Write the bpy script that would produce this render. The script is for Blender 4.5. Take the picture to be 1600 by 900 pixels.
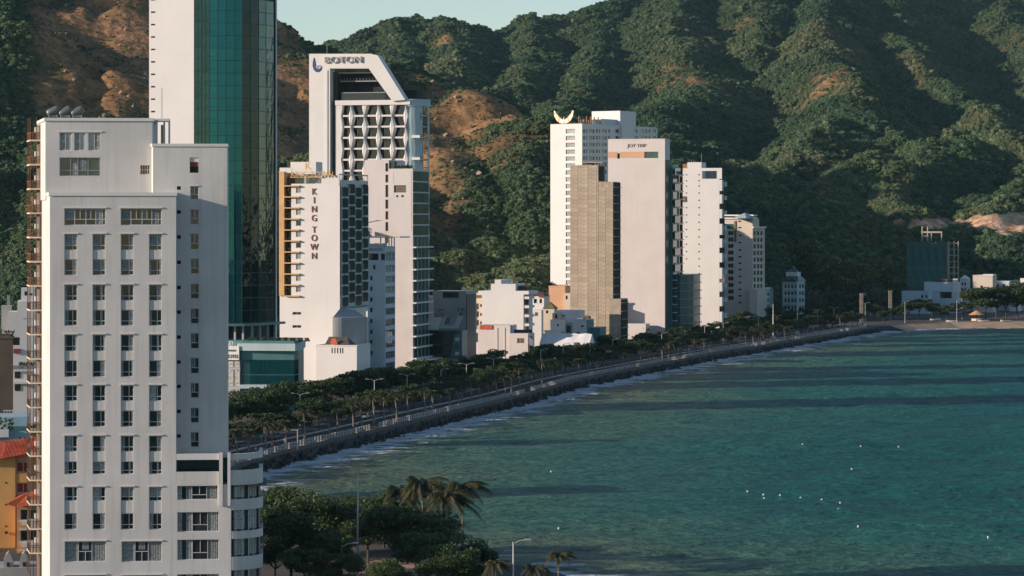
import bpy, bmesh, math, random
import numpy as np
from mathutils import Vector, Matrix
random.seed(7); RS = np.random.RandomState(11)
R = math.radians
for o in list(bpy.data.objects): bpy.data.objects.remove(o)
SC = bpy.context.scene
COL = SC.collection
# ------------------------------------------------------------------ camera, sky, sun, exposure
F = 4500.0; CAMZ = 50.0; HZ = 345.0          # focal length in photo pixels, eye height, horizon row
cam = bpy.data.cameras.new('camera'); camo = bpy.data.objects.new('camera', cam); COL.objects.link(camo)
camo.location = (0, 0, CAMZ); camo.rotation_euler = (R(90), 0, 0)
cam.sensor_width = 36; cam.lens = 36 * F / 1600; cam.shift_y = -(450 - HZ) / 1600
cam.clip_start = 1; cam.clip_end = 30000
SC.camera = camo
SUN_AZ, SUN_EL = 17.0, 15.0                  # light travels towards +X, turned SUN_AZ towards +Y
world = bpy.data.worlds.new('World'); SC.world = world; world.use_nodes = True
wn = world.node_tree.nodes; wl = world.node_tree.links
bg = wn['Background']; sky = wn.new('ShaderNodeTexSky'); sky.sky_type = 'NISHITA'; sky.sun_disc = False
sky.sun_elevation = R(SUN_EL); sky.sun_rotation = R(270 - SUN_AZ); sky.air_density = 1.0; sky.dust_density = 0.05; sky.ozone_density = 2.4
tint = wn.new('ShaderNodeMix'); tint.data_type = 'RGBA'; tint.blend_type = 'MULTIPLY'; tint.inputs[0].default_value = 1.0
tint.inputs[7].default_value = (1.0, 0.955, 0.965, 1)
wl.new(sky.outputs[0], tint.inputs[6]); wl.new(tint.outputs[2], bg.inputs[0]); bg.inputs[1].default_value = 0.12
sl = bpy.data.lights.new('sun', 'SUN'); slo = bpy.data.objects.new('sun', sl); COL.objects.link(slo)
sl.energy = 5.0; sl.angle = R(0.5); sl.color = (1.0, 0.82, 0.69)
Ld = Vector((math.cos(R(SUN_AZ)) * math.cos(R(SUN_EL)), math.sin(R(SUN_AZ)) * math.cos(R(SUN_EL)), -math.sin(R(SUN_EL))))
slo.rotation_euler = Ld.to_track_quat('-Z', 'Y').to_euler(); slo.location = (-200, 100, 300)
SC.view_settings.view_transform = 'Standard'; SC.view_settings.look = 'None'
SC.view_settings.exposure = 0.35; SC.view_settings.gamma = 1.0; SC.view_settings.use_curve_mapping = False
SC.render.engine = 'CYCLES'
SC.cycles.max_bounces = 4; SC.cycles.diffuse_bounces = 2; SC.cycles.glossy_bounces = 3; SC.cycles.transparent_max_bounces = 6
# ------------------------------------------------------------------ helpers
def gx(px, d): return (px - 800.0) / F * d
def gz(py, d): return CAMZ - (py - HZ) / F * d
def gd(py, z=0.0): return (CAMZ - z) * F / (py - HZ)       # distance of a ground point seen at row py
def at(px, py, d): return Vector((gx(px, d), d, gz(py, d)))
def tag(o, label=None, cat=None, group=None, kind=None):
    if label: o['label'] = label
    if cat: o['category'] = cat
    if group: o['group'] = group
    if kind: o['kind'] = kind
    return o
def empty(name, loc, rz=0.0):
    o = bpy.data.objects.new(name, None); COL.objects.link(o)
    o.location = loc; o.rotation_euler = (0, 0, rz); o.empty_display_size = 1; return o
ORD = ['first','second','third','fourth','fifth','sixth','seventh','eighth','ninth','tenth','eleventh','twelfth','thirteenth','fourteenth','fifteenth','sixteenth','seventeenth','eighteenth','nineteenth','twentieth']
def ordw(i):
    if i < 20: return ORD[i]
    tens = ['', '', 'twenty', 'thirty', 'forty', 'fifty', 'sixty', 'seventy', 'eighty'][(i + 1) // 10]
    r = (i + 1) % 10
    if r: return tens + '-' + ORD[r - 1]
    return tens[:-1] + 'ieth'
# ---- materials
MATS = {}
def rgb(c): return (c[0], c[1], c[2], 1)
def mat(name, col, rough=0.75, var=0.12, scale=0.35, metallic=0.0, spec=0.4, streak=0.0, bump=0.0, bscale=6.0, col2=None, objvar=0.0):
    m = bpy.data.materials.new(name); m.use_nodes = True; MATS[name] = m
    n = m.node_tree.nodes; l = m.node_tree.links; p = n['Principled BSDF']
    p.inputs['Roughness'].default_value = rough; p.inputs['Metallic'].default_value = metallic
    p.inputs['Specular IOR Level'].default_value = spec
    tc = n.new('ShaderNodeTexCoord'); nz = n.new('ShaderNodeTexNoise'); nz.inputs['Scale'].default_value = scale; nz.inputs['Detail'].default_value = 6
    l.new(tc.outputs['Object'], nz.inputs['Vector'])
    cr = n.new('ShaderNodeValToRGB'); l.new(nz.outputs['Fac'], cr.inputs[0])
    c2 = col2 or tuple(c * (1 - 2 * var) for c in col)
    cr.color_ramp.elements[0].position = 0.32; cr.color_ramp.elements[1].position = 0.68
    cr.color_ramp.elements[0].color = rgb(c2); cr.color_ramp.elements[1].color = rgb(tuple(min(0.95, c * (1 + var * 0.4)) for c in col) if not col2 else col)
    out = cr.outputs[0]
    if streak:
        mp = n.new('ShaderNodeMapping'); mp.inputs['Scale'].default_value = (1.6, 1.6, 0.07)
        n2 = n.new('ShaderNodeTexNoise'); n2.inputs['Scale'].default_value = 0.9; n2.inputs['Detail'].default_value = 5
        l.new(tc.outputs['Object'], mp.inputs[0]); l.new(mp.outputs[0], n2.inputs['Vector'])
        r2 = n.new('ShaderNodeMapRange'); r2.inputs[1].default_value = 0.5; r2.inputs[2].default_value = 0.75; r2.inputs[3].default_value = 0; r2.inputs[4].default_value = streak
        l.new(n2.outputs['Fac'], r2.inputs[0])
        mx = n.new('ShaderNodeMix'); mx.data_type = 'RGBA'; l.new(r2.outputs[0], mx.inputs[0]); l.new(out, mx.inputs[6])
        mx.inputs[7].default_value = rgb(tuple(c * 0.55 for c in col)); out = mx.outputs[2]
    if objvar:
        oi = n.new('ShaderNodeObjectInfo'); hs = n.new('ShaderNodeHueSaturation')
        mr = n.new('ShaderNodeMapRange'); mr.inputs[3].default_value = 1 - objvar; mr.inputs[4].default_value = 1 + objvar
        l.new(oi.outputs['Random'], mr.inputs[0]); l.new(mr.outputs[0], hs.inputs['Value']); l.new(out, hs.inputs['Color']); out = hs.outputs[0]
    l.new(out, p.inputs['Base Color'])
    if bump:
        nb = n.new('ShaderNodeTexNoise'); nb.inputs['Scale'].default_value = bscale; nb.inputs['Detail'].default_value = 4
        l.new(tc.outputs['Object'], nb.inputs['Vector'])
        b = n.new('ShaderNodeBump'); b.inputs['Strength'].default_value = bump; b.inputs['Distance'].default_value = 0.1
        l.new(nb.outputs['Fac'], b.inputs['Height']); l.new(b.outputs[0], p.inputs['Normal'])
    return m
def M(n): return MATS[n]
mat('white_plaster', (0.60, 0.58, 0.54), var=0.06, scale=0.15, streak=0.38, bump=0.15)
mat('clean_white', (0.66, 0.635, 0.595), var=0.03, scale=0.1, streak=0.08)
mat('trim_white', (0.65, 0.63, 0.59), var=0.03)
mat('pink_white', (0.61, 0.555, 0.515), var=0.04, scale=0.12, streak=0.15)
mat('cream', (0.62, 0.52, 0.40), var=0.07, scale=0.15, streak=0.2)
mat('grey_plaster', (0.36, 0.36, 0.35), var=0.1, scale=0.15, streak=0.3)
mat('pale_teal', (0.42, 0.52, 0.52), var=0.06, scale=0.12, streak=0.2)
mat('blue_paint', (0.30, 0.46, 0.52), var=0.08, scale=0.2, streak=0.2)
mat('yellow_paint', (0.66, 0.36, 0.12), var=0.1, scale=0.2, streak=0.3)
mat('orange_paint', (0.60, 0.30, 0.13), var=0.08, scale=0.2, streak=0.2)
mat('peach_paint', (0.62, 0.36, 0.21), var=0.06, scale=0.15, streak=0.2)
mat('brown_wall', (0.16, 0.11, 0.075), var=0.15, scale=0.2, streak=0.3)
mat('raw_block', (0.43, 0.35, 0.255), var=0.13, scale=0.5, streak=0.25, bump=0.3, objvar=0.12)
mat('raw_concrete', (0.40, 0.33, 0.25), var=0.15, scale=0.4, streak=0.25, bump=0.3)
mat('red_tile', (0.50, 0.10, 0.04), var=0.2, scale=0.8, bump=0.4)
mat('dark_roof', (0.10, 0.07, 0.06), var=0.2, scale=0.8)
mat('red_paint', (0.30, 0.05, 0.035), var=0.1)
mat('frame_white', (0.55, 0.55, 0.535), rough=0.5, var=0.03)
mat('frame_dark', (0.04, 0.05, 0.05), rough=0.5, var=0.05)
mat('metal_grey', (0.40, 0.41, 0.41), rough=0.45, metallic=0.6, var=0.1)
mat('pole_grey', (0.50, 0.50, 0.48), rough=0.5, metallic=0.2, var=0.06)
mat('rust', (0.30, 0.15, 0.07), rough=0.8, var=0.2, scale=2)
mat('gold', (0.75, 0.42, 0.08), rough=0.35, metallic=0.5, var=0.1)
mat('pale_gold', (0.80, 0.66, 0.42), rough=0.4, metallic=0.2, var=0.05)
mat('letter_red', (0.22, 0.06, 0.05), rough=0.5, var=0.05)
mat('letter_grey', (0.30, 0.27, 0.25), rough=0.5, var=0.05)
mat('letter_dark', (0.06, 0.07, 0.10), rough=0.5, var=0.05)
mat('letter_blue', (0.04, 0.06, 0.20), rough=0.4, var=0.05)
mat('letter_bronze', (0.28, 0.19, 0.12), rough=0.5, var=0.05)
mat('dark_pane', (0.018, 0.026, 0.028), rough=0.08, spec=0.7, var=0.2, scale=0.6, objvar=0.4)
mat('green_pane', (0.05, 0.10, 0.09), rough=0.08, spec=0.8, var=0.2, scale=0.3, objvar=0.35)
mat('teal_pane', (0.012, 0.085, 0.085), rough=0.05, spec=1.0, var=0.25, scale=0.2, metallic=0.0, objvar=0.3)
mat('pale_pane', (0.30, 0.34, 0.34), rough=0.12, spec=0.7, var=0.2, scale=0.6, objvar=0.2)
mat('mirror_pane', (0.30, 0.36, 0.35), rough=0.03, spec=0.8, var=0.15, scale=0.1, metallic=0.92, objvar=0.2)
mat('curtain', (0.30, 0.32, 0.31), rough=0.5, var=0.25, scale=3.0, objvar=0.3)
mat('bright_curtain', (0.50, 0.48, 0.42), rough=0.6, var=0.3, scale=2.0, objvar=0.2)
mat('interior_dark', (0.025, 0.027, 0.028), rough=0.9, var=0.2)
mat('asphalt', (0.027, 0.027, 0.028), rough=0.9, var=0.2, scale=0.1)
mat('pavement', (0.055, 0.047, 0.04), rough=0.9, var=0.15, scale=0.3)
mat('city_ground', (0.075, 0.068, 0.055), rough=0.95, var=0.25, scale=0.06)
mat('kerb_white', (0.48, 0.46, 0.42), rough=0.8, var=0.15, scale=0.5)
mat('concrete', (0.11, 0.10, 0.085), rough=0.9, var=0.15, scale=0.3, streak=0.3)
mat('sea_wall_stone', (0.05, 0.047, 0.042), rough=0.9, var=0.3, scale=0.4, bump=0.5)
mat('rock', (0.055, 0.052, 0.047), rough=0.9, var=0.25, scale=0.6, objvar=0.3)
mat('sand', (0.44, 0.30, 0.19), rough=0.95, var=0.12, scale=0.15, bump=0.3, bscale=1.5)
mat('earth', (0.42, 0.22, 0.11), rough=0.95, var=0.25, scale=0.15)
mat('bark', (0.10, 0.075, 0.055), rough=0.9, var=0.25, scale=2)
mat('palm_bark', (0.24, 0.20, 0.165), rough=0.9, var=0.25, scale=2)
mat('net_green', (0.05, 0.15, 0.125), rough=0.8, var=0.3, scale=0.15)
mat('tank_steel', (0.20, 0.21, 0.20), rough=0.45, metallic=0.3, var=0.15, scale=1.0)
mat('boat_white', (0.55, 0.55, 0.53), rough=0.4, var=0.04)
mat('boat_red', (0.5, 0.08, 0.04), rough=0.5, var=0.1)
mat('canopy_white', (0.74, 0.73, 0.70), rough=0.7, var=0.05)
mat('flag_green', (0.05, 0.3, 0.2), rough=0.7)
mat('skin', (0.35, 0.2, 0.13), rough=0.6)
def leafmat(name, c1, c2, tr=0.25):
    m = bpy.data.materials.new(name); m.use_nodes = True; MATS[name] = m
    n = m.node_tree.nodes; l = m.node_tree.links; p = n['Principled BSDF']
    p.inputs['Roughness'].default_value = 0.55; p.inputs['Specular IOR Level'].default_value = 0.3
    g = n.new('ShaderNodeNewGeometry'); oi = n.new('ShaderNodeObjectInfo')
    ad = n.new('ShaderNodeMath'); ad.operation = 'MULTIPLY_ADD'; ad.inputs[1].default_value = 0.6
    l.new(g.outputs['Random Per Island'], ad.inputs[0])
    m2 = n.new('ShaderNodeMath'); m2.operation = 'MULTIPLY'; m2.inputs[1].default_value = 0.4; l.new(oi.outputs['Random'], m2.inputs[0]); l.new(m2.outputs[0], ad.inputs[2])
    cr = n.new('ShaderNodeValToRGB'); cr.color_ramp.elements[0].color = rgb(c1); cr.color_ramp.elements[1].color = rgb(c2); l.new(ad.outputs[0], cr.inputs[0])
    l.new(cr.outputs[0], p.inputs['Base Color'])
    t = n.new('ShaderNodeBsdfTranslucent'); l.new(cr.outputs[0], t.inputs[0])
    mx = n.new('ShaderNodeMixShader'); mx.inputs[0].default_value = tr; l.new(p.outputs[0], mx.inputs[1]); l.new(t.outputs[0], mx.inputs[2])
    l.new(mx.outputs[0], n['Material Output'].inputs[0]); return m
leafmat('leaf', (0.022, 0.045, 0.018), (0.075, 0.11, 0.035))
leafmat('leaf_light', (0.07, 0.11, 0.045), (0.18, 0.20, 0.085))
leafmat('park_leaf', (0.030, 0.055, 0.022), (0.10, 0.14, 0.05))
leafmat('palm_leaf', (0.022, 0.032, 0.013), (0.095, 0.085, 0.035))
# ---- mesh builder
class MB:
    def __init__(s): s.v = []; s.f = []
    def quad(s, a, b, c, d):
        i = len(s.v); s.v += [tuple(a), tuple(b), tuple(c), tuple(d)]; s.f.append((i, i+1, i+2, i+3))
    def box(s, x0, x1, y0, y1, z0, z1):
        i = len(s.v)
        s.v += [(x0,y0,z0),(x1,y0,z0),(x1,y1,z0),(x0,y1,z0),(x0,y0,z1),(x1,y0,z1),(x1,y1,z1),(x0,y1,z1)]
        s.f += [(i,i+3,i+2,i+1),(i+4,i+5,i+6,i+7),(i,i+1,i+5,i+4),(i+1,i+2,i+6,i+5),(i+2,i+3,i+7,i+6),(i+3,i,i+4,i+7)]
        return s
    def prism(s, poly, z0, z1, caps=True):          # poly counter-clockwise from above
        n = len(poly); i = len(s.v)
        s.v += [(p[0], p[1], z0) for p in poly] + [(p[0], p[1], z1) for p in poly]
        for k in range(n): s.f.append((i+k, i+(k+1) % n, i+n+(k+1) % n, i+n+k))
        if caps: s.f.append(tuple(i+n+k for k in range(n))); s.f.append(tuple(i+n-1-k for k in range(n)))
        return s
    def tube(s, pts, rads, seg=7, caps=True):
        pts = [Vector(p) for p in pts]; rings = []
        for k, p in enumerate(pts):
            t = (pts[min(k+1, len(pts)-1)] - pts[max(k-1, 0)]).normalized()
            a = t.cross(Vector((0, 0, 1)))
            if a.length < 1e-3: a = t.cross(Vector((1, 0, 0)))
            a.normalize(); b = t.cross(a); i = len(s.v)
            r = rads[k] if hasattr(rads, '__len__') else rads
            for j in range(seg):
                an = 2 * math.pi * j / seg; s.v.append(tuple(p + a * (r * math.cos(an)) + b * (r * math.sin(an))))
            rings.append(i)
        for k in range(len(rings)-1):
            for j in range(seg): s.f.append((rings[k]+j, rings[k]+(j+1) % seg, rings[k+1]+(j+1) % seg, rings[k+1]+j))
        if caps: s.f.append(tuple(rings[0]+j for j in range(seg))); s.f.append(tuple(rings[-1]+seg-1-j for j in range(seg)))
        return s
    def lathe(s, prof, seg=12, cx=0, cy=0):         # prof: list of (r, z)
        i0 = len(s.v); n = len(prof)
        for r, z in prof:
            for j in range(seg):
                a = 2 * math.pi * j / seg; s.v.append((cx + r * math.cos(a), cy + r * math.sin(a), z))
        for k in range(n-1):
            for j in range(seg): s.f.append((i0+k*seg+j, i0+k*seg+(j+1) % seg, i0+(k+1)*seg+(j+1) % seg, i0+(k+1)*seg+j))
        s.f.append(tuple(i0+j for j in reversed(range(seg)))); s.f.append(tuple(i0+(n-1)*seg+j for j in range(seg)))
        return s
    def mesh(s, name='mesh', m=None, smooth=False):
        me = bpy.data.meshes.new(name); me.from_pydata(s.v, [], s.f); me.validate(); me.update()
        if m: me.materials.append(M(m) if isinstance(m, str) else m)
        if smooth:
            for p in me.polygons: p.use_smooth = True
        return me
    def build(s, name, m, parent=None, smooth=False, loc=None, rz=0.0):
        return link(name, s.mesh(name, m, smooth), parent, loc, rz)
def link(name, me, parent=None, loc=None, rz=0.0):
    o = bpy.data.objects.new(name, me); COL.objects.link(o)
    if parent: o.parent = parent
    if loc is not None: o.location = loc
    if rz: o.rotation_euler = (0, 0, rz)
    return o
def copy_tree(o, parent=None):
    c = o.copy(); COL.objects.link(c)
    if parent is not None: c.parent = parent
    for ch in o.children: copy_tree(ch, c)
    return c
BOX = {}
def boxmesh(w, d, h, m):
    k = (round(w, 2), round(d, 2), round(h, 2), m)
    if k not in BOX: BOX[k] = MB().box(0, w, 0, d, 0, h).mesh('box', m)
    return BOX[k]
WIN = {}
def winmesh(w, h, muls, trans, fm, pm, cm, cover):
    k = (round(w, 2), round(h, 2), tuple(muls), tuple(trans), fm, pm, cm, tuple(cover))
    if k not in WIN:
        t = min(0.09, w * 0.09); b = MB()
        b.box(0, t, 0, .12, 0, h); b.box(w-t, w, 0, .12, 0, h); b.box(t, w-t, 0, .12, 0, t); b.box(t, w-t, 0, .12, h-t, h)
        zt = t
        for (mx, z0, z1) in muls: b.box(w*mx-t*.45, w*mx+t*.45, .003, .117, max(t, h*z0), min(h-t, h*z1))
        for (tz, x0, x1) in trans: b.box(max(t, w*x0), min(w-t, w*x1), .006, .114, h*tz-t*.45, h*tz+t*.45)
        fr = b.mesh('window', fm)
        pn = MB(); pn.quad((t*.5, .09, t*.5), (w-t*.5, .09, t*.5), (w-t*.5, .09, h-t*.5), (t*.5, .09, h-t*.5)); pn = pn.mesh('pane', pm)
        cu = None
        if cm:
            cu = []
            for (x0, x1, z0, z1) in cover:
                c = MB(); n = max(2, int((x1-x0) * w / 0.16))
                for q in range(n):
                    xa = t + (w-2*t) * (x0 + (x1-x0) * q / n); xb = t + (w-2*t) * (x0 + (x1-x0) * (q+1) / n)
                    ya, yb = (.065, .085) if q % 2 else (.085, .065)
                    c.quad((xa, ya, t+(h-2*t)*z0), (xb, yb, t+(h-2*t)*z0), (xb, yb, t+(h-2*t)*z1), (xa, ya, t+(h-2*t)*z1))
                cu.append(c.mesh('curtain', cm))
        WIN[k] = (fr, pn, cu)
    return WIN[k]
class Face:
    def __init__(s, B, ox, oy, ang):
        s.B = B; s.a = R(ang); s.o = (ox, oy); ya = B.yaw
        s.O = (B.x + ox*math.cos(ya) - oy*math.sin(ya), B.y + ox*math.sin(ya) + oy*math.cos(ya))
        s.T = (math.cos(ya + s.a), math.sin(ya + s.a))
        s.t = (math.cos(s.a), math.sin(s.a)); s.inn = (-math.sin(s.a), math.cos(s.a))
    def u(s, px):
        k = (px - 800.0) / F; return (k * s.O[1] - s.O[0]) / (s.T[0] - k * s.T[1])
    def z(s, px, py): return gz(py, s.O[1] + s.u(px) * s.T[1]) - s.B.z
    def rect(s, x0, x1, y0, y1):
        xm = (x0 + x1) / 2; return (s.u(x0), s.u(x1), s.z(xm, y1), s.z(xm, y0))
    def P(s, u, d, z): return (s.o[0] + u*s.t[0] + d*s.inn[0], s.o[1] + u*s.t[1] + d*s.inn[1], z)
    def wall(s, mb, u0, u1, z0, z1, holes=(), depth=0.3):
        holes = [(max(a, u0), min(b, u1), max(c, z0), min(d, z1)) for a, b, c, d in holes]
        us = sorted(set([u0, u1] + [round(h[0], 4) for h in holes] + [round(h[1], 4) for h in holes]))
        zs = sorted(set([z0, z1] + [round(h[2], 4) for h in holes] + [round(h[3], 4) for h in holes]))
        us = [u for u in us if u0 <= u <= u1]; zs = [z for z in zs if z0 <= z <= z1]
        for i in range(len(us)-1):
            j = 0; um = (us[i]+us[i+1])/2
            while j < len(zs)-1:
                zm = (zs[j]+zs[j+1])/2
                if any(h[0] < um < h[1] and h[2] < zm < h[3] for h in holes): j += 1; continue
                k = j
                while k+1 < len(zs)-1 and not any(h[0] < um < h[1] and h[2] < (zs[k+1]+zs[k+2])/2 < h[3] for h in holes): k += 1
                mb.quad(s.P(us[i],0,zs[j]), s.P(us[i+1],0,zs[j]), s.P(us[i+1],0,zs[k+1]), s.P(us[i],0,zs[k+1])); j = k+1
        for a, b, c, d in holes:
            e = depth + .15
            mb.quad(s.P(a,0,c), s.P(b,0,c), s.P(b,e,c), s.P(a,e,c)); mb.quad(s.P(a,e,d), s.P(b,e,d), s.P(b,0,d), s.P(a,0,d))
            mb.quad(s.P(a,0,d), s.P(a,0,c), s.P(a,e,c), s.P(a,e,d)); mb.quad(s.P(b,0,c), s.P(b,0,d), s.P(b,e,d), s.P(b,e,c))
    def box(s, name, u0, u1, d0, d1, z0, z1, m, parent=None):
        return link(name, boxmesh(u1-u0, d1-d0, z1-z0, m), parent or s.B.root, s.P(u0, d0, z0), s.a)
    def window(s, r, d=0.28, muls=(), trans=(), fm='frame_white', pm='dark_pane', cm=None, cover=(), parent=None, name='window'):
        fr, pn, cu = winmesh(r[1]-r[0], r[3]-r[2], muls, trans, fm, pm, cm, cover)
        o = link(name, fr, parent or s.B.root, s.P(r[0], d, r[2]), s.a)
        link('pane', pn, o)
        for c in cu or (): link('curtain', c, o)
        return o
    def pane(s, name, r, d, m, parent=None, th=0.05):
        return s.box(name, r[0], r[1], d, d+th, r[2], r[3], m, parent)
    def text(s, txt, u, z, size, m, depth=0.12, name='lettering', parent=None, d=0.0, sx=1.0, mid=False):
        c = bpy.data.curves.new('txt', 'FONT'); c.body = txt; c.size = size; c.extrude = depth/2
        if mid: c.align_x = 'CENTER'
        to = bpy.data.objects.new('txt', c); COL.objects.link(to)
        me = bpy.data.meshes.new_from_object(to); bpy.data.objects.remove(to)
        me.transform(Matrix.Diagonal((sx, 1, 1, 1))); me.transform(Matrix.Rotation(R(90), 4, 'X')); me.materials.clear(); me.materials.append(M(m))
        return link(name, me, parent or s.B.root, s.P(u, d - depth/2, z), s.a)
class Bld:
    def __init__(s, name, label, cat, px, d, yaw, group=None, z=0.0):
        s.x = gx(px, d); s.y = d; s.z = z; s.yaw = R(yaw)
        s.root = tag(empty(name, (s.x, s.y, z), s.yaw), label, cat, group)
    def face(s, ox=0, oy=0, ang=0): return Face(s, ox, oy, ang)
    def build(s, mb, name, m, smooth=False): return mb.build(name, m, s.root, smooth)
# ------------------------------------------------------------------ noise + terrain
def vnoise(x, y, seed=0):
    xi = np.floor(x).astype(np.int64); yi = np.floor(y).astype(np.int64); fx = x - xi; fy = y - yi
    def h(a, b):
        n = (a * 374761393 + b * 668265263 + seed * 1442695041) & 0xffffffff
        n = ((n ^ (n >> 13)) * 1274126177) & 0xffffffff
        return ((n ^ (n >> 16)) & 0xffff) / 65535.0
    u = fx*fx*(3-2*fx); v = fy*fy*(3-2*fy)
    return (h(xi, yi)*(1-u) + h(xi+1, yi)*u)*(1-v) + (h(xi, yi+1)*(1-u) + h(xi+1, yi+1)*u)*v
def fbm(x, y, seed=0, oc=5, gain=0.5):
    a = 1.0; s = 0; t = 0
    for k in range(oc):
        s = s + a * (vnoise(x, y, seed + k*17) - 0.5); t += a; a *= gain; x = x*2.03 + 11.3; y = y*2.03 + 4.7
    return s / t
RIDGES = []       # (points, side slope): photo column, row and distance of points along each ridge
def ridge(k, *pts): RIDGES.append((k, [at(*p) for p in pts]))
# near brown hill on the left
ridge(.44, (-500,-200,1700), (-200,-160,1750), (0,-130,1780), (200,-70,1800), (330,-20,1800), (436,34,1800), (480,57,1790), (520,80,1770), (600,112,1740), (640,126,1720), (700,143,1680), (770,168,1620), (840,193,1560), (872,222,1520), (900,290,1470), (920,380,1420))
ridge(.50, (170,-75,1790), (140,60,1600), (110,190,1420), (95,330,1260), (90,430,1180))
ridge(.50, (330,-20,1800), (320,120,1560), (300,260,1380), (290,400,1240))
ridge(.50, (470,60,1790), (470,150,1600), (462,260,1430), (450,380,1270))
ridge(.50, (620,120,1730), (640,200,1560), (655,300,1420), (665,420,1280))
ridge(.48, (770,168,1620), (770,240,1500), (765,330,1390), (750,430,1270))
ridge(.5, (-20,230,1420), (-40,330,1320), (-60,420,1220))  # spur out of view, added to shade the left edge of the hill
# far green range
ridge(.50, (250,110,3500), (430,82,3600), (500,64,3600), (560,57,3500), (600,36,3420), (625,26,3400), (680,13,3400), (720,27,3400), (760,33,3450), (830,22,3500), (920,6,3600), (1000,-30,3700), (1100,-60,3800), (1250,-90,3900), (1400,-80,4000), (1500,-40,4000), (1700,-40,4000), (2000,-60,4000), (2500,-20,4100), (3100,20,4100), (3900,-10,4000), (4700,60,3900))
ridge(.5, (2000,-60,4000), (1950,60,3300), (1880,200,2600))  # unseen spurs and crest end, added to darken what the glass reflects
ridge(.5, (2500,-20,4100), (2400,80,3300), (2350,230,2500))
ridge(.5, (3100,20,4100), (3000,120,3300), (2950,260,2500))
ridge(.5, (3900,-10,4000), (3700,140,3200), (3600,270,2400))
ridge(.60, (625,26,3400), (635,70,3200), (610,110,2950), (590,150,2750))
ridge(.60, (700,20,3400), (705,60,3200), (690,110,2900), (680,160,2600), (685,230,2300))
ridge(.60, (830,22,3500), (812,80,3150), (790,140,2800), (775,190,2500), (800,260,2200))
ridge(.58, (920,6,3600), (925,60,3300), (900,120,2950), (890,180,2600), (900,250,2300), (930,330,1950))
ridge(.55, (1040,-40,3750), (1035,40,3300), (1085,100,2950), (1075,140,2700), (1030,180,2450), (1010,240,2150), (1050,330,1750))
ridge(.55, (1170,-75,3850), (1180,20,3400), (1175,80,3150))
ridge(.58, (1290,-80,3900), (1280,11,3450), (1283,75,3050), (1315,96,2900), (1342,160,2550), (1290,200,2300), (1215,235,2100), (1160,290,1850), (1150,360,1600))
ridge(.55, (1342,160,2550), (1375,205,2400), (1400,225,2300))
ridge(.62, (1375,-60,3950), (1397,42,3500), (1434,76,3250), (1474,132,2950), (1529,152,2850), (1567,196,2600), (1610,235,2400), (1660,290,2100))
ridge(.55, (1560,-20,4000), (1567,25,3700), (1640,50,3500), (1760,120,3000))
ridge(.60, (1520,222,2350), (1440,219,2200), (1360,250,2000), (1302,288,1850), (1245,335,1650), (1200,390,1500))
ridge(.60, (1440,219,2200), (1415,280,1950), (1395,335,1720))
ridge(.60, (1690,180,2500), (1605,252,2150), (1572,300,1950), (1560,345,1750))
def hfun(X, Y, detail=True):
    wx = X + 60 * fbm(X/210, Y/210, 3, 3); wy = Y + 60 * fbm(X/210+40, Y/210, 5, 3)
    if detail:
        wx = wx + 22 * fbm(X/60, Y/60, 8, 3); wy = wy + 22 * fbm(X/60+9, Y/60, 9, 3)
    H = np.full(X.shape, -40.0)
    for k, pts in RIDGES:
        for a, b in zip(pts[:-1], pts[1:]):
            dx, dy = b.x-a.x, b.y-a.y; L2 = dx*dx + dy*dy
            t = np.clip(((wx-a.x)*dx + (wy-a.y)*dy) / L2, 0, 1)
            dist = np.hypot(wx - a.x - t*dx, wy - a.y - t*dy)
            h = a.z + t*(b.z-a.z) - k*(np.sqrt(dist*dist + 49) - 7)
            H = np.maximum(H, h)
    if detail:
        H = H + 26 * fbm(X/85, Y/85, 21, 4) + 5 * fbm(X/22, Y/22, 33, 3) - 9 * np.exp(-(fbm(X/62 + .4*fbm(X/30, Y/30, 46, 2), Y/80, 44, 3) * 8)**2)
    q = np.clip((X - 14) / 42, 0, 1); st = 1130 + 500*q*q*(3-2*q)
    fl = np.clip((Y - st) / 170, 0, 1)      # the town stands on flat ground
    base = np.maximum(H, 3 + 0.02*(Y-st))
    return np.where(fl > 0, base * fl*fl*(3-2*fl), 0) - np.where(fl > 0, 1.0*(1-fl), 7.0)
def dryfun(X, Y):
    px = X / Y * F + 800
    left = np.clip((2000 - Y) / 150, 0, 1) * np.clip((960 - px) / 100, 0, 1)
    z = hfun(X, Y, False)
    d = fbm(X/75, Y/75, 50, 4) + .35*fbm(X/22, Y/22, 55, 3)
    hi = np.clip((z - 12) / 40, 0, 1)
    green_foot = np.clip((px - 640) / 150, 0, 1) * np.clip((88 - z) / 30, 0, 1)
    dl = np.clip(0.78 + 2.2*d, 0, 1) * hi * (1 - .85*green_foot) * np.clip((px - 15) / 55, .12, 1)
    rk = np.clip((d - 0.12) * 7, 0, 1) * 0.8
    def spot(sx, sy, rx, ry, s=1.0):
        py = HZ - (z - CAMZ) / Y * F
        return s * np.exp(-((px-sx)/rx)**2 - ((py-sy)/ry)**2)
    sp = spot(1290,110,35,45,.8) + spot(1340,150,30,25,.7) + spot(1440,100,28,35,.9) + spot(1400,290,60,35,.8) + spot(1460,320,50,18,.7) + spot(1085,130,30,40,.5) + spot(690,60,18,14,.6) + spot(1590,262,25,18,.7)
    dr = np.clip(rk*.40 + sp*(.55 + 2.0*d), 0, 1)
    return np.clip(left*dl + (1-left)*dr, 0, 1)
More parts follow.
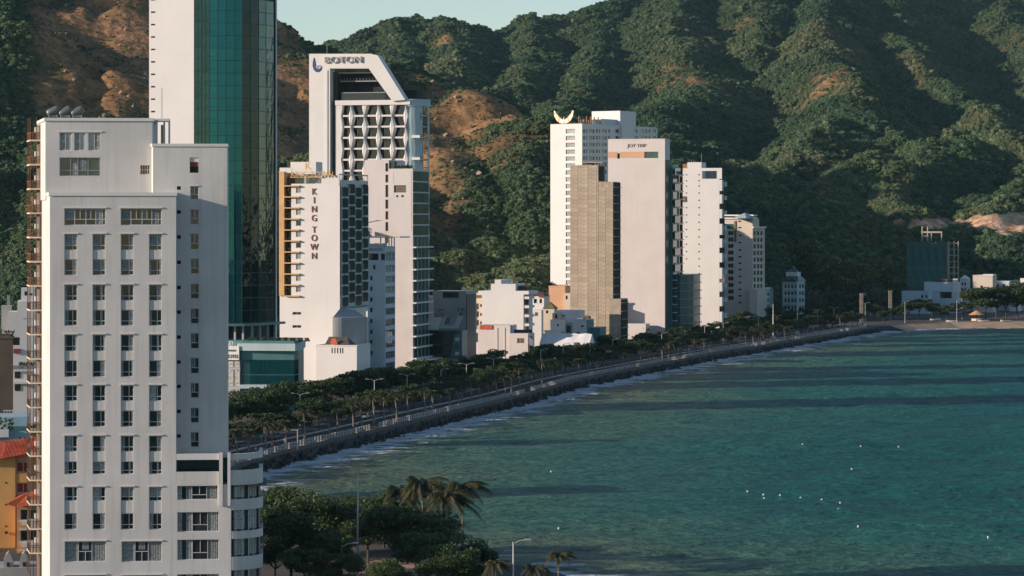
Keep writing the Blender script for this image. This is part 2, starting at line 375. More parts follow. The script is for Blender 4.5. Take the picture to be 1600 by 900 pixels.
def soil_material():
    m = bpy.data.materials.new('hill_ground'); m.use_nodes = True
    n = m.node_tree.nodes; l = m.node_tree.links; p = n['Principled BSDF']; p.inputs['Roughness'].default_value = 0.95; p.inputs['Specular IOR Level'].default_value = 0.1
    at_ = n.new('ShaderNodeAttribute'); at_.attribute_name = 'dry'
    tc = n.new('ShaderNodeTexCoord')
    n1 = n.new('ShaderNodeTexNoise'); n1.inputs['Scale'].default_value = 0.03; n1.inputs['Detail'].default_value = 8; l.new(tc.outputs['Object'], n1.inputs['Vector'])
    n2 = n.new('ShaderNodeTexNoise'); n2.inputs['Scale'].default_value = 0.18; n2.inputs['Detail'].default_value = 6; l.new(tc.outputs['Object'], n2.inputs['Vector'])
    c1 = n.new('ShaderNodeValToRGB'); l.new(n1.outputs['Fac'], c1.inputs[0])
    e = c1.color_ramp.elements; e[0].position = .34; e[0].color = (0.20, 0.125, 0.062, 1); e[1].position = .66; e[1].color = (0.35, 0.195, 0.105, 1)
    e2 = c1.color_ramp.elements.new(.5); e2.color = (0.29, 0.165, 0.08, 1)
    mx2 = n.new('ShaderNodeMix'); mx2.data_type = 'RGBA'; mx2.blend_type = 'MULTIPLY'; mx2.inputs[0].default_value = .8
    c2 = n.new('ShaderNodeValToRGB'); l.new(n2.outputs['Fac'], c2.inputs[0]); c2.color_ramp.elements[0].position = .35; c2.color_ramp.elements[0].color = (.45, .48, .42, 1); c2.color_ramp.elements[1].position = .62; c2.color_ramp.elements[1].color = (1.15, 1.1, 1.05, 1)
    l.new(c1.outputs[0], mx2.inputs[6]); l.new(c2.outputs[0], mx2.inputs[7])
    mx = n.new('ShaderNodeMix'); mx.data_type = 'RGBA'; l.new(at_.outputs['Fac'], mx.inputs[0]); mx.inputs[6].default_value = (0.03, 0.045, 0.02, 1); l.new(mx2.outputs[2], mx.inputs[7])
    at2 = n.new('ShaderNodeAttribute'); at2.attribute_name = 'scar'
    mx3 = n.new('ShaderNodeMix'); mx3.data_type = 'RGBA'; l.new(at2.outputs['Fac'], mx3.inputs[0]); l.new(mx.outputs[2], mx3.inputs[6])
    c3 = n.new('ShaderNodeValToRGB'); l.new(n2.outputs['Fac'], c3.inputs[0]); c3.color_ramp.elements[0].position = .35; c3.color_ramp.elements[0].color = (.34, .17, .08, 1); c3.color_ramp.elements[1].position = .65; c3.color_ramp.elements[1].color = (.66, .45, .30, 1)
    l.new(c3.outputs[0], mx3.inputs[7]); l.new(mx3.outputs[2], p.inputs['Base Color'])
    b = n.new('ShaderNodeBump'); b.inputs['Distance'].default_value = 2.5; b.inputs['Strength'].default_value = 0.8; l.new(n2.outputs['Fac'], b.inputs['Height']); l.new(b.outputs[0], p.inputs['Normal'])
    return m
def scarfun(X, Y, Z):
    px = X / Y * F + 800; py = HZ - (Z - CAMZ) / Y * F
    w = fbm(X/25, Y/25, 90, 3) * 14
    a = np.clip(1.2 - np.abs((px-1452)/58)**2 - np.abs((py-349+w)/10)**2, 0, 1)
    b = np.clip(1.3 - np.abs((px-1582)/72)**2 - np.abs((py-350+w)/17)**2, 0, 1)
    return np.clip(2*np.maximum(a, b), 0, 1) * ((Y > 1400) & (Y < 2100))
def grid_mesh(name, X, Y, Z, m, attrs=(), smooth=True):
    ny, nx = X.shape; me = bpy.data.meshes.new(name)
    co = np.stack([X, Y, Z], -1).reshape(-1, 3).astype(np.float32)
    i = np.arange(nx*ny).reshape(ny, nx)
    q = np.stack([i[:-1, :-1], i[:-1, 1:], i[1:, 1:], i[1:, :-1]], -1).reshape(-1, 4).astype(np.int32)
    me.vertices.add(len(co)); me.vertices.foreach_set('co', co.ravel())
    me.loops.add(q.size); me.loops.foreach_set('vertex_index', q.ravel())
    me.polygons.add(len(q)); me.polygons.foreach_set('loop_start', np.arange(0, q.size, 4, dtype=np.int32)); me.polygons.foreach_set('loop_total', np.full(len(q), 4, np.int32))
    me.polygons.foreach_set('use_smooth', np.full(len(q), smooth))
    me.update(calc_edges=True); me.validate()
    for an, av in attrs:
        a = me.attributes.new(an, 'FLOAT', 'POINT'); a.data.foreach_set('value', av.ravel().astype(np.float32))
    me.materials.append(m); return me
def build_terrain():
    # strips that fan out with distance, so the mesh is fine near and coarse far
    ys = np.concatenate([np.arange(1110, 2100, 8.0), np.arange(2100, 4300, 13.0)])
    k = np.concatenate([np.linspace(-0.30, 0.22, 300), np.linspace(.225, .85, 110)])
    Y = np.repeat(ys[:, None], len(k), 1); X = k[None, :] * Y
    Z = hfun(X, Y); sc = scarfun(X, Y, Z)
    me = grid_mesh('hills', X, Y, Z, soil_material(), [('dry', dryfun(X, Y)), ('scar', sc)])
    tag(link('hills', me), kind='structure')
build_terrain()
# ------------------------------------------------------------------ shore line, sea, land
RAIL_PX = [(417,708), (511,687), (588,669), (662,651), (717,638), (797,620), (884,595), (959,580), (1056,562), (1116,550), (1153,545), (1244,530), (1317,518), (1360,511)]
RAIL = [Vector((gx(x, gd(y)), gd(y), 0)) for x, y in RAIL_PX]
RAIL = [Vector((-62, 560, 0))] + RAIL
def resample(pts, step):
    out = [pts[0].copy()]; acc = 0
    P = [p.copy() for p in pts]
    for a, b in zip(P[:-1], P[1:]):
        L = (b-a).length; t = step - acc
        while t <= L: out.append(a.lerp(b, t/L)); t += step
        acc = L - (t - step)
    out.append(pts[-1].copy()); return out
def smooth(pts, it=2):
    for _ in range(it):
        pts = [pts[0]] + [ (a + b*2 + c) / 4 for a, b, c in zip(pts[:-2], pts[1:-1], pts[2:])] + [pts[-1]]
    return pts
RAILS = smooth(resample(RAIL, 12), 3)
def offset(pts, d):         # positive d = to the right (sea side) walking away from the camera
    out = []
    for i, p in enumerate(pts):
        t = (pts[min(i+1, len(pts)-1)] - pts[max(i-1, 0)]).normalized(); out.append(p + Vector((t.y, -t.x, 0)) * d)
    return out
NEAR = [Vector(p) for p in [(48,250,0), (30,330,0), (16,380,0), (7,408,0), (-4,428,0), (-17,447,0), (-30,470,0), (-46,500,0), (-58,530,0)]]
BEACH = [Vector(p) for p in [(180,1368,0), (190,1388,0), (215,1412,0), (254,1420,0), (330,1426,0), (500,1430,0), (1500,1460,0)]]
LANDEDGE = NEAR + offset(RAILS, 1.5) + BEACH
WATER_Z = -2.3
WLINE = offset(NEAR, 5) + offset(RAILS, 4.0) + offset(BEACH, 7)
def build_land():
    b = MB(); poly = [(p.x, p.y) for p in LANDEDGE] + [(1500, 1700), (-1500, 1700), (-1500, 250)]
    b.v = [(x, y, 0) for x, y in poly]; b.f = [tuple(range(len(poly)))]
    o = b.build('ground', 'city_ground'); tag(o, kind='structure')
    # far apron under the hills and round the back of the viewpoint
    b = MB(); b.quad((-5500, 1690, -2), (5500, 1690, -2), (5500, 5600, -2), (-5500, 5600, -2)); b.quad((-5500, -1500, -2), (-1495, -1500, -2), (-1495, 1695, -2), (-5500, 1695, -2))
    tag(b.build('plain', 'city_ground'), kind='structure')
    # rubble slope below the promenade, sand below the far beach and the near park
    W = offset(NEAR, 9) + offset(RAILS, 5.0) + offset(BEACH, 12)
    nN, nR = len(NEAR), len(RAILS)
    def strip(a, c, z0, z1):
        b = MB()
        for p, q, r, s in zip(a[:-1], a[1:], c[:-1], c[1:]): b.quad((r.x, r.y, z1), (s.x, s.y, z1), (q.x, q.y, z0), (p.x, p.y, z0))
        return b
    tag(strip(LANDEDGE[nN-1:nN+nR+1], W[nN-1:nN+nR+1], 0, -4.2).build('embankment', 'sea_wall_stone'), kind='structure')
    tag(strip(LANDEDGE[nN+nR:], W[nN+nR:], 0, -3.6).build('beach', 'sand'), kind='structure')
    tag(strip(LANDEDGE[:nN], W[:nN], 0, -4.5).build('near_shore', 'sand'), kind='structure')
    b = MB()
    for p, q, r, s in zip(BEACH[2:-1], BEACH[3:], offset(BEACH, -13)[2:-1], offset(BEACH, -13)[3:]): b.quad((p.x, p.y, .006), (q.x, q.y, .006), (s.x, s.y, .006), (r.x, r.y, .006))
    tag(b.build('beach_top', 'sand'), kind='structure')
    # park sand by the near shore, cut to the shape of a sunlit patch
    b = MB(); pin = [(-21, 404), (-16, 398), (-9, 399), (-7, 406), (-9, 414), (-14, 421), (-20, 424), (-24, 416)]
    b.v = [(x, y, .006) for x, y in pin]; b.f = [tuple(range(len(pin)))]
    tag(b.build('sunlit_sand', 'sand'), kind='structure')
build_land()
def build_sea():
    xs = np.concatenate([[-5500, -4000, -1000, -300], np.arange(-100, 400, 2.0), np.linspace(404, 700, 60), [900, 1500, 4000, 5600]])
    ys = np.concatenate([[-1500, 0, 150], np.arange(250, 700, 2.2), np.arange(700, 1500, 4.0), [1600, 3000, 5600]])
    X, Y = np.meshgrid(xs, ys)
    d = np.full(X.shape, 1e9); P = WLINE
    side = np.zeros(X.shape)
    for a, b in zip(P[:-1], P[1:]):
        dx, dy = b.x-a.x, b.y-a.y; t = np.clip(((X-a.x)*dx+(Y-a.y)*dy)/(dx*dx+dy*dy), 0, 1)
        dd = np.hypot(X-a.x-t*dx, Y-a.y-t*dy); d = np.minimum(d, dd)
    fade = np.clip((700 - X) / 200, 0, 1) * np.clip((X + 100) / 30, 0, 1) * np.clip((Y-250)/40, 0, 1) * np.clip((1500-Y)/60, 0, 1)
    ph = Y*0.93 + X*0.25 + 22*fbm(X/70, Y/70, 60, 3)
    amp = .5 + 1.3*np.clip(fbm(X/90, Y/60, 64, 3) + .25, 0, 1)
    Z = (0.22*np.sin(ph*2*np.pi/17) + 0.12*np.sin((ph*1.3 + X*.4)*2*np.pi/9.5) + .9*fbm(X/14, Y/6, 61, 4)) * amp * .95 * fade
    Z = Z + WATER_Z
    m = bpy.data.materials.new('sea'); m.use_nodes = True; n = m.node_tree.nodes; l = m.node_tree.links; p = n['Principled BSDF']
    p.inputs['Roughness'].default_value = 0.22; p.inputs['IOR'].default_value = 1.33; p.inputs['Specular IOR Level'].default_value = 0.14
    tc = n.new('ShaderNodeTexCoord'); a = n.new('ShaderNodeAttribute'); a.attribute_name = 'shore'
    def noise(sc, det, mscale):
        mp = n.new('ShaderNodeMapping'); mp.inputs['Scale'].default_value = mscale; mp.inputs['Rotation'].default_value = (0, 0, R(-12))
        nz = n.new('ShaderNodeTexNoise'); nz.inputs['Scale'].default_value = sc; nz.inputs['Detail'].default_value = det; nz.inputs['Roughness'].default_value = .62
        l.new(tc.outputs['Object'], mp.inputs[0]); l.new(mp.outputs[0], nz.inputs['Vector']); return nz
    big = noise(0.012, 5, (1, .8, 1)); mid = noise(0.19, 6, (.62, .75, 1)); fine = noise(0.42, 6, (.7, .75, 1)); chop = noise(0.05, 4, (.6, 1, 1))
    # colour: silty olive near the shore, teal further out
    dsum = n.new('ShaderNodeMath'); dsum.operation = 'MULTIPLY_ADD'; l.new(big.outputs['Fac'], dsum.inputs[0]); dsum.inputs[1].default_value = -150; l.new(a.outputs['Fac'], dsum.inputs[2])
    mr = n.new('ShaderNodeMapRange'); mr.inputs[1].default_value = -75; mr.inputs[2].default_value = 45; l.new(dsum.outputs[0], mr.inputs[0])
    cr = n.new('ShaderNodeValToRGB'); l.new(mr.outputs[0], cr.inputs[0]); e = cr.color_ramp.elements
    e[0].color = (0.100, 0.140, 0.085, 1); e[1].color = (0.006, 0.100, 0.088, 1); e[0].position = 0.0; e[1].position = 1.0
    x = e.new(.30); x.color = (0.050, 0.135, 0.090, 1); x = e.new(.6); x.color = (0.018, 0.122, 0.096, 1)
    mm = n.new('ShaderNodeMix'); mm.data_type = 'RGBA'; mm.blend_type = 'MULTIPLY'; mm.inputs[0].default_value = 1
    cm = n.new('ShaderNodeValToRGB'); l.new(mid.outputs['Fac'], cm.inputs[0]); cm.color_ramp.elements[0].position = .30; cm.color_ramp.elements[0].color = (.46, .60, .66, 1); cm.color_ramp.elements[1].position = .70; cm.color_ramp.elements[1].color = (1.6, 1.38, 1.25, 1)  # wave shading painted into the colour: light crests, dark troughs
    m0 = n.new('ShaderNodeMix'); m0.data_type = 'RGBA'; m0.blend_type = 'MULTIPLY'; m0.inputs[0].default_value = 1
    tiny = noise(0.9, 3, (.7, .6, 1)); ct = n.new('ShaderNodeValToRGB'); l.new(tiny.outputs['Fac'], ct.inputs[0]); ct.color_ramp.elements[0].position = .33; ct.color_ramp.elements[0].color = (.48, .57, .62, 1); ct.color_ramp.elements[1].position = .67; ct.color_ramp.elements[1].color = (1.58, 1.46, 1.38, 1)  # finer ripple light and dark, painted in the same way
    l.new(cr.outputs[0], m0.inputs[6]); l.new(ct.outputs[0], m0.inputs[7]); l.new(m0.outputs[2], mm.inputs[6]); l.new(cm.outputs[0], mm.inputs[7])
    # surf along the wall and a few white caps
    fo = noise(0.22, 7, (.6, 1, 1))
    sh = n.new('ShaderNodeMapRange'); sh.inputs[1].default_value = 1.0; sh.inputs[2].default_value = 22.0; sh.inputs[3].default_value = .20; sh.inputs[4].default_value = -.20; l.new(a.outputs['Fac'], sh.inputs[0])
    f1 = n.new('ShaderNodeMath'); f1.operation = 'ADD'; l.new(fo.outputs['Fac'], f1.inputs[0]); l.new(sh.outputs[0], f1.inputs[1])
    f2 = n.new('ShaderNodeMapRange'); f2.inputs[1].default_value = .53; f2.inputs[2].default_value = .63; l.new(f1.outputs[0], f2.inputs[0])
    cap = noise(0.16, 9, (.35, 1, 1)); f3 = n.new('ShaderNodeMapRange'); f3.inputs[1].default_value = .735; f3.inputs[2].default_value = .77; l.new(cap.outputs['Fac'], f3.inputs[0])
    fm = n.new('ShaderNodeMath'); fm.operation = 'MAXIMUM'; l.new(f2.outputs[0], fm.inputs[0]); l.new(f3.outputs[0], fm.inputs[1])
    mf = n.new('ShaderNodeMix'); mf.data_type = 'RGBA'; l.new(fm.outputs[0], mf.inputs[0]); l.new(mm.outputs[2], mf.inputs[6]); mf.inputs[7].default_value = (.58, .62, .62, 1)
    l.new(mf.outputs[2], p.inputs['Base Color'])
    rr = n.new('ShaderNodeMapRange'); rr.inputs[3].default_value = .45; rr.inputs[4].default_value = .8; l.new(fm.outputs[0], rr.inputs[0]); l.new(rr.outputs[0], p.inputs['Roughness'])
    b1 = n.new('ShaderNodeBump'); b1.inputs['Distance'].default_value = 3.0; b1.inputs['Strength'].default_value = 1.0; l.new(fine.outputs['Fac'], b1.inputs['Height'])
    b2 = n.new('ShaderNodeBump'); b2.inputs['Distance'].default_value = 4.0; b2.inputs['Strength'].default_value = .8; l.new(mid.outputs['Fac'], b2.inputs['Height']); l.new(b1.outputs[0], b2.inputs['Normal'])
    l.new(b2.outputs[0], p.inputs['Normal'])
    tag(link('sea', grid_mesh('sea', X, Y, Z, m, [('shore', d)])), kind='structure')
build_sea()
# ------------------------------------------------------------------ avenue, promenade, kerb, railing
def ribbon(name, d0, d1, z0, m, z1=None, i0=0, i1=None):
    a = offset(RAILS, d0); c = offset(RAILS, d1); b = MB(); a = a[i0:i1]; c = c[i0:i1]
    if z1 is None:
        for p, q, r, s in zip(a[:-1], a[1:], c[:-1], c[1:]): b.quad((p.x, p.y, z0), (r.x, r.y, z0), (s.x, s.y, z0), (q.x, q.y, z0))
    else:
        for p, q, r, s in zip(a[:-1], a[1:], c[:-1], c[1:]):
            b.quad((p.x,p.y,z1), (r.x,r.y,z1), (s.x,s.y,z1), (q.x,q.y,z1)); b.quad((p.x,p.y,z0), (p.x,p.y,z1), (q.x,q.y,z1), (q.x,q.y,z0)); b.quad((r.x,r.y,z0), (s.x,s.y,z0), (s.x,s.y,z1), (r.x,r.y,z1))
    return b.build(name, m)
tag(ribbon('promenade', -8.5, 1.2, 0.12, 'pavement'), kind='structure')
tag(ribbon('kerb', -9.0, -8.5, 0.0, 'kerb_white', 0.42), kind='structure')
tag(ribbon('road', -25, -9.0, 0.010, 'asphalt'), kind='structure')
tag(ribbon('kerb', -25.3, -25, 0.0, 'kerb_white', 0.15), kind='structure')
tag(ribbon('lane_line', -17.1, -16.9, 0.014, 'kerb_white'), kind='structure')
tag(ribbon('pavement', -31, -25.3, 0.13, 'pavement'), kind='structure')
tag(ribbon('sea_wall', 0.75, 1.9, -2.5, 'concrete', 0.30), kind='structure')
def build_railing():
    base = resample(offset(RAILS, 1.25), 2.0); n = len(base); sec = 0; i = 6
    lens = [19, 20, 17, 26, 24, 20, 30, 34, 24, 30, 30, 30, 26, 24, 22]
    post = MB(); post.box(-.16, .16, -.16, .16, 0, 1.15); post.box(-.21, .21, -.21, .21, 1.15, 1.25); post.box(-.21, .21, -.21, .21, 0, .12); pm = post.mesh('post', 'kerb_white')
    for L in lens:
        if i + 2 >= n: break
        j = min(n-1, i + L); p0 = base[i]
        root = empty('sea_railing', (p0.x, p0.y, .30))
        tag(root, f'{ordw(sec)} stretch of white post railing on the sea wall from the white hotel', 'railing', 'white railings along the sea wall')
        rb = MB()
        for a, b in zip(base[i:j], base[i+1:j+1]):
            for h in (.45, .95):
                a2 = a - p0; b2 = b - p0; rb.tube([(a2.x, a2.y, h), (b2.x, b2.y, h)], .085, 4, False)
        rb.build('rail', 'kerb_white', root)
        if sec < 5:
            for p in base[i:j+1]: link('post', pm, root, p - p0)
        else:
            b = MB()
            for p in base[i:j+1]: q = p - p0; b.box(q.x-.16, q.x+.16, q.y-.16, q.y+.16, 0, 1.2)
            tag(b.build('posts', 'kerb_white', root), kind='stuff')
        sec += 1; i = j + (1 if sec % 3 else 4)
build_railing()
def build_rocks():
    a = offset(RAILS, 3.3); b = MB()
    P = resample(a, 1.3)
    for p in P:
        for q in range(2):
            r = random.uniform(.35, .9); t = random.uniform(-1.4, 1.7); c = Vector((p.x + t + random.uniform(-.5,.5), p.y - t*.25 + random.uniform(-.6,.6), -.9 - (t+1.4)*.6))
            i0 = len(b.v)
            for vx in ((1,0,0),(-1,0,0),(0,1,0),(0,-1,0),(0,0,1),(0,0,-1)): b.v.append(tuple(c + Vector(vx) * r * random.uniform(.7, 1.25)))
            for f in ((0,2,4),(2,1,4),(1,3,4),(3,0,4),(2,0,5),(1,2,5),(3,1,5),(0,3,5)): b.f.append(tuple(i0+k for k in f))
    tag(b.build('rubble', 'rock'), 'grey boulders piled along the foot of the sea wall', 'rocks', kind='stuff')
build_rocks()
mat('shaded_rust', (0.14, 0.085, 0.05), rough=0.8, var=0.2, scale=2)  # rust with the shade of the lower railings put into its colour
# ------------------------------------------------------------------ big buildings
def shell(mb, poly, z0, z1, skip=(), roof=True):
    n = len(poly)
    for k in range(n):
        if k in skip: continue
        a, b = poly[k], poly[(k+1) % n]
        mb.quad((a[0], a[1], z0), (b[0], b[1], z0), (b[0], b[1], z1), (a[0], a[1], z1))
    if roof:
        i = len(mb.v); mb.v += [(p[0], p[1], z1) for p in poly]; mb.f.append(tuple(range(i, i+n)))
def parapet(B, poly, z, h, t, m, name='parapet', out=0.0):
    b = MB(); n = len(poly)
    cx = sum(p[0] for p in poly)/n; cy = sum(p[1] for p in poly)/n
    def sc(d): return [(p[0] + d*(1 if p[0] > cx else -1), p[1] + d*(1 if p[1] > cy else -1)) for p in poly]
    o = sc(out); i = sc(-t)
    for k in range(n):
        k2 = (k+1) % n
        b.quad((*o[k], z), (*o[k2], z), (*o[k2], z+h), (*o[k], z+h)); b.quad((*i[k2], z), (*i[k], z), (*i[k], z+h), (*i[k2], z+h)); b.quad((*o[k], z+h), (*o[k2], z+h), (*i[k2], z+h), (*i[k], z+h)); b.quad((*o[k2], z), (*o[k], z), (*i[k], z), (*i[k2], z))
    return B.build(b, name, m)
def rows(y0, step, n, h): return [(y0 + step*k, y0 + step*k + h) for k in range(n)]

def plantlet(p, w, h, seed):
    rng = random.Random(seed); b = MB()
    for q in range(70):
        c = Vector((p[0] + rng.uniform(0, w), p[1] + rng.uniform(-.5, .7), p[2] + h*rng.random()**1.2)); a = Vector((rng.gauss(0,1), rng.gauss(0,1), rng.gauss(0,1))).normalized()*.28; d = a.cross(Vector((rng.gauss(0,1), rng.gauss(0,1), rng.gauss(0,1)))).normalized()*.16
        b.quad(c-a, c+d, c+a, c-d)
    return b
# ---- the white hotel in front
def white_hotel():
    B = Bld('hotel_building', 'tall white plaster hotel with four columns of paired windows, nearest on the left', 'hotel', 78, 375, 5)
    SK = math.tan(R(8.5))            # the plot is skewed: the left wall runs back at a slant
    f = B.face(); W = f.u(275); zt = f.z(180, 306); fw = B.face(0, 4.0, 0); fp = B.face(0, 5.6, 0); fl = B.face(-14*SK, 14, -90 + 8.5)
    cols = [(100.6,120.7), (144.6,164.7), (188.7,208.8), (232.8,252.9)]
    pairs = [(366,391,405,430), (445,470,484,509), (523,549,563,589), (602,627,641.5,667), (681,706,721,741), (761,783,802,827.5)]
    wide = [(100.5,165,326,352), (188.5,252.5,326,352), (101,165.5,846,878), (190,253,846,878), (101,165.5,899,930), (190,253,899,930)]
    holes = []; zoff = f.z(180, 500) - 0
    for c in cols:
        for p in pairs: holes.append(f.rect(c[0], c[1], p[0], p[3]))
    wr = [f.rect(*w) for w in wide]; holes += wr
    Wp = f.u(357); zp = f.z(310, 757)               # podium: same plane, up to the roof terrace
    pw = [(277,340,759,781), (277,342,800,831), (277,342,843,875), (277,342,897,930)]
    pr = [f.rect(*w) for w in pw]
    mb = MB(); f.wall(mb, 0, W, 0, zt, holes, .38)
    f.wall(mb, W, Wp, 0, zp, pr, .38)
    mb.quad((W,0,zp), (W,4,zp), (W,4,zt), (W,0,zt))
    lw = [(u, u+.7, z, z+1.2) for u in (4.0,) for z in np.arange(6, zt-4, 3.28)]
    mb.quad((0,0,0), (-14*SK,14,0), (-14*SK,14,zt), (0,0,zt))
    # roof of the front block, wing and penthouse
    Ww = fw.u(355); zw = fw.z(300, 229); Pl = fp.u(71); Pr = fp.u(238); zpn = fp.z(150, 189); Wl = fw.u(239)
    mb.quad((0,0,zt), (W,0,zt), (W,6,zt), (-6*SK,6,zt))
    wins = [(297.3,310.7,291,312), (297.3,310.7,327,351), (297.3,310.7,365,390), (297.6,311,404,428), (297.6,311,443,467), (297.6,311,482,506), (297.6,311,520.5,545), (297.6,311,559,584), (297.6,311,598,622), (297.6,311,637,661), (297.6,311,675,699)]
    vents = [(276.5,282.5,y,y+5.5) for y in (291, 328.5, 367.5, 407, 446.5, 485, 524, 563, 601, 640, 678.5)]
    redw = (296.5, 310.2, 246, 270)
    wrs = [fw.rect(*w) for w in wins]; vrs = [fw.rect(*v) for v in vents]; rr = fw.rect(*redw)
    fw.wall(mb, Wl, Ww, 0, zw, wrs + vrs + [rr], .3)
    shell(mb, [(Wl, 4.0), (Ww, 4.0), (Ww, 19), (Wl-15*SK, 19)], 0, zw, skip=(0,))
    pws = [(93,111.5,207,235), (116,133.5,207,235), (138,157,207,235)]; big = (93, 156.5, 246, 275); tan = (219, 234, 258, 272.5)
    pwr = [fp.rect(*p) for p in pws]; bgr = fp.rect(*big); tr = fp.rect(*tan)
    fp.wall(mb, Pl, Pr, zt-.5, zpn, pwr + [bgr, tr], .35)
    shell(mb, [(Pl, 5.6), (Pr, 5.6), (Pr, 20), (Pl-14.4*SK, 20)], zt-.5, zpn, skip=(0,))
    shell(mb, [(0.3, 6), (Wl, 6), (Wl, 14), (0.3, 14)], 0, zt, skip=(0,))
    B.build(mb, 'wall', 'white_plaster')
    # floor joint lines: thin grooves as proud bands are not seen; string courses over every second floor
    parapet(B, [(0,0), (W,0), (W,5.5), (-5.5*SK,5.5)], zt, .45, .25, 'trim_white', 'cornice', .14)
    parapet(B, [(Pl,5.6), (Pr,5.6), (Pr,20), (Pl-14.4*SK,20)], zpn, .40, .3, 'trim_white', 'cornice', .16)
    parapet(B, [(Wl,4), (Ww,4), (Ww,19), (Wl-15*SK,19)], zw, .38, .25, 'trim_white', 'cornice', .12)
    rng = random.Random(4)
    M3 = ((.62, .0, 1), (.02, 0, 0)); covers = [[(.0,.55,0,1)], [(.0,.16,0,1)], [(.08,.14,0,1)], [(0,.98,.3,1)], [(.66,.98,0,1)], [(.0,.16,0,1), (.86,1,0,1)], [(0,.30,0,1)], [(.82,1,0,1), (0,.12,0,1)], [(0,.2,0,1), (.66,.8,0,1)]]
    for ci, c in enumerate(cols):
        for p in pairs:
            r1 = f.rect(c[0], c[1], p[0], p[1]); r2 = f.rect(c[0], c[1], p[2], p[3])
            for r in (r1, r2):
                f.window(r, .24, muls=((.64, 0, 1),), trans=((.30, 0, 1),), cm='curtain', cover=rng.choice(covers))
            f.box('spandrel_panel', r1[0], r1[1], .14, .34, r2[3], r1[2], 'white_plaster')
            f.box('window_hood', r1[0]-.15, r1[1]+.15, -.13, -.004, r1[3]+.05, r1[3]+.2, 'trim_white')
    for i, r in enumerate(wr):
        if i < 2:
            f.window(r, .24, muls=((.25,.0,1), (.38,.37,1), (.52,0,1), (.64,.37,1), (.76,0,1)), trans=((.36,0,1),), cm='curtain', cover=[(0,.24,.36,1), (.77,.95,0,1), (.53,.6,.36,1)])
        else:
            f.window(r, .24, muls=((.33,0,1), (.66,0,1), (.5,0,.5)), trans=((.5,.33,.66),), cm='curtain', cover=[(0,.33,0,1), (.68,1,0,1), (.42,.58,.6,1)])
        f.box('window_hood', r[0]-.15, r[1]+.15, -.13, -.004, r[3]+.05, r[3]+.2, 'trim_white')
    for r in pr: f.window(r, .24, muls=((.36,0,1), (.73,0,1), (.55,.35,1)), trans=((.35,.36,.73),), cm='curtain', cover=[(0,.1,0,1), (.2,.35,0,1), (.76,.98,0,1)])
    for r in wrs:
        fw.window(r, .2, muls=((.5,.38,1),), trans=((.38,0,1),), cm='curtain', cover=[(.08,.3,.4,1)])
        fw.box('window_hood', r[0]-.05, r[1]+.05, -.09, -.004, r[3]+.03, r[3]+.14, 'trim_white')
    for r in vrs: fw.pane('vent', r, .22, 'interior_dark')
    fw.pane('louvre', (rr[0], rr[1], rr[2], rr[2] + (rr[3]-rr[2])*.42), .25, 'interior_dark'); fw.pane('shutter', (rr[0], rr[1], rr[2] + (rr[3]-rr[2])*.42, rr[2] + (rr[3]-rr[2])*.7), .2, 'red_paint'); fw.pane('panel', (rr[0], rr[1], rr[2] + (rr[3]-rr[2])*.7, rr[3]), .12, 'trim_white')
    for i, r in enumerate(pwr): fp.window(r, .12, muls=((.5,0,1),), pm='pale_pane', cm='bright_curtain', cover=[(.02,.45,0,1)] if i < 2 else [(.5,.98,0,1)])
    for r in pwr: fp.box('window_surround', r[0]-.25, r[1]+.25, -.1, -.004, r[3]+.02, r[3]+.2, 'trim_white')
    fp.window(bgr, .2, muls=((.27,0,1), (.45,0,1), (.7,0,1)), trans=((.3,0,1),), fm='metal_grey', pm='green_pane', cm='curtain', cover=[(.3,.44,0,.7), (.48,.66,.3,1)])
    fp.window(tr, .15, muls=((.25,0,1),(.5,0,1),(.75,0,1)), trans=((.5,0,1),), fm='cream', pm='brown_wall', name='louvre')
    # roof terrace over the podium: beam, two fins, parapet lip
    zb0, zb1 = f.z(310, 718.5), f.z(310, 709)
    f.box('terrace_beam', W+.03, f.u(342), 0, .5, zb0, zb1, 'trim_white')
    for a, b in ((342.5,348), (355.5,360)): f.box('fin', f.u(a), f.u(b), -.35, .6, f.z(350,790), f.z(350,707.5), 'trim_white')
    mb = MB(); mb.quad((W,0,zp-.25), (Wp+5,0,zp-.25), (Wp+5,12,zp-.25), (W,12,zp-.25)); B.build(mb, 'terrace_floor', 'dark_roof')
    f.box('terrace_parapet', W+.02, f.u(342), .0, .25, zp+.003, f.z(310,737), 'white_plaster')
    f.box('terrace_glass', W+.02, Wp, 3.4, 3.5, zp, zb0, 'dark_pane')
    # rounded corner bay of the podium: solid bands and curved glazing between them
    r0 = f.u(412) - f.u(358); cx, cy = Wp, r0
    def arc(rad, n=14): return [(cx + rad*math.sin(a), cy - rad*math.cos(a)) for a in np.linspace(0, math.pi/2, n)]
    def band(name, y0, y1, ro, ri, m, smooth=False):
        z0, z1 = f.z(385, y1), f.z(385, y0); b = MB(); o = arc(ro); i = arc(ri)
        for k in range(len(o)-1):
            b.quad((*o[k],z0), (*o[k+1],z0), (*o[k+1],z1), (*o[k],z1)); b.quad((*o[k],z1), (*o[k+1],z1), (*i[k+1],z1), (*i[k],z1)); b.quad((*o[k+1],z0), (*o[k],z0), (*i[k],z0), (*i[k+1],z0)); b.quad((*i[k+1],z0), (*i[k],z0), (*i[k],z1), (*i[k+1],z1))
        o1, o2 = o[-1], i[-1]
        b.quad((o1[0],o1[1],z0), (o1[0],o1[1]+6,z0), (o1[0],o1[1]+6,z1), (o1[0],o1[1],z1)); b.quad((o1[0],o1[1],z1), (o1[0],o1[1]+6,z1), (o2[0],o2[1]+6,z1), (o2[0],o2[1],z1))
        return B.build(b, name, m)
    for y0, y1 in ((709,718), (735,758), (780,797), (830,842), (870,891), (930,950)): band('curved_band', y0, y1, r0, r0-.5, 'white_plaster')
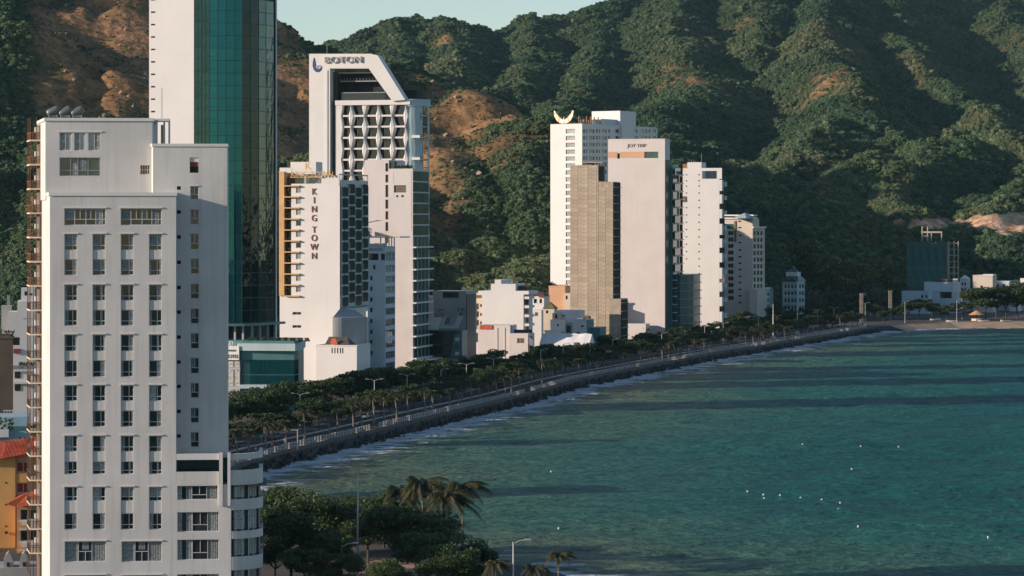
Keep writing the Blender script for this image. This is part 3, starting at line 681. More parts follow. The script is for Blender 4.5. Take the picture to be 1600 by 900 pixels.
    for y0, y1 in ((758.2,779.8), (797.2,829.8), (842.2,869.8), (891.2,929.8)):
        z0, z1 = f.z(385, y1), f.z(385, y0); o = arc(r0-.32, 8)
        for k in range(7):
            b = MB(); b.quad((*o[k],z0), (*o[k+1],z0), (*o[k+1],z1), (*o[k],z1)); B.build(b, 'curved_pane', 'dark_pane')
            e = MB(); p = o[k]; e.box(p[0]-.05, p[0]+.05, p[1]-.05, p[1]+.05, z0, z1); 
            B.build(e, 'mullion', 'frame_white')
        o = arc(r0-.30, 40); b = MB()
        for k in range(3, 34):
            if k % 13 < 4: continue
            q = .03*(k % 2); b.quad((o[k][0]-q, o[k][1]+q, z0+.2), (o[k+1][0]-.03+q, o[k+1][1]+.03-q, z0+.2), (o[k+1][0]-.03+q, o[k+1][1]+.03-q, z1), (o[k][0]-q, o[k][1]+q, z1))
        B.build(b, 'curtain', 'curtain')
    f.box('corner_pier', Wp-.001, f.u(361), .0, .4, 0, f.z(350,735), 'white_plaster')
    B.build(MB().box(Wp, Wp+r0-.6, 2.5, 14, 0, zp-.3), 'core_wall', 'interior_dark')
    # side balcony stack on the left, following the slanted wall
    O = -14.2*SK
    def bl(x, y): return (O - (y-14.2)*SK + x, y)
    def slab(name, x0, x1, y0, y1, z0, z1, m): q = MB(); q.prism([bl(x0,y0), bl(x1,y0), bl(x1,y1), bl(x0,y1)], z0, z1); return B.build(q, name, m)
    z = 5.0
    while z < zpn - 2:
        slab('balcony_slab', -1.6, .2, 14.2, 20, z, z+.2, 'cream')
        b = MB()
        for y in np.arange(14.3, 20, .30): p = bl(-1.55, y); b.box(p[0]-.025, p[0]+.025, y, y+.05, z+.2, z+1.15)
        for x in np.arange(-1.5, .15, .22): p = bl(x, 14.25); b.box(p[0], p[0]+.05, 14.2, 14.25, z+.2, z+1.15)
        p, q2 = bl(-1.57, 14.2), bl(-1.57, 20); b.tube([(p[0], p[1], z+1.18), (q2[0], q2[1], z+1.18)], .05, 4); p, q2 = bl(-1.57, 14.22), bl(.15, 14.22); b.tube([(p[0], p[1], z+1.18), (q2[0], q2[1], z+1.18)], .05, 4)
        B.build(b, 'balcony_railing', 'rust' if z > 38 else 'shaded_rust')  # sunlit top and shaded lower railings painted as two rust tones
        slab('air_conditioner', -.75, -.05, 16.2, 17.1, z+1.3, z+1.95, 'trim_white'); z += 3.28
    for x, y in ((-1.5, 14.3), (-1.5, 17), (-1.5, 19.8), (-.7, 14.3), (-1.1, 14.4)): slab('post', x-.05, x+.05, y-.05, y+.05, 2, zpn+.8, 'shaded_rust')
    slab('stair_wall', -.25, .6, 14.21, 20, 0, zpn-.2, 'brown_wall')
    # small roof shelter on the wing
    q0, q1 = fw.u(239), fw.u(262)
    for a in (240, 252, 260): fw.box('shelter_post', fw.u(a), fw.u(a)+.25, 8, 8.25, zw+.3, zw+3.6, 'trim_white')
    fw.box('shelter_roof', q0, q1, 7.5, 11, zw+3.6, zw+3.95, 'trim_white'); fw.box('shelter_door', fw.u(247), fw.u(253), 10.6, 10.7, zw, zw+3.2, 'green_pane'); B.build(MB().tube([(q0+1, 9, zw+3.9), (q0+1, 9, zw+8)], .05, 5), 'aerial', 'metal_grey')
    # water tanks standing on the penthouse roof
    for i, (a, lab) in enumerate(((81, 'leftmost round steel water tank on the white hotel roof'), (100, 'middle round steel water tank on the white hotel roof'), (119, 'rightmost round steel water tank on the white hotel roof'))):
        u = fp.u(a); P = B.root.matrix_basis @ Vector(fp.P(u, 2.5, zpn+.35)); T = empty('water_tank', P, B.yaw); tag(T, lab, 'water tank', 'steel water tanks on the roof')
        b = MB(); prof = [(.05,-.9), (.38,-.86), (.5,-.7), (.53,-.4), (.53,.4), (.5,.7), (.38,.86), (.05,.9)]
        b.lathe(prof, 14); me = b.mesh('tank', 'tank_steel', True); me.transform(Matrix.Translation((0,0,1.0)) @ Matrix.Rotation(R(64), 4, 'Y')); link('tank', me, T)
        b = MB(); b.box(-.6,-.5,-.7,.7,0,.5); b.box(.5,.6,-.7,.7,0,.5); b.box(-.5,.5,-.6,-.5,.3,.4); link('stand', b.mesh('stand', 'metal_grey'), T)
    fp.box('roof_rail', fp.u(74), fp.u(128), 4.5, 4.56, zpn+.3, zpn+1.6, 'frame_dark')
white_hotel()

# ---- glass tower with podium
def glass_tower():
    B = Bld('glass_tower', 'tall tower with blank white wall and curved teal glass front', 'tower', 303, 763, -15)
    f = B.face(); Wl = f.u(233); H = 112.0; fl_h = 19.5 / F * 763
    zbot = f.z(360, 505)
    mb = MB(); slots = []
    z = f.z(240, 19)
    while z > f.z(240, 230): slots.append((f.u(236), f.u(242.5), z-.22, z+.22)); z -= fl_h
    z = f.z(240, 19) + fl_h
    while z < H - 2: slots.append((f.u(236), f.u(242.5), z-.22, z+.22)); z += fl_h
    f.wall(mb, Wl, 0, 0, H, slots, .3)
    shell(mb, [(Wl, 0), (0, 0), (0, 1), (16.4, 18), (14, 26), (Wl, 26)], 0, H, skip=(0, 1, 2), roof=False)
    B.build(mb, 'wall', 'clean_white')
    for s in slots: f.pane('vent', s, .2, 'interior_dark')
    # glass front: facets turning from the town towards the sea
    pts = [(0,.15), (2.1,.15), (4.2,.15), (6.4,.45), (8.6,.9), (10.7,1.5), (12.7,2.2), (14.2,5.0), (15.3,8.0), (16.1,11.6), (16.6,16.0)]
    nf = int((H - zbot) / fl_h); rng = random.Random(9); up = MB(); mul = MB(); PAN = {}
    vis_top = f.z(360, -40)
    for i in range(len(pts)-1):
        a, b = pts[i], pts[i+1]; L = math.hypot(b[0]-a[0], b[1]-a[1]); an = math.atan2(b[1]-a[1], b[0]-a[0])
        m = ['teal_glass_dark','teal_glass_dark','teal_glass','teal_glass','teal_glass','teal_glass','black_glass','black_glass','mirror_glass','mirror_glass'][i]
        for k in range(nf):
            z0 = zbot + k*fl_h
            if z0 < vis_top:
                if (i, m) not in PAN: PAN[(i, m)] = MB().box(.03, L-.03, 0, .06, .03, fl_h-.03).mesh('glass_pane', m)
                o = link('glass_pane', PAN[(i, m)], B.root, (a[0], a[1], z0)); w = .08 if i < 6 else .25
                o.rotation_euler = (R(rng.gauss(0, w)), 0, an + R(rng.gauss(0, w*.7)))
            else:
                up.quad((*a,z0), (*b,z0), (*b,z0+fl_h-.05), (*a,z0+fl_h-.05))
        for k in range(nf+1):
            z0 = zbot + k*fl_h; n = (math.sin(an), -math.cos(an)); e = .09
            mul.quad((a[0]+n[0]*e, a[1]+n[1]*e, z0-.11), (b[0]+n[0]*e, b[1]+n[1]*e, z0-.11), (b[0]+n[0]*e, b[1]+n[1]*e, z0+.07), (a[0]+n[0]*e, a[1]+n[1]*e, z0+.07))
            if i < 3: mul.quad((a[0]+n[0]*e, a[1]+n[1]*e, z0+1.0), (b[0]+n[0]*e, b[1]+n[1]*e, z0+1.0), (b[0]+n[0]*e, b[1]+n[1]*e, z0+1.1), (a[0]+n[0]*e, a[1]+n[1]*e, z0+1.1))
        wd = .10 if i in (0, 2, 3) else .05
        mul.box(a[0]-wd, a[0]+wd, a[1]-.14, a[1]+.05, zbot, H)
        if i < 2: mul.box((a[0]+b[0])/2-.04, (a[0]+b[0])/2+.04, a[1]-.12, a[1]+.03, zbot, H)
    tag(B.build(up, 'upper_glazing', 'teal_glass'), kind='stuff'); B.build(mul, 'mullions', 'teal_frame')
    b = MB(); b.prism([(0,.4)] + [(p[0]-.3, p[1]+.3) for p in pts] + [(16.2,19), (13.6,26), (0,25.8)], zbot+.1, H-.5); B.build(b, 'core', 'interior_dark')
    # skirt canopy under the glass, open floor with columns
    rim = [(p[0]+.0, p[1]-1.2) for p in pts] + [(23.5, 16.5)]
    b = MB(); b.prism([(-1,-1.0)] + [(p[0]*1.06+.5, p[1]-1.4) for p in pts] + [(18.6,20), (-1,20)], zbot-.75, zbot-.15); B.build(b, 'canopy', 'teal_metal')
    zt = zbot - .8; zpd = B.face(0,-3,0).z(400, 545)
    for i, p in enumerate(pts[::1]):
        q = MB(); q.box(p[0]-.25, p[0]+.25, p[1]+.6, p[1]+1.1, zpd, zt); B.build(q, 'column', 'grey_plaster')
    b = MB(); b.prism([(-1,3)] + [(p[0]-1, p[1]+2.5) for p in pts] + [(15,20), (-1,20)], zpd, zt); B.build(b, 'recessed_glazing', 'dark_pane')
    # podium
    g = B.face(0, -3, 0); uL = g.u(300); uS = g.u(376.5); uR = g.u(455); zT = g.z(410, 548)
    pod = [(uL,-3), (uS,-3), (uR,-.6), (uR-.4,3.5), (uR-4.5,20), (uL,20)]
    b = MB(); b.prism(pod, 0, zT-.1); B.build(b, 'podium_wall', 'teal_metal')
    b = MB(); pp = [(uS-.1,-4.0), (uR+.8,-2.2), (uR+.9,2.5), (uR-4,20), (uL,20), (uL,-3.5)]; b.prism(pp, zT, zT+1.9); B.build(b, 'podium_band', 'pale_teal')
    b = MB(); b.prism([(uS+.5,-3.3), (uR+.4,-1.7), (uR+.5,2.4), (uR-4.3,19), (uL,19), (uL,-3)], zT+1.9, zT+2.6); B.build(b, 'terrace_floor', 'teal_metal')
    for i in range(9): B.build(plantlet((uS+1.5+i*1.9, -2.2+i*.25, zT+2.5), 1.2, .9, 200+i), 'terrace_plants', 'leaf')
    s = g.rect(356.5, 376.3, 541, 562); u0 = g.u(345)
    g.box('sign_panel', u0, s[1], -1.4, -.9, s[2], s[3]+.1, 'trim_white')
    g.text('HOTEL', g.u(354.3), g.z(366, 559), 1.35, 'letter_dark', .1, d=-1.46, sx=.92)
    g.text('*****', g.u(357), g.z(366, 551), 1.25, 'letter_dark', .1, d=-1.46, sx=1.0)
    for r in ((357,366,563,573.5), (367,376,563,573.5), (357,366,577,603), (367,376,577,603), (357,366,608,640), (367,376,608,640)):
        q = g.rect(*r); g.window(q, -.62, fm='metal_grey', pm='pale_pane', cm='bright_curtain', cover=[(.1,.55,0,1), (.6,.95,0,.9)])
    g.box('stair_glazing', u0, s[1], -.5, -.02, 0, s[2], 'metal_grey')
    # podium glass front facing the sea
    a, c = pod[1], pod[2]; an = math.degrees(math.atan2(c[1]-a[1], c[0]-a[0])); h = B.face(a[0], a[1], an); L = math.hypot(c[0]-a[0], c[1]-a[1])
    for k in range(11):
        for (z0, z1) in ((h.z(420,680), h.z(420,607)), (h.z(420,600), h.z(420,586)), (h.z(420,585), h.z(420,562))):
            if k == 0 and z0 < 4: continue
            h.pane('glass_pane', (L*k/11+.05, L*(k+1)/11-.05, max(.2, z0)+.03, z1-.03), -.12, 'teal_glass' if k > 1 else 'teal_pane')
    h.box('ledge', -.2, L+.4, -.7, -.1, h.z(420,607), h.z(420,601), 'pale_teal')
    a, c = pod[2], pod[3]; an = math.degrees(math.atan2(c[1]-a[1], c[0]-a[0])); h2 = B.face(a[0], a[1], an)
    for k in range(2):
        for (z0, z1) in ((.3, h.z(420,607)), (h.z(420,600), h.z(420,586)), (h.z(420,585), h.z(420,562))): h2.pane('glass_pane', (2.2*k+.08, 2.2*k+2.12, z0+.03, z1-.03), -.12, 'teal_glass')
    h2.box('ledge', -.1, 4.1, -.5, -.1, h.z(420,607), h.z(420,601), 'pale_teal')
    g2 = B.face(0, -4.4, 0)
    g2.text('XEI', g2.u(352), g2.z(360, 539.5), 1.6, 'trim_white', .15, sx=1.0)
def tower_mats():
    mat('teal_glass', (0.013, 0.115, 0.128), rough=0.04, metallic=0.7, var=0.1, scale=0.1, objvar=0.08)
    mat('teal_glass_dark', (0.026, 0.075, 0.065), rough=0.05, metallic=0.6, var=0.3, scale=0.35, objvar=0.15)
    mat('mirror_glass', (0.050, 0.078, 0.082), rough=0.03, metallic=0.95, var=0.1, scale=0.1, objvar=0.06)
    mat('black_glass', (0.02, 0.03, 0.03), rough=0.05, metallic=0.9, var=0.1, scale=0.1, objvar=0.1)
    for nm in ('mirror_glass', 'black_glass', 'teal_glass'):        # rolled panes are never flat: slow ripple in the reflection
        m = MATS[nm]; n = m.node_tree.nodes; l = m.node_tree.links; g = n.new('ShaderNodeNewGeometry'); mp = n.new('ShaderNodeMapping'); mp.inputs['Scale'].default_value = (.9, .9, .28)
        nz = n.new('ShaderNodeTexNoise'); nz.inputs['Scale'].default_value = .8; nz.inputs['Detail'].default_value = 3; b = n.new('ShaderNodeBump'); b.inputs['Strength'].default_value = .35 if nm != 'teal_glass' else .08; b.inputs['Distance'].default_value = .35
        l.new(g.outputs['Position'], mp.inputs[0]); l.new(mp.outputs[0], nz.inputs['Vector']); l.new(nz.outputs['Fac'], b.inputs['Height']); l.new(b.outputs[0], n['Principled BSDF'].inputs['Normal'])
    mat('teal_frame', (0.012, 0.045, 0.045), rough=0.4, metallic=0.3, var=0.05)
    mat('teal_metal', (0.09, 0.21, 0.21), rough=0.4, metallic=0.2, var=0.08, scale=0.2)
tower_mats(); glass_tower()

# ---- unseen slab added between the tower and the hill to shade the pale hotel
def shade_slab():
    B = Bld('apartment_block', 'unseen grey slab added behind the glass tower to shade the pale hotel', 'apartment', 800-113*4500/897., 897, 0)
    mb = MB(); f = B.face(); hs = [(2+4*i, 4+4*i, 3+3.3*k, 4.8+3.3*k) for i in range(6) for k in range(16)]
    f.wall(mb, 0, 26, 0, 58, hs, .3); shell(mb, [(0,0), (26,0), (26,36), (0,36)], 0, 58, skip=(0,)); B.build(mb, 'wall', 'grey_plaster')
    for h in hs: f.window(h, .2)
    parapet(B, [(0,0), (26,0), (26,36), (0,36)], 58, .6, .3, 'grey_plaster')
shade_slab()

# ---- King Town
def king_town():
    B = Bld('hotel_building', 'slim white hotel with red vertical lettering and gold rooftop sign', 'hotel', 531, 865, -15)
    f = B.face(); s = B.face(0, 0, 90); D = s.u(575); st = 17.2
    uA, uB = f.u(437), f.u(455); zt = f.z(495, 287); zl = f.z(460, 462); H0 = f.z(480, 262)
    wr = [f.rect(462.5, 470.5, y, y+8) for y in [293.5 + st*k for k in range(10)]]
    lo = [f.rect(457, 470.5, 487.5, 492), f.rect(457, 470.5, 508, 512.5), f.rect(456, 470, 562, 575), f.rect(456, 470, 582, 588)]
    mb = MB(); f.wall(mb, uB, 0, zl, zt, wr, .25); f.wall(mb, uA, 0, 0, zl, lo, .3)
    shell(mb, [(uB,0), (0,0), (0,D), (uB,D)], zl, zt, skip=(0,1)); shell(mb, [(uA,0), (0,0), (0,D), (uA,D)], 0, zl, skip=(0,))
    mb.quad((0,.6,zl), (0,D,zl), (0,D,zt), (0,.6,zt)) if False else None
    B.build(mb, 'wall', 'clean_white')
    for i, r in enumerate(wr): f.window(r, .16, fm='frame_white', pm='pale_pane' if i not in (3, 5) else 'dark_pane')
    for r in lo: f.window(r, .2, muls=((.5,0,1),), fm='frame_white', pm='pale_pane' if r[3]-r[2] > 1.5 else 'dark_pane')
    # left stack of balconies between an ochre fin and the white wall
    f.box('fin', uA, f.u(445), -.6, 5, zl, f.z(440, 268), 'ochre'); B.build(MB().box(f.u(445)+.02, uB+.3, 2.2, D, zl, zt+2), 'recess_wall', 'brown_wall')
    for k in range(11):
        z = f.z(458, 290.5 + st*k); f.box('balcony_slab', f.u(445.5), f.u(469), -.9, -.02, z-.18, z+.18, 'ochre'); f.box('balcony_floor', f.u(445.5), uB-.02, 0, 2.2, z-.18, z+.12, 'ochre')
        if k < 10: B.build(plantlet(f.P(f.u(447.5), .4, z-2.6), f.u(454)-f.u(447.5), 1.9, k), 'planter_foliage', 'leaf')
    # crown: set-back block with terrace, gold letters
    f.box('roof_block', f.u(447), f.u(487), 4, 10, zt, f.z(480, 252.5), 'clean_white')
    f.box('parapet', uA, f.u(456), -.1, .3, f.z(446,270), f.z(446,262), 'clean_white'); f.box('parapet', f.u(502), 0.0, .02, .4, zt+.003, f.z(515, 274), 'clean_white')
    f.pane('roof_window', f.rect(457,470,276,287), 2.5, 'green_pane'); f.pane('roof_window', f.rect(474,487,276,287), 2.5, 'green_pane'); f.box('roof_terrace_wall', f.u(456), f.u(502), 2.6, 3.9, zt, f.z(480,275), 'grey_plaster')
    t = f.text('KING TOWN', f.u(455), f.z(480, 276), 2.25, 'gold', .25, d=-.5, sx=1.02); f.text('K', f.u(473), f.z(480, 264.5), 3.0, 'gold', .25, d=2.0, sx=1.1)
    f.box('sign_beam', f.u(454), f.u(505), -.45, -.3, f.z(480,277.6), f.z(480,276.2), 'gold')
    ys = [303.5, 319, 333.5, 348, 0, 366, 380, 394.5, 408]
    for ch, y in zip('KING TOWN', [304, 317.5, 331.5, 345.5, 0, 363.5, 376.5, 390.5, 404.5]):
        if ch != ' ': f.text(ch, f.u(491), f.z(491, y), 2.75, 'letter_red', .15, name='letter', d=-.08, sx=.88, mid=True)
    # sea front: staggered dark glass panels with pale edges
    nb = 4; b = MB(); zb = s.z(553, 478); zt2 = s.z(553, 291)
    b.box(.02, .25, 0.6, D-.2, zb, zt2); B.build(b, 'glass_backing', 'pale_teal')
    rw = 11; hh = (zt2 - zb) / rw
    pm = {}
    for c in range(nb):
        for k in range(rw):
            off = (c % 2) * .5*hh; z0 = zb + k*hh + off*0.6
            u0 = .7 + (D-1.2)*c/nb; u1 = .7 + (D-1.2)*(c+1)/nb; w = u1-u0
            key = 'hex'
            if key not in pm:
                h = MB(); h.v = [(0.12,0,.25), (w*.5,0,.02), (w-.12,0,.25), (w-.12,0,hh-.55), (w*.5,0,hh-.3), (.12,0,hh-.55)]; h.f = [(0,1,2,3,4,5)]
                h.v += [(x, -.25, z) for x, y, z in h.v[:6]]; h.f += [(6,7,8,9,10,11)] + [(q,(q+1)%6,6+(q+1)%6,6+q) for q in range(6)]; pm[key] = h.mesh('glass_panel', 'dark_pane')
                e = MB(); e.box(0.0,.10,-.5,.0,.2,hh-.4); pm['edge'] = e.mesh('panel_edge', 'pale_teal')
            o = link('glass_panel', pm[key], B.root, s.P(u0, -.05, z0), s.a); link('panel_edge', pm['edge'], o)
    for c in (1, 3):
        for k in (3, 5, 8, 10): s.box('pale_panel', .7+(D-1.2)*c/nb+.5, .7+(D-1.2)*c/nb+1.6, -.34, -.30, zb+k*hh+.8, zb+k*hh+hh-.5, 'pale_pane')  # a few paler panels over the dark glass
    s.box('roof_frame', 0, D, 0, .3, s.z(553,274.5), s.z(553,272.5), 'metal_grey'); s.box('roof_frame', 0, .3, 0, .3, zt2, s.z(553,272.5), 'metal_grey'); s.box('roof_frame', D-.3, D, 0, .3, zt2, s.z(553,272.5), 'metal_grey')
    s.box('roof_parapet', .4, D-.3, .1, .5, zt2, s.z(553,282), 'pink_white'); s.box('soffit', .3, D-.2, -.4, .2, zb-.5, zb-.1, 'teal_metal')
    # lower annexe: white cube with slits, curved grey wall, small tiled roof
    g = B.face(0, -14, 0); a0, a1 = g.u(494), g.u(557.5); zc = g.z(530, 541); sl = [g.rect(x, x+2, 543.5, 552) for x in (518, 522.3, 526.6, 530.9, 534.5)]
    mb = MB(); g.wall(mb, a0, a1, 0, zc, sl, .3); shell(mb, [(a0,-14), (a1,-14), (a1,-1), (a0,-1)], 0, zc, skip=(0,)); B.build(mb, 'annexe_wall', 'clean_white')
    for r in sl: g.pane('slit', r, .25, 'brown_wall')
    parapet(B, [(a0,-14), (a1,-14), (a1,-1), (a0,-1)], zc, .35, .3, 'trim_white', 'cornice', .15)
    zr = zc + .4; ra, rb = g.u(505), g.u(543); b = MB()
    for (y0, y1) in ((-12.5, -8.5),):
        b.quad((ra,y0,zr), (rb,y0,zr), (rb-1.5,y0+3,zr+2.2), (ra+.3,y0+3,zr+2.2)); b.quad((rb,y0,zr), (rb,y0+6,zr), (rb-1.5,y0+3,zr+2.2), (rb,y0,zr)); b.quad((ra,y0+6,zr), (ra,y0,zr), (ra+.3,y0+3,zr+2.2), (ra,y0+6,zr))
    B.build(b, 'tiled_roof', 'dark_roof')
    r = g.rect(513, 528, 529, 541); b = MB(); b.quad((r[0],-12.8,zr), (r[0]+2.6,-12.8,zr), (r[0]+1.7,-12.5,zr+1.9), (r[0]+.6,-12.5,zr+1.9)); B.build(b, 'gable', 'red_tile')
    q0, q1 = s.u(534), s.u(573); cyl = MB(); e = []
    for k in range(13):
        t = k/12; e.append((.1 + 4.2*math.sin(t*math.pi/2*1.0), .3 + 9.5*t - 6))
    poly = [(0.06, -7)] + [(0.06 + 7.2*math.sin(t*math.pi/2), -7 + 10*(1-math.cos(t*math.pi/2))) for t in np.linspace(0,1,14)] + [(0.06, 4)]
    cyl.prism(poly, 0, s.z(540, 494)); B.build(cyl, 'curved_wall', 'grey_plaster')
    B.build(MB().box(7.27, 7.8, 3.0, 3.6, 0, s.z(545,485)), 'wall_fin', 'trim_white')
    b = MB(); b.quad((0.1,-7,s.z(540,494)), (7,3,s.z(540,494)), (3.5,3.5,s.z(540,484)), (.1,0,s.z(540,481))); B.build(b, 'lean_to_roof', 'metal_grey')
mat('ochre', (0.62, 0.37, 0.16), var=0.1, scale=0.3, streak=0.2)
king_town()

# ---- Boton
def boton():
    B = Bld('hotel_building', 'white hotel with angular crown frame, logo and honeycomb balconies', 'hotel', 632, 1060, -14)
    f = B.face(); s = B.face(0, 0, 90); st = 17.2/F*1060; g = B.face(0, -1.5, 0)
    def gp(px, py): return (g.u(px), g.z(px, py))
    # portal frame: column, top beam, raking beam as one bent profile, 3 m deep
    prof = [(483,620), (515.5,620), (515.5,107), (576,107), (613,158), (633,156), (590,86.5), (579,84), (483,84)]
    pts = [gp(*p) for p in prof]; b = MB(); n = len(pts)
    b.v = [(u, -1.5, z) for u, z in pts] + [(u, 4.0, z) for u, z in pts]
    b.f = [tuple(range(n)), tuple(range(2*n-1, n-1, -1))] + [(k, (k+1) % n, n+(k+1) % n, n+k) for k in range(n)]
    B.build(b, 'portal_frame', 'clean_white')
    inn = [(511,620), (516.5,620), (516.5,111.5), (576.5,111.5), (579,107), (511,107)]
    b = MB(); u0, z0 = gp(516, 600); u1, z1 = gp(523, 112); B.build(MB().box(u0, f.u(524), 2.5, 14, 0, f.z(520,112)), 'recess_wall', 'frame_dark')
    e = MB(); e.box(gp(509,0)[0], gp(512,0)[0], -1.75, -1.5, f.z(510,600), f.z(510,110)); B.build(e, 'frame_groove', 'trim_white')
    zA = f.z(570, 158)
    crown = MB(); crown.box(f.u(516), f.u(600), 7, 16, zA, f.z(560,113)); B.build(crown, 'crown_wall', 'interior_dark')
    f.box('crown_slab', f.u(527), f.u(585), 3.5, 7, f.z(550,127), f.z(550,125.5), 'grey_plaster'); 
    for a in np.linspace(528, 583, 12): f.box('baluster', f.u(a), f.u(a)+.12, 3.4, 3.5, f.z(550,127), f.z(550,121.5), 'metal_grey')
    f.box('crown_beam', f.u(518), f.u(580), 4.0, 4.6, f.z(550,114), f.z(550,112), 'cream'); f.box('glass_rail', f.u(532), f.u(600), 1.2, 1.25, zA+.4, f.z(560,144.5), 'dark_pane'); f.box('rail', f.u(532), f.u(600), 1.15, 1.3, f.z(560,145), f.z(560,144), 'metal_grey')
    g.text('BOTON', g.u(506.5), g.z(540,98), 3.35, 'letter_plate', .5, d=-.25, sx=1.22)
    # the curled leaf mark on the column
    q = [(490.5,90), (489,97), (488.6,103), (490.5,109), (494,112.5), (498,112.2), (501.5,109), (502.5,104), (499,107.5), (496,108.5), (493.5,106), (492.8,101), (491.8,95)]
    P = [gp(*p) for p in q]; b = MB(); n = len(P); b.v = [(u,-1.75,z) for u, z in P] + [(u,-1.5,z) for u, z in P]; b.f = [tuple(range(n))] + [(k,(k+1)%n,n+(k+1)%n,n+k) for k in range(n)]; B.build(b, 'logo', 'letter_blue')
    q = [(494,104), (497,101.2), (500.5,101.8), (502,104), (499,103.3), (496.5,104.2), (496,107), (494.3,106.5)]
    P = [gp(*p) for p in q]; b = MB(); n = len(P); b.v = [(u,-1.75,z) for u, z in P] + [(u,-1.5,z) for u, z in P]; b.f = [tuple(range(n))] + [(k,(k+1)%n,n+(k+1)%n,n+k) for k in range(n)]; B.build(b, 'logo', 'letter_plate')
    # body behind the honeycomb
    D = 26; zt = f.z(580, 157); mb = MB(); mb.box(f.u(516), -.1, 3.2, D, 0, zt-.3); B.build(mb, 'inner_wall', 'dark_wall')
    f.box('top_band', f.u(524), f.u(641), -.5, 3.4, f.z(580,164), f.z(580,156.5), 'clean_white')
    nfl = 24; zs = [f.z(580, 164) - st*k for k in range(nfl+1)]
    for k in range(1, nfl): f.box('balcony_slab', f.u(534), f.u(636), 0.1, 3.2, zs[k]-.25, zs[k]+.42, 'clean_white')
    xs = [548.5, 569.5, 591, 612.5, 634]
    for i, x in enumerate(xs):
        b = MB(); uc = f.u(x); lo, hi = .25, 2.3
        rings = []
        for k in range(nfl+1):
            w = hi if (k + i) % 2 else lo; dpt = -.2 if (k+i) % 2 else -.75; j = len(b.v)
            b.v += [(uc - w*.55, .9, zs[k]), (uc - w*.2, dpt, zs[k]), (uc + w*.35, dpt+.15, zs[k]), (uc + w*.75, .9, zs[k]), (uc, 3.2, zs[k])]; rings.append(j)
        for a_, c_ in zip(rings[:-1], rings[1:]):
            for q in range(5): b.f.append((a_+q, a_+(q+1) % 5, c_+(q+1) % 5, c_+q))
        B.build(b, 'wavy_fin', 'clean_white')
    b = MB(); rings = []
    for k in range(nfl+1):
        w = f.u(535.5) if k % 2 == 0 else f.u(533); j = len(b.v); b.v += [(f.u(524), -.3, zs[k]), (w, -.3, zs[k]), (w+.25, 1.5, zs[k]), (f.u(524), 3.3, zs[k])]; rings.append(j)
    for a_, c_ in zip(rings[:-1], rings[1:]):
        for q in range(4): b.f.append((a_+q, a_+(q+1) % 4, c_+(q+1) % 4, c_+q))
    b.f.append((rings[0], rings[0]+1, rings[0]+2, rings[0]+3)); B.build(b, 'wavy_pier', 'clean_white')
    rng = random.Random(5)
    for k in range(nfl):
        for i in range(5):
            x0 = ([535.5]+xs)[i]+3; x1 = xs[i]-3; r = (f.u(x0), f.u(x1), zs[k+1]+.5, zs[k]-.3); f.pane('balcony_door', r, 3.05, 'dark_pane')
            if rng.random() < .5: f.box('door_frame', r[0]+.8, r[0]+1.0, 2.9, 3.04, r[2], r[3], 'frame_white')
    # rounded corner facing the sea; its shade is painted in as a teal tint
    s0 = f.u(672) if False else None
    R0 = 7.0; cx, cy = 0.4, R0
    def arc(r, n=15, a0=0.0): return [(cx + r*math.sin(a), cy - r*math.cos(a)) for a in np.linspace(a0, math.pi*.62, n)]
    def ring(name, z0, z1, r, m, ri=None):
        o = arc(r); b = MB(); b.prism(o + [(0.4, cy+4)], z0, z1); return B.build(b, name, m)
    ring('corner_wall', 0, zt-.5, R0-2.2, 'teal_pane')
    ring('corner_cap', f.z(650,166), f.z(650,156), R0+.3, 'pale_teal')
    ring('corner_lip', f.z(650,156), f.z(650,154.5), R0+.5, 'pale_teal')
    for k in range(1, nfl): ring('corner_slab', zs[k]-.2, zs[k]+.35, R0-.6, 'pale_teal')
    for a0, a1, m in ((.10, .95, 'pale_teal'), (1.35, 1.75, 'pale_teal')):
        b = MB(); rings = []
        for k in range(nfl+1):
            sh = .16 if k % 2 else 0; j = len(b.v)
            for t in np.linspace(a0+sh*.3, a1-sh, 5): b.v.append((cx + R0*math.sin(t), cy - R0*math.cos(t), zs[k]))
            rings.append(j)
        for p_, c_ in zip(rings[:-1], rings[1:]):
            for q in range(4): b.f.append((p_+q, p_+q+1, c_+q+1, c_+q))
        B.build(b, 'wavy_screen', m)
    for k in (3, 5, 7, 9):
        b = MB(); t = .55; b.box(cx+R0*math.sin(.35), cx+R0*math.sin(.9), cy-R0*math.cos(.5)-.9, cy-R0*math.cos(.5), zs[k]-.1, zs[k]+.9); B.build(b, 'planter_box', 'clean_white')
    B.build(MB().tube([(f.u(507), 3, f.z(507,84)), (f.u(507), 3, f.z(507,66))], .07, 5), 'aerial', 'metal_grey')
    B.build(MB().box(f.u(600), 3, 6, 14, zt, f.z(600,140)), 'plant_room', 'interior_dark')
    for (xx, yy) in ((590,110), (600,118)):
        B.build(MB().tube([(f.u(xx), 4.2, f.z(xx,yy+6)), (f.u(xx+14), 9, f.z(xx+14, yy+16))], .25, 5), 'roof_truss', 'metal_grey')
mat('letter_plate', (0.42, 0.39, 0.37), rough=0.6, var=0.04)
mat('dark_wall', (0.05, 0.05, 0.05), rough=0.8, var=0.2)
boton()

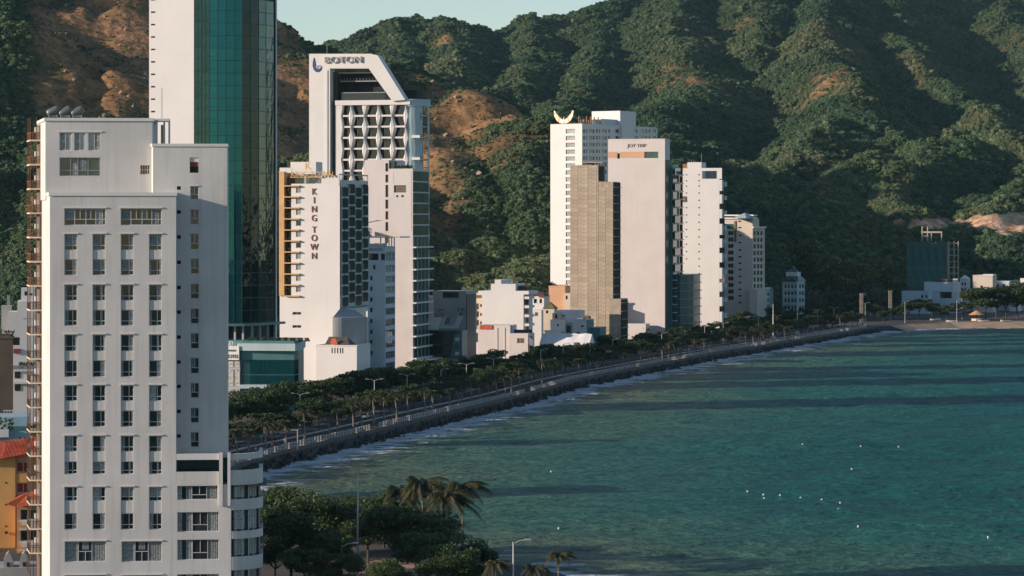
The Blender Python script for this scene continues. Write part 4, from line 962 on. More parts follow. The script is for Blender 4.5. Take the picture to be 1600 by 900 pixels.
# ---- pale pink slab with balconied sea side
def pink_slab():
    B = Bld('apartment_block', 'pale pink blank-walled slab with balconies on its sea side, in front of honeycomb hotel', 'apartment', 645, 962, -14)
    f = B.face(); s = B.face(0, 0, 90); D = s.u(670); ul, um = f.u(570), f.u(607.5); z1, z2 = f.z(585, 250), f.z(625, 263.5)
    sl = [f.rect(602.2, 606.8, y0, y1) for y0, y1 in ((255,268), (273,285), (289,308), (312,326), (330,343), (347,361), (366,380))]
    hv = [f.rect(615.5,634.5,289.5,301), f.rect(619,622.5,305,308), f.rect(627,631,305,308)]
    mb = MB(); f.wall(mb, ul, um, 0, z1, sl, .5); f.wall(mb, um, 0, 0, z2, hv, .4)
    shell(mb, [(ul,0), (um,0), (um,D), (ul,D)], 0, z1, skip=(0,)); shell(mb, [(um,0), (0,0), (0,D), (um,D)], 0, z2, skip=(0,))
    B.build(mb, 'wall', 'pink_white')
    for r in sl: f.pane('stair_window', r, .4, 'brown_wall')
    for i, r in enumerate(hv):
        if i: f.pane('vent', r, .3, 'interior_dark')
        else: f.window(r, .25, trans=((.33,0,1),(.66,0,1)), fm='grey_plaster', pm='brown_wall', name='louvre')
    f.box('wall_groove', f.u(614.5), f.u(615), -.06, -.003, f.z(614,286), f.z(614,268), 'pink_white'); f.box('wall_groove', f.u(642), f.u(642.6), -.06, -.003, f.z(642,360), f.z(642,268), 'pink_white')
    f.box('roof_room', um+.5, f.u(615), 1, 4, z2, f.z(610,252), 'green_pane')
    for i in range(5): B.build(plantlet(f.P(f.u(617+5*i), 1.2, z2+.1), 1.2, 1.0, i), 'roof_plants', 'leaf')
    # side: glazed upper floors and balconies below
    st = 17.4/F*962; zb = s.z(655, 369)
    s.box('glass_wall', .1, D, .05, .3, zb, s.z(655,268), 'green_pane')
    for k in range(6):
        for j in range(4): s.pane('glass_pane', (.3+(D-.4)*j/4, .3+(D-.4)*(j+1)/4-.12, zb+k*st*.98+.35, zb+(k+1)*st*.98-.1), -.06, 'green_pane')
        s.box('floor_band', 0, D+.3, -.25, -.1, zb+k*st*.98-.1, zb+k*st*.98+.25, 'pale_teal')
    z = zb; k = 0
    while z > 4:
        z -= st
        s.box('balcony_slab', -1.0, D+1.2, -1.5, -.02, z-.22, z+.26, 'clean_white' if k % 1 == 0 else 'pale_teal')
        for j in range(4): s.pane('balcony_glazing', (1.5+(D-1.5)*j/4, 1.5+(D-1.5)*(j+1)/4-.2, z+.27, z+st-.25), -.10, 'green_pane')
        for j in range(4): s.box('mullion', 1.6+(D-1.5)*j/4, 1.75+(D-1.5)*j/4, -1.3, -1.15, z+.27, z+st-.23, 'pale_teal')
        k += 1
    s.box('base_canopy', -3, D+4, -5, 0, 3.2, 3.6, 'trim_white')
pink_slab()

# ---- hotel in shade between King Town and the pink slab
def shaded_hotel():
    B = Bld('hotel_building', 'pale blue-grey hotel in shade with open roof terrace, left of the pink slab', 'hotel', 602, 922, -14)
    f = B.face(); s = B.face(0, 0, 90); D = s.u(617.5); ul = f.u(535); zt = f.z(580, 385); zL = f.z(550, 362)
    wins = [(540.5,545,y,y+6.8) for y in (414,431,448,464.5,481)] + [(583,586.5,414,421)] + [(578.5,582,y,y+7) for y in (431,447.5,464.5,481,498,515,531.5,548)]
    dots = [(x,x+2.2,y,y+2.2) for y, xx in ((397,(540,550)), (414,(564,573)), (431,(554.5,564.5)), (447.5,(554.5,564.5)), (464.5,(554.5,564.5)), (481,(554.5,564.5))) for x in xx]
    big = [(564,591.5,396,406.5), (595,601.5,396,406.5)]; tw = [(540.5,558,372.5,386)]
    um = f.u(562); rs = [f.rect(*w) for w in wins]; ds = [f.rect(*w) for w in dots]; bs = [f.rect(*w) for w in big]; ts = [f.rect(*w) for w in tw]
    mb = MB(); f.wall(mb, ul, um, 0, zL, rs + ds + ts, .25); f.wall(mb, um, 0, 0, zt, rs + ds + bs, .25)
    shell(mb, [(ul,0), (um,0), (um,D), (ul,D)], 0, zL, skip=(0,)); shell(mb, [(um,0), (0,0), (0,D), (um,D)], 0, zt, skip=(0,1)); 
    fz = [s.z(610, y) for y in (385, 394, 408, 414, 425, 431, 442, 447, 458, 464, 475, 481, 492, 498, 509, 515, 526, 532, 543, 549, 560, 566, 578)]
    sh = [(.5, D-.3, fz[i+1], fz[i]) for i in range(1, len(fz)-1, 2)]
    s.wall(mb, 0, D, 0, zt, sh, .5); B.build(mb, 'wall', 'blue_grey')
    for r in rs: f.window(r, .2, fm='frame_dark')
    for r in ds: f.pane('vent', r, .2, 'interior_dark')
    for r in bs + ts: f.window(r, .2, muls=((.33,0,1),(.66,0,1)), fm='frame_dark', pm='teal_pane' if r in ts else 'dark_pane')
    for i, h in enumerate(sh):
        for j in range(3): s.window((h[0]+(h[1]-h[0])*j/3, h[0]+(h[1]-h[0])*(j+1)/3-.05, h[2], h[3]), .3, muls=((.5,0,1),), fm='frame_white', pm='teal_pane' if i > 3 else 'pale_pane', cm='bright_curtain' if i < 4 else None, cover=[(.1,.4,.1,.9)] if i < 4 else ())
    f.text('TOWNHOUSE HOTEL', f.u(554.5), f.z(575, 391.5), 1.05, 'letter_dark', .06, d=-.05, sx=.9)
    f.box('sign_board', f.u(562), f.u(602), -.25, .1, zt+.02, f.z(585,380.5), 'pale_teal')
    f.box('terrace_roof', f.u(563), f.u(626), -.8, D-.5, f.z(590,371.5), f.z(590,369.5), 'pale_teal')
    for x in (593.5, 601): f.box('terrace_post', f.u(x), f.u(x)+.35, .2, .6, zt, f.z(590,371.5), 'trim_white')
    for j in (2, 5, 8, 11, 13.5):
        if j < D: s.box('terrace_post', j, j+.25, .1, .4, zt, f.z(590,371.5), 'trim_white')
    f.box('terrace_table', f.u(583), f.u(587), 2, 3, zt, zt+1, 'brown_wall'); f.box('terrace_table', f.u(595), f.u(598), 2, 3, zt, zt+1, 'brown_wall')
    f.box('hoarding', f.u(584), f.u(618), 1.0, 1.1, f.z(600,369), f.z(600,362), 'cream')
    b = MB(); a0, a1 = f.u(537), f.u(588); b.quad((a0,-.5,f.z(537,354)), (a1,-.5,f.z(588,344)), (a1,D*.7,f.z(588,344)), (a0,D*.7,f.z(537,354))); b.quad((a0,-.5,f.z(537,355.5)), (a1,-.5,f.z(588,345.5)), (a1,-.5,f.z(588,344)), (a0,-.5,f.z(537,354))); B.build(b, 'pitched_roof', 'metal_grey')
    f.pane('roof_glazing', f.rect(540,561,352,362), .4, 'green_pane')
    for i in range(3): B.build(plantlet(f.P(f.u(566+4*i), .6, f.z(570,369)), 1.2, 2.6, 30+i), 'roof_plants', 'leaf')
    # low wing in front at street level
    g = B.face(0, -6, 0); q = g.rect(545.5, 568, 499, 590); B.build(MB().box(q[0], q[1], -6, -.05, 0, q[3]), 'front_wing', 'pale_teal'); g.pane('front_glazing', (q[0]+.5, q[1]-.3, 1, q[3]-2.2), -.1, 'dark_pane'); g.box('front_ledge', q[0]-.3, q[1]+.3, -.6, -.02, q[3]-1.4, q[3]-.9, 'trim_white')
mat('blue_grey', (0.50, 0.56, 0.58), var=0.05, scale=0.12, streak=0.2)
shaded_hotel()
# ------------------------------------------------------------------ smaller and farther buildings
def block(B, f, x0, x1, ytop, D, m, wins=(), zb=0.0, d0=0.0, name='wall', win=None, dep=.25, cap=None, side=None):
    """box of a building on face f between photo columns x0,x1 and roof row ytop, with window holes; returns (u0,u1,z1)"""
    g = Face(B, f.o[0] + d0*f.inn[0], f.o[1] + d0*f.inn[1], math.degrees(f.a)) if d0 else f
    u0, u1 = g.u(x0), g.u(x1); z1 = g.z((x0+x1)/2, ytop); rs = [g.rect(*w) for w in wins]
    mb = MB(); g.wall(mb, u0, u1, zb, z1, rs, dep)
    P = [g.P(u0,0,0)[:2], g.P(u1,0,0)[:2], g.P(u1,D,0)[:2], g.P(u0,D,0)[:2]]
    shell(mb, P, zb, z1, skip=(0,)); B.build(mb, name, m)
    kw = win or {}
    for r in rs: g.window(r, dep*.7, **kw)
    if cap: parapet(B, P, z1, cap, .25, m, 'parapet', .08)
    return u0, u1, z1, g
def dark_house():
    B = Bld('shop_house', 'dark shaded house with white slanted balcony bands and black glass front', 'house', 728, 985, -14)
    f = B.face(); s = B.face(0,0,90)
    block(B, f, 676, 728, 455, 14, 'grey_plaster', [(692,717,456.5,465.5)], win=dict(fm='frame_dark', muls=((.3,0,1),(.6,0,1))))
    block(B, f, 664, 676, 463, 8, 'cream', d0=-1.5, name='side_room')
    s.box('side_wall', 0, 12, -.3, -.02, 0, f.z(720,460), 'frame_dark')
    g = B.face(0,-7,0)
    u0, u1, z1, h = block(B, g, 664, 722, 516, 6.9, 'teal_metal', name='lower_wall')
    a, b = g.u(664), g.u(706); zt = z1
    m = MB(); q = [(g.u(666), 1), (g.u(702), 1), (g.u(711), zt-.3), (g.u(666), zt-.3)]; m.v = [(u, -7.15, z) for u, z in q]; m.f = [(0,1,2,3)]; B.build(m, 'black_glazing', 'dark_pane')
    for k in range(5):
        z = 2.0 + k*2.4; g.box('stair_window', g.u(711.5), g.u(717.5), -.35, -.05, z, z+1.1, 'trim_white' if k % 2 else 'teal_pane')
    def slant(name, pts, y0, y1, mm):
        m = MB(); n = len(pts); m.v = [(g.u(x), y0, g.z(x, y)) for x, y in pts] + [(g.u(x), y1, g.z(x, y)) for x, y in pts]; m.f = [tuple(range(n)), tuple(range(2*n-1, n-1, -1))] + [(k,(k+1)%n,n+(k+1)%n,n+k) for k in range(n)]; B.build(m, name, mm)
    slant('balcony_front', [(666,515), (686,515), (692,496), (666,496)], -8.2, -7.3, 'trim_white')
    slant('slanted_band', [(688,513), (716,513), (724,494), (716,494), (711,508), (694,509), (699,494), (695,494)], -8.0, -7.4, 'pale_teal')
    slant('balcony_glass', [(694,506), (703,506), (704,496), (698,496)], -7.6, -7.3, 'green_pane')
    B.build(plantlet(g.P(g.u(680), -.3, g.z(685,495)), 3.5, 2.6, 61), 'balcony_palm', 'palm_leaf'); B.build(plantlet(g.P(g.u(714), 1, g.z(714,492)), 2.5, 2.4, 62), 'balcony_palm', 'leaf')
    g.box('awning', g.u(664), g.u(686), -4, -.2, g.z(680,570)-.3, g.z(680,568), 'cream')
dark_house()
def cream_house():
    B = Bld('shop_house', 'narrow cream shop house with tall green sign board', 'house', 757, 1045, -14)
    f = B.face(); ws = [(744,748.5,y,y+9) for y in (474,486.5,500)] + [(750,754,y,y+5) for y in (475,489,502)]
    block(B, f, 731, 757, 460, 10, 'cream', ws, win=dict(fm='frame_white', pm='brown_wall'), cap=.4)
    f.box('roof_slab', f.u(730), f.u(757), -.8, 6, f.z(745,464), f.z(745,461), 'brown_wall')
    f.box('sign_board', f.u(732), f.u(739.5), -1.0, -.3, f.z(735,513), f.z(735,478), 'sign_green')
    f.box('sign_board', f.u(731), f.u(737.5), -2.0, -1.4, f.z(735,546), f.z(735,524), 'ochre')
    for k, (y0, y1) in enumerate(((481,487),(490,496),(499,505))): f.box('sign_mark', f.u(734), f.u(737.5), -1.1, -1.0, f.z(735,y1), f.z(735,y0), 'leaf_light')
    block(B, f, 738, 757, 515, 5, 'clean_white', [(742,747,520,535)], d0=-5.2, name='front_wall', win=dict(pm='teal_pane'))
mat('sign_green', (0.02, 0.10, 0.03), rough=0.5, var=0.2)
cream_house()
def stepped_house():
    B = Bld('apartment_house', 'white stepped-roof blank-walled house among the low houses', 'house', 818, 1035, -15)
    f = B.face(); s = B.face(0,0,90)
    prof = [(753,700), (818,700), (818,460), (826,460), (826,454.5), (805.5,454.5), (805.5,443.5), (783,443.5), (783,437), (773,437), (773,443.5), (767,443.5), (767,454.5), (747,454.5), (747,460.5), (753,460.5)]
    P = [(f.u(x), f.z(x, min(y, 566))) for x, y in prof]; n = len(P); b = MB(); P[0] = (P[0][0], 0); P[1] = (P[1][0], 0)
    b.v = [(u,0,z) for u, z in P] + [(u,13,z) for u, z in P]; b.f = [tuple(range(n)), tuple(range(2*n-1, n-1, -1))] + [(k,(k+1)%n,n+(k+1)%n,n+k) for k in range(n)]
    B.build(b, 'wall', 'clean_white')
    for y in (463, 477, 491, 505): s.box('balcony_slab', .2, 8, -2.0, -.02, s.z(822,y+4), s.z(822,y), 'trim_white'); s.pane('balcony_door', (1, 7, s.z(822,y+13), s.z(822,y+4.2)), -.08, 'dark_pane')
    f.box('roof_screen', f.u(806), f.u(822), 3, 9, f.z(815,454), f.z(815,447), 'dark_roof')
    m = MB(); m.lathe([(.1,0), (.75,.1), (.8,.6), (.5,1.0), (.1,1.15)], 12, f.u(798), 3); me = m.mesh('roof_tank', 'tank_steel', True); me.transform(Matrix.Translation((0,0,f.z(798,443.5)))); link('roof_tank', me, B.root)
stepped_house()
def pink_house():
    B = Bld('shop_house', 'low pale pink house with one small window in front of the stepped white house', 'house', 825, 1015, -15)
    f = B.face(); s = B.face(0,0,90)
    block(B, f, 747, 797, 508, 9, 'pink_white', d0=.6); block(B, f, 795, 825, 521, 9, 'pink_white', [(808,819.5,528.5,536.5)], win=dict(fm='frame_white', pm='brown_wall', muls=((.4,0,1),)), name='front_wall')
    f.box('tiled_roof', f.u(749), f.u(769), .3, .55, f.z(760,514.5), f.z(760,508), 'red_tile'); f.box('roof_shadow_wall', f.u(797), f.u(824), 1.5, 5, f.z(810,521)+.01, f.z(810,514), 'dark_roof') if False else None
    f.box('parapet', f.u(795), f.u(824.8), 6, 6.3, f.z(810,521), f.z(810,516), 'dark_roof')
    f.box('pilaster', f.u(775), f.u(777), .42, .58, 0, f.z(775,512), 'pink_white'); f.box('pilaster', f.u(787), f.u(788.5), .42, .58, 0, f.z(787,512), 'pink_white')
    f.box('chimney', f.u(795.5), f.u(799), 2, 3, f.z(797,521), f.z(797,508), 'blue_grey'); f.box('door', f.u(797), f.u(799), -.1, -.02, .1, 2.3, 'brown_wall')
    s.box('side_glazing', .3, 6, -.2, -.05, .5, f.z(820,526), 'teal_pane')
pink_house()
def gable_roof(B, f, x0, x1, yb, yt, D, m, d0=0.0, name='roof', hip=.3):
    u0, u1 = f.u(x0), f.u(x1); z0 = f.z((x0+x1)/2, yb); z1 = f.z((x0+x1)/2, yt); e = hip*(u1-u0); b = MB(); P = lambda u, d, z: f.P(u, d, z)
    A = [P(u0,d0,z0), P(u1,d0,z0), P(u1,d0+D,z0), P(u0,d0+D,z0), P(u0+e,d0+D/2,z1), P(u1-e,d0+D/2,z1)]
    b.v = A; b.f = [(0,1,5,4), (1,2,5), (2,3,4,5), (3,0,4), (3,2,1,0)]; return B.build(b, name, m)
def low_houses():
    B = Bld('house', 'white house with red-trimmed roof between stepped house and orange block', 'house', 850, 1140, -15); f = B.face()
    block(B, f, 823, 850, 463, 9, 'clean_white', [(826,830,467,474), (834,839,467,474), (843,847,467,474)], win=dict(fm='frame_white')); f.box('roof_trim', f.u(824), f.u(832), -.5, 0, f.z(828,464.5), f.z(828,462), 'red_paint'); f.box('roof_trim', f.u(842), f.u(850), -.5, 0, f.z(846,464.5), f.z(846,462), 'red_paint')
    gable_roof(B, f, 828, 851, 463, 456, 9, 'dark_roof'); block(B, f, 824, 846, 484, 4, 'trim_white', [(827,832,488,494), (836,841,488,494)], d0=-4.2, name='porch_wall', win=dict(pm='brown_wall'))
    B = Bld('house', 'little house with green pyramid roof below the orange block', 'house', 866, 1120, -15); f = B.face()
    block(B, f, 849, 866, 482, 5, 'cream', [(853,857,485,490)]); gable_roof(B, f, 847, 867, 482, 471.5, 6, 'olive_roof', -.4, hip=.48)
    B = Bld('house', 'white cubic house with flat terraces left of the tan block', 'house', 906, 1085, -15); f = B.face(); s = B.face(0,0,90)
    block(B, f, 867, 906, 485, 8, 'clean_white', [(877,883,492,494.5)]); block(B, f, 860, 881, 499.5, 4, 'clean_white', [(870,873,506,510)], d0=-4.2, name='front_wall'); block(B, f, 863, 876, 489, 3, 'cream', [(866.5,871,491,498)], d0=-2, name='bay'); f.box('terrace_rail', f.u(858), f.u(884), -6.5, -6.4, f.z(870,524), f.z(870,516), 'trim_white'); f.box('roof_slab', f.u(856), f.u(886), -6.4, -2, f.z(870,517), f.z(870,515.5), 'trim_white')
    block(B, f, 880, 896, 504, 3, 'grey_plaster', [(884,892,508,520)], d0=-1.2, name='stair_wall')
    B = Bld('house', 'white block house with two small windows and teal side by the tan block', 'house', 917, 1062, -15); f = B.face(); s = B.face(0,0,90)
    block(B, f, 895, 917, 498.5, 9, 'clean_white', [(907.5,912,508,511.5), (900,905.5,518.5,524.5)]); f.box('roof_hut', f.u(908), f.u(917), 3, 6, f.z(912,498.5), f.z(912,494), 'brown_wall')
    s.box('side_panel', .1, 10, -.25, -.03, 0, f.z(915,500), 'teal_metal'); s.box('side_annexe', 4, 14, -4, -.26, 0, f.z(915,512), 'teal_metal')
    B = Bld('cafe_pavilion', 'open pavilion with white tent roof in front of the white houses', 'pavilion', 921, 1035, -15); f = B.face()
    u0, u1 = f.u(843), f.u(921); b = MB(); z0, z1 = f.z(880,537), f.z(880,521); n = 8
    for k in range(n):
        a, c = u0+(u1-u0)*k/n, u0+(u1-u0)*(k+1)/n; b.quad((a,0,z0), (c,0,z0), (c,4,z1-.3*(k%2)), (a,4,z1-.3*((k+1)%2))); b.quad((a,8,z0), (c,8,z0), (c,4,z1-.3*(k%2)), (a,4,z1-.3*((k+1)%2))); b.quad((a,-.02,z0-.9), (c,-.02,z0-.9), (c,-.02,z0), (a,-.02,z0))
    b.quad((u1,0,z0), (u1,8,z0), (u1,4,z1), (u1,0,z0)); B.build(b, 'tent_roof', 'canopy_white')
    for x in (846, 866, 880, 898, 914, 920): f.box('column', f.u(x), f.u(x)+.35, .2, .5, 0, z0, 'trim_white')
    f.box('back_wall', u0+1, u1-1, 7, 7.2, 0, z0, 'brown_wall'); f.box('red_gate', f.u(890), f.u(896), -1.2, -.9, f.z(893,552), f.z(893,541), 'boat_red')
    B = Bld('apartment_block', 'orange-brown block with flat roof left of the tan building', 'apartment', 883, 1200, -15); f = B.face()
    block(B, f, 857.5, 883, 448.5, 12, 'peach_paint', cap=.5)
    for k in range(9): f.box('roof_baluster', f.u(865+2.6*k), f.u(866+2.6*k), .1, .4, f.z(875,448), f.z(875,444.5), 'brown_wall')
    block(B, f, 882, 892, 458, 4, 'cream', [(884,887,462,468)], d0=-1.5, name='side_bay')
mat('olive_roof', (0.16, 0.15, 0.07), var=0.2)
low_houses()
def wing_hotel():
    B = Bld('hotel_building', 'white tower with golden wings emblem on its roof and long windowed side', 'hotel', 909.5, 1270, -33)
    f = B.face(); s = B.face(0,0,90); D = s.u(1027); zt = f.z(885, 196); st = 10.75
    ws = [f.rect(884, 898.5, y, y+7) for y in [201.5+st*k for k in range(23)]]
    mb = MB(); f.wall(mb, f.u(860), 0, 0, zt, ws, .4)
    sw = []
    cs = [(910.5,914), (916,917.5), (920,929), (931,934), (936,937.5), (940,948), (950,953), (960,967), (988,996), (1001,1011), (1014,1016), (1019,1025)]
    for r in range(7):
        for c in cs: y = 202+st*r*.985; sw.append(s.rect(c[0], c[1], y, y+5.5))
    s.wall(mb, 0, D, 0, zt, sw, .35); shell(mb, [(f.u(860),0), (0,0), (0,D), (f.u(860),D)], 0, zt, skip=(0,1)); B.build(mb, 'wall', 'clean_white')
    for r in ws: f.window(r, .3, trans=((.5,0,1),), muls=((.5,0,1),), pm='pale_pane')
    for i, r in enumerate(sw): s.window(r, .25, muls=((.5,0,1),) if r[1]-r[0] > 2.5 else (), fm='pale_teal', pm='dark_pane')
    u = s.rect(968, 987.5, 196, 300); s.box('stair_tower', u[0], u[1], -1.2, -.02, 0, zt+.6, 'clean_white')
    u = s.rect(972, 1005, 174, 196); s.box('lift_house', u[0], u[0]+14, 1, 16, zt, u[3], 'clean_white'); s.box('roof_wall', s.u(948), s.u(972), 3, 3.5, zt, s.z(960,186), 'blue_grey')
    parapet(B, [(f.u(860),0), (0,0), (0,D), (f.u(860),D)], zt, .7, .3, 'trim_white')
    # rooftop lattice with a white panel
    for k in range(12): s.box('sign_post', s.u(911+3.0*k), s.u(911+3.0*k)+.35, 2, 2.4, zt, s.z(930, 182 + 5*(k % 2)), 'rust')
    q = s.rect(931, 946, 186.5, 195.5); s.box('roof_sign', q[0], q[1], 1.2, 1.6, q[2], q[3], 'trim_white'); s.text('TR', q[0]+1.2, q[2]+.4, 2.3, 'letter_bronze', .1, d=1.15, sx=2.2)
    m = MB(); m.lathe([(.1,0), (.9,.1), (.95,1.6), (.4,2.2), (.1,2.3)], 10, 0, 0); me = m.mesh('roof_tank', 'tank_steel', True)
    link('roof_tank', me, B.root, f.P(f.u(907), 3, zt+.8)); link('roof_tank', me, B.root, s.P(s.u(1023), 2, zt+.8))
    # wings emblem: two fans of curved feathers and a small body
    E = empty('wings_emblem', B.root.matrix_basis @ Vector(f.P(f.u(880.5), .3, zt+.7)), B.yaw); tag(E, 'pale gold spread wings standing on the roof edge of the white tower', 'emblem')
    half = [(863.3,175), (863.8,182), (866.5,188), (871,192.5), (877,194.8), (879.6,193.5), (879.2,190.2), (877,187.8), (875.6,189), (874.8,185.6), (873,186.8), (872,183), (870.3,184.4), (869,180), (867.4,181.4), (866,176.8)]
    sc = 1270/F*1.04; z0 = 195.5
    for sgn in (-1, 1):
        P = [(sgn*(880.5-x)*sc, (z0-y)*sc) for x, y in half]; n = len(P); b = MB(); b.v = [(x,-.25,z) for x, z in P] + [(x,.25,z) for x, z in P]; b.f = [tuple(range(n)), tuple(range(2*n-1,n-1,-1))] + [(k,(k+1)%n,n+(k+1)%n,n+k) for k in range(n)]; link('wing', b.mesh('wing', 'pale_gold'), E)
        for a, c in ((1,15), (2,13), (3,11), (3,9)):
            q = MB(); q.tube([(P[a][0],-.3,P[a][1]), ((P[a][0]+P[c][0])/2,-.34,(P[a][1]+P[c][1])/2), (P[c][0],-.3,P[c][1])], .09, 5); link('feather', q.mesh('feather', 'ochre'), E)
    b = MB(); b.tube([(0,0,0), (0,0,1.0), (0,0,2.2), (0,0,3.4)], [.55, .5, .35, .06], 8); link('body', b.mesh('body', 'pale_gold', True), E)
wing_hotel()
def raw_block():
    B = Bld('unfinished_block', 'tan unfinished block building with bare masonry wall and dark open side', 'building', 958, 1160, -16)
    f = B.face(); s = B.face(0,0,90); D = s.u(968.5); st = 12.9/F*1160
    u0, u1, u2, u3 = f.u(891), f.u(935), 0.0, f.u(970); zA, zB, zC = f.z(912,258), f.z(946,284), f.z(964,467)
    mb = MB(); shell(mb, [(u0,0), (u1,0), (u1,D), (u0,D)], 0, zA); shell(mb, [(u1,0.02), (u2,.02), (u2,D), (u1,D)], 0, zB); B.build(mb, 'wall', 'raw_concrete')
    s2 = Face(B, f.u(935), 0, 90)
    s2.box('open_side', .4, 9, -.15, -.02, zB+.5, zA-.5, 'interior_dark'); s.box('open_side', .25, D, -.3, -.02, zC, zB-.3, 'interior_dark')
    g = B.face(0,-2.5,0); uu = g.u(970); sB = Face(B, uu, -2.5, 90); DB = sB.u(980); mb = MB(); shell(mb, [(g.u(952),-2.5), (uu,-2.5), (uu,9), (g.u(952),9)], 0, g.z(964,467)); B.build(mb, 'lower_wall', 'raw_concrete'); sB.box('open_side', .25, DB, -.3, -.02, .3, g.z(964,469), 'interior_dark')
    rng = random.Random(8); k = 0; z = 0.4
    while z < zA - 1:
        h = min(st, zA - z)
        cols = [u0, u0+3.2, u0+7.4, u0+11.0, u1]
        if z + h < zB: cols += [u1+3.0, 0.0]
        for a, c in zip(cols[:-1], cols[1:]): f.box('masonry_panel', a+.06, c-.06, -.05-.05*rng.random(), -.002, z+.05, z+h*.5-.03, 'raw_block'); f.box('masonry_panel', a+.06, c-.06, -.05-.05*rng.random(), -.002, z+h*.5+.03, z+h-.05, 'raw_block')
        if z < zB - 1: s.box('floor_slab', -.2, D, -.75, -.31, z-.12, z+.1, 'raw_concrete')
        if z < zC - 1: sB.box('floor_slab', -.2, DB, -.75, -.31, z-.12, z+.1, 'raw_concrete')
        z += st
    f.box('roof_slab', f.u(911), f.u(942), -.2, 6, zA+.9, zA+1.3, 'raw_concrete'); f.box('roof_hut', f.u(913), f.u(924), 1, 5, zA, zA+.9, 'brown_wall')
raw_block()
def joy_block():
    B = Bld('hotel_building', 'pale pink blank-walled hotel with small lettering and orange band at its top', 'hotel', 1039, 1205, -16)
    f = B.face(); s = B.face(0,0,90); D = s.u(1046.5); zt = f.z(990, 218.5); st = 12.75/F*1205
    op = [f.rect(1007, 1028.5, 237, 247), f.rect(964.5, 968.5, 239.5, 248)]
    mb = MB(); f.wall(mb, f.u(950), 0, 0, zt, op, .6); shell(mb, [(f.u(950),0), (0,0), (0,D), (f.u(950),D)], 0, zt, skip=(0,)); B.build(mb, 'wall', 'pink_white')
    for r in op: f.window(r, .4, fm='frame_dark', pm='teal_pane', muls=((.5,0,1),))
    q = f.rect(950.3, 1006.5, 237, 246.5); o = op[1]; f.box('orange_band', q[0], o[0]-.02, -.06, -.003, q[2], q[3], 'peach_paint'); f.box('orange_band', o[1]+.02, q[1], -.06, -.003, q[2], q[3], 'peach_paint')
    f.text('JOY TRIP', f.u(980.5), f.z(995,229.8), 1.95, 'letter_bronze', .12, d=-.08, sx=1.05)
    parapet(B, [(f.u(950),0), (0,0), (0,D), (f.u(950),D)], zt, .4, .3, 'pink_white', 'parapet', .05)
    s.box('side_fin', 0.2, D, -.35, -.02, 0, s.z(1042,250), 'teal_dark')
    # set-back sea front with balconies
    h = Face(B, 1.2, D, 90); E = h.u(1061.5); z = h.z(1054, 258); n = 0
    B.build(MB().box(-6, 1.1, D+.05, D+E, 0, z-1.2), 'sea_front', 'teal_metal'); h.box('roof_box', .2, E-1, 0, 3, z-2.6, z, 'blue_paint')
    z -= 4.2
    while z > 3:
        h.box('balcony_slab', -.3, E+1.2, -1.6, .1, z-.2, z+.28, 'pale_teal'); h.pane('balcony_glass', (.1, E*.8, z+.3, z+st-.3), -.2 if n % 2 else -1.1, 'teal_pane'); h.box('balcony_divider', E, E+.4, -1.4, 0, z+.2, z+st-.3, 'brown_wall'); z -= st; n += 1
    # lower rounded annexe
    k = Face(B, 4.0, D-2, 90); zc = k.z(1066, 429); b = MB(); b.prism([(4.0-9,D+2), (4.0,D+2), (6.5,D+5), (7.5,D+12), (7.5,D+26), (-5,D+26)], 0, zc); B.build(b, 'annexe', 'teal_dark')
    z = 3.2
    while z < zc:
        b = MB(); b.prism([(4.0-9.3,D+1.6), (4.2,D+1.6), (7.0,D+4.8), (8.1,D+12), (8.1,D+26.3), (-5.3,D+26.3)], z-.2, z+.2); B.build(b, 'annexe_slab', 'teal_metal'); z += st
    # street-level white pavilion
    g = B.face(0,-9,0); block(B, g, 977, 1009, 506, 7, 'pink_white', name='front_wall'); g.box('front_canopy', g.u(1009), g.u(1040), -2, 5, g.z(1024,526), g.z(1024,523), 'brown_wall'); g.box('front_arch', g.u(994), g.u(1003), -.15, -.02, 0, g.z(998,524), 'interior_dark')
    b = MB(); b.quad((g.u(1003),-9.3,g.z(1005,512)), (g.u(1014),-9.3,g.z(1014,517)), (g.u(1014),-5,g.z(1014,517)), (g.u(1003),-5,g.z(1005,506))); B.build(b, 'tiled_roof', 'dark_roof')
mat('teal_dark', (0.035, 0.085, 0.085), rough=0.3, var=0.1, scale=0.2)
joy_block()
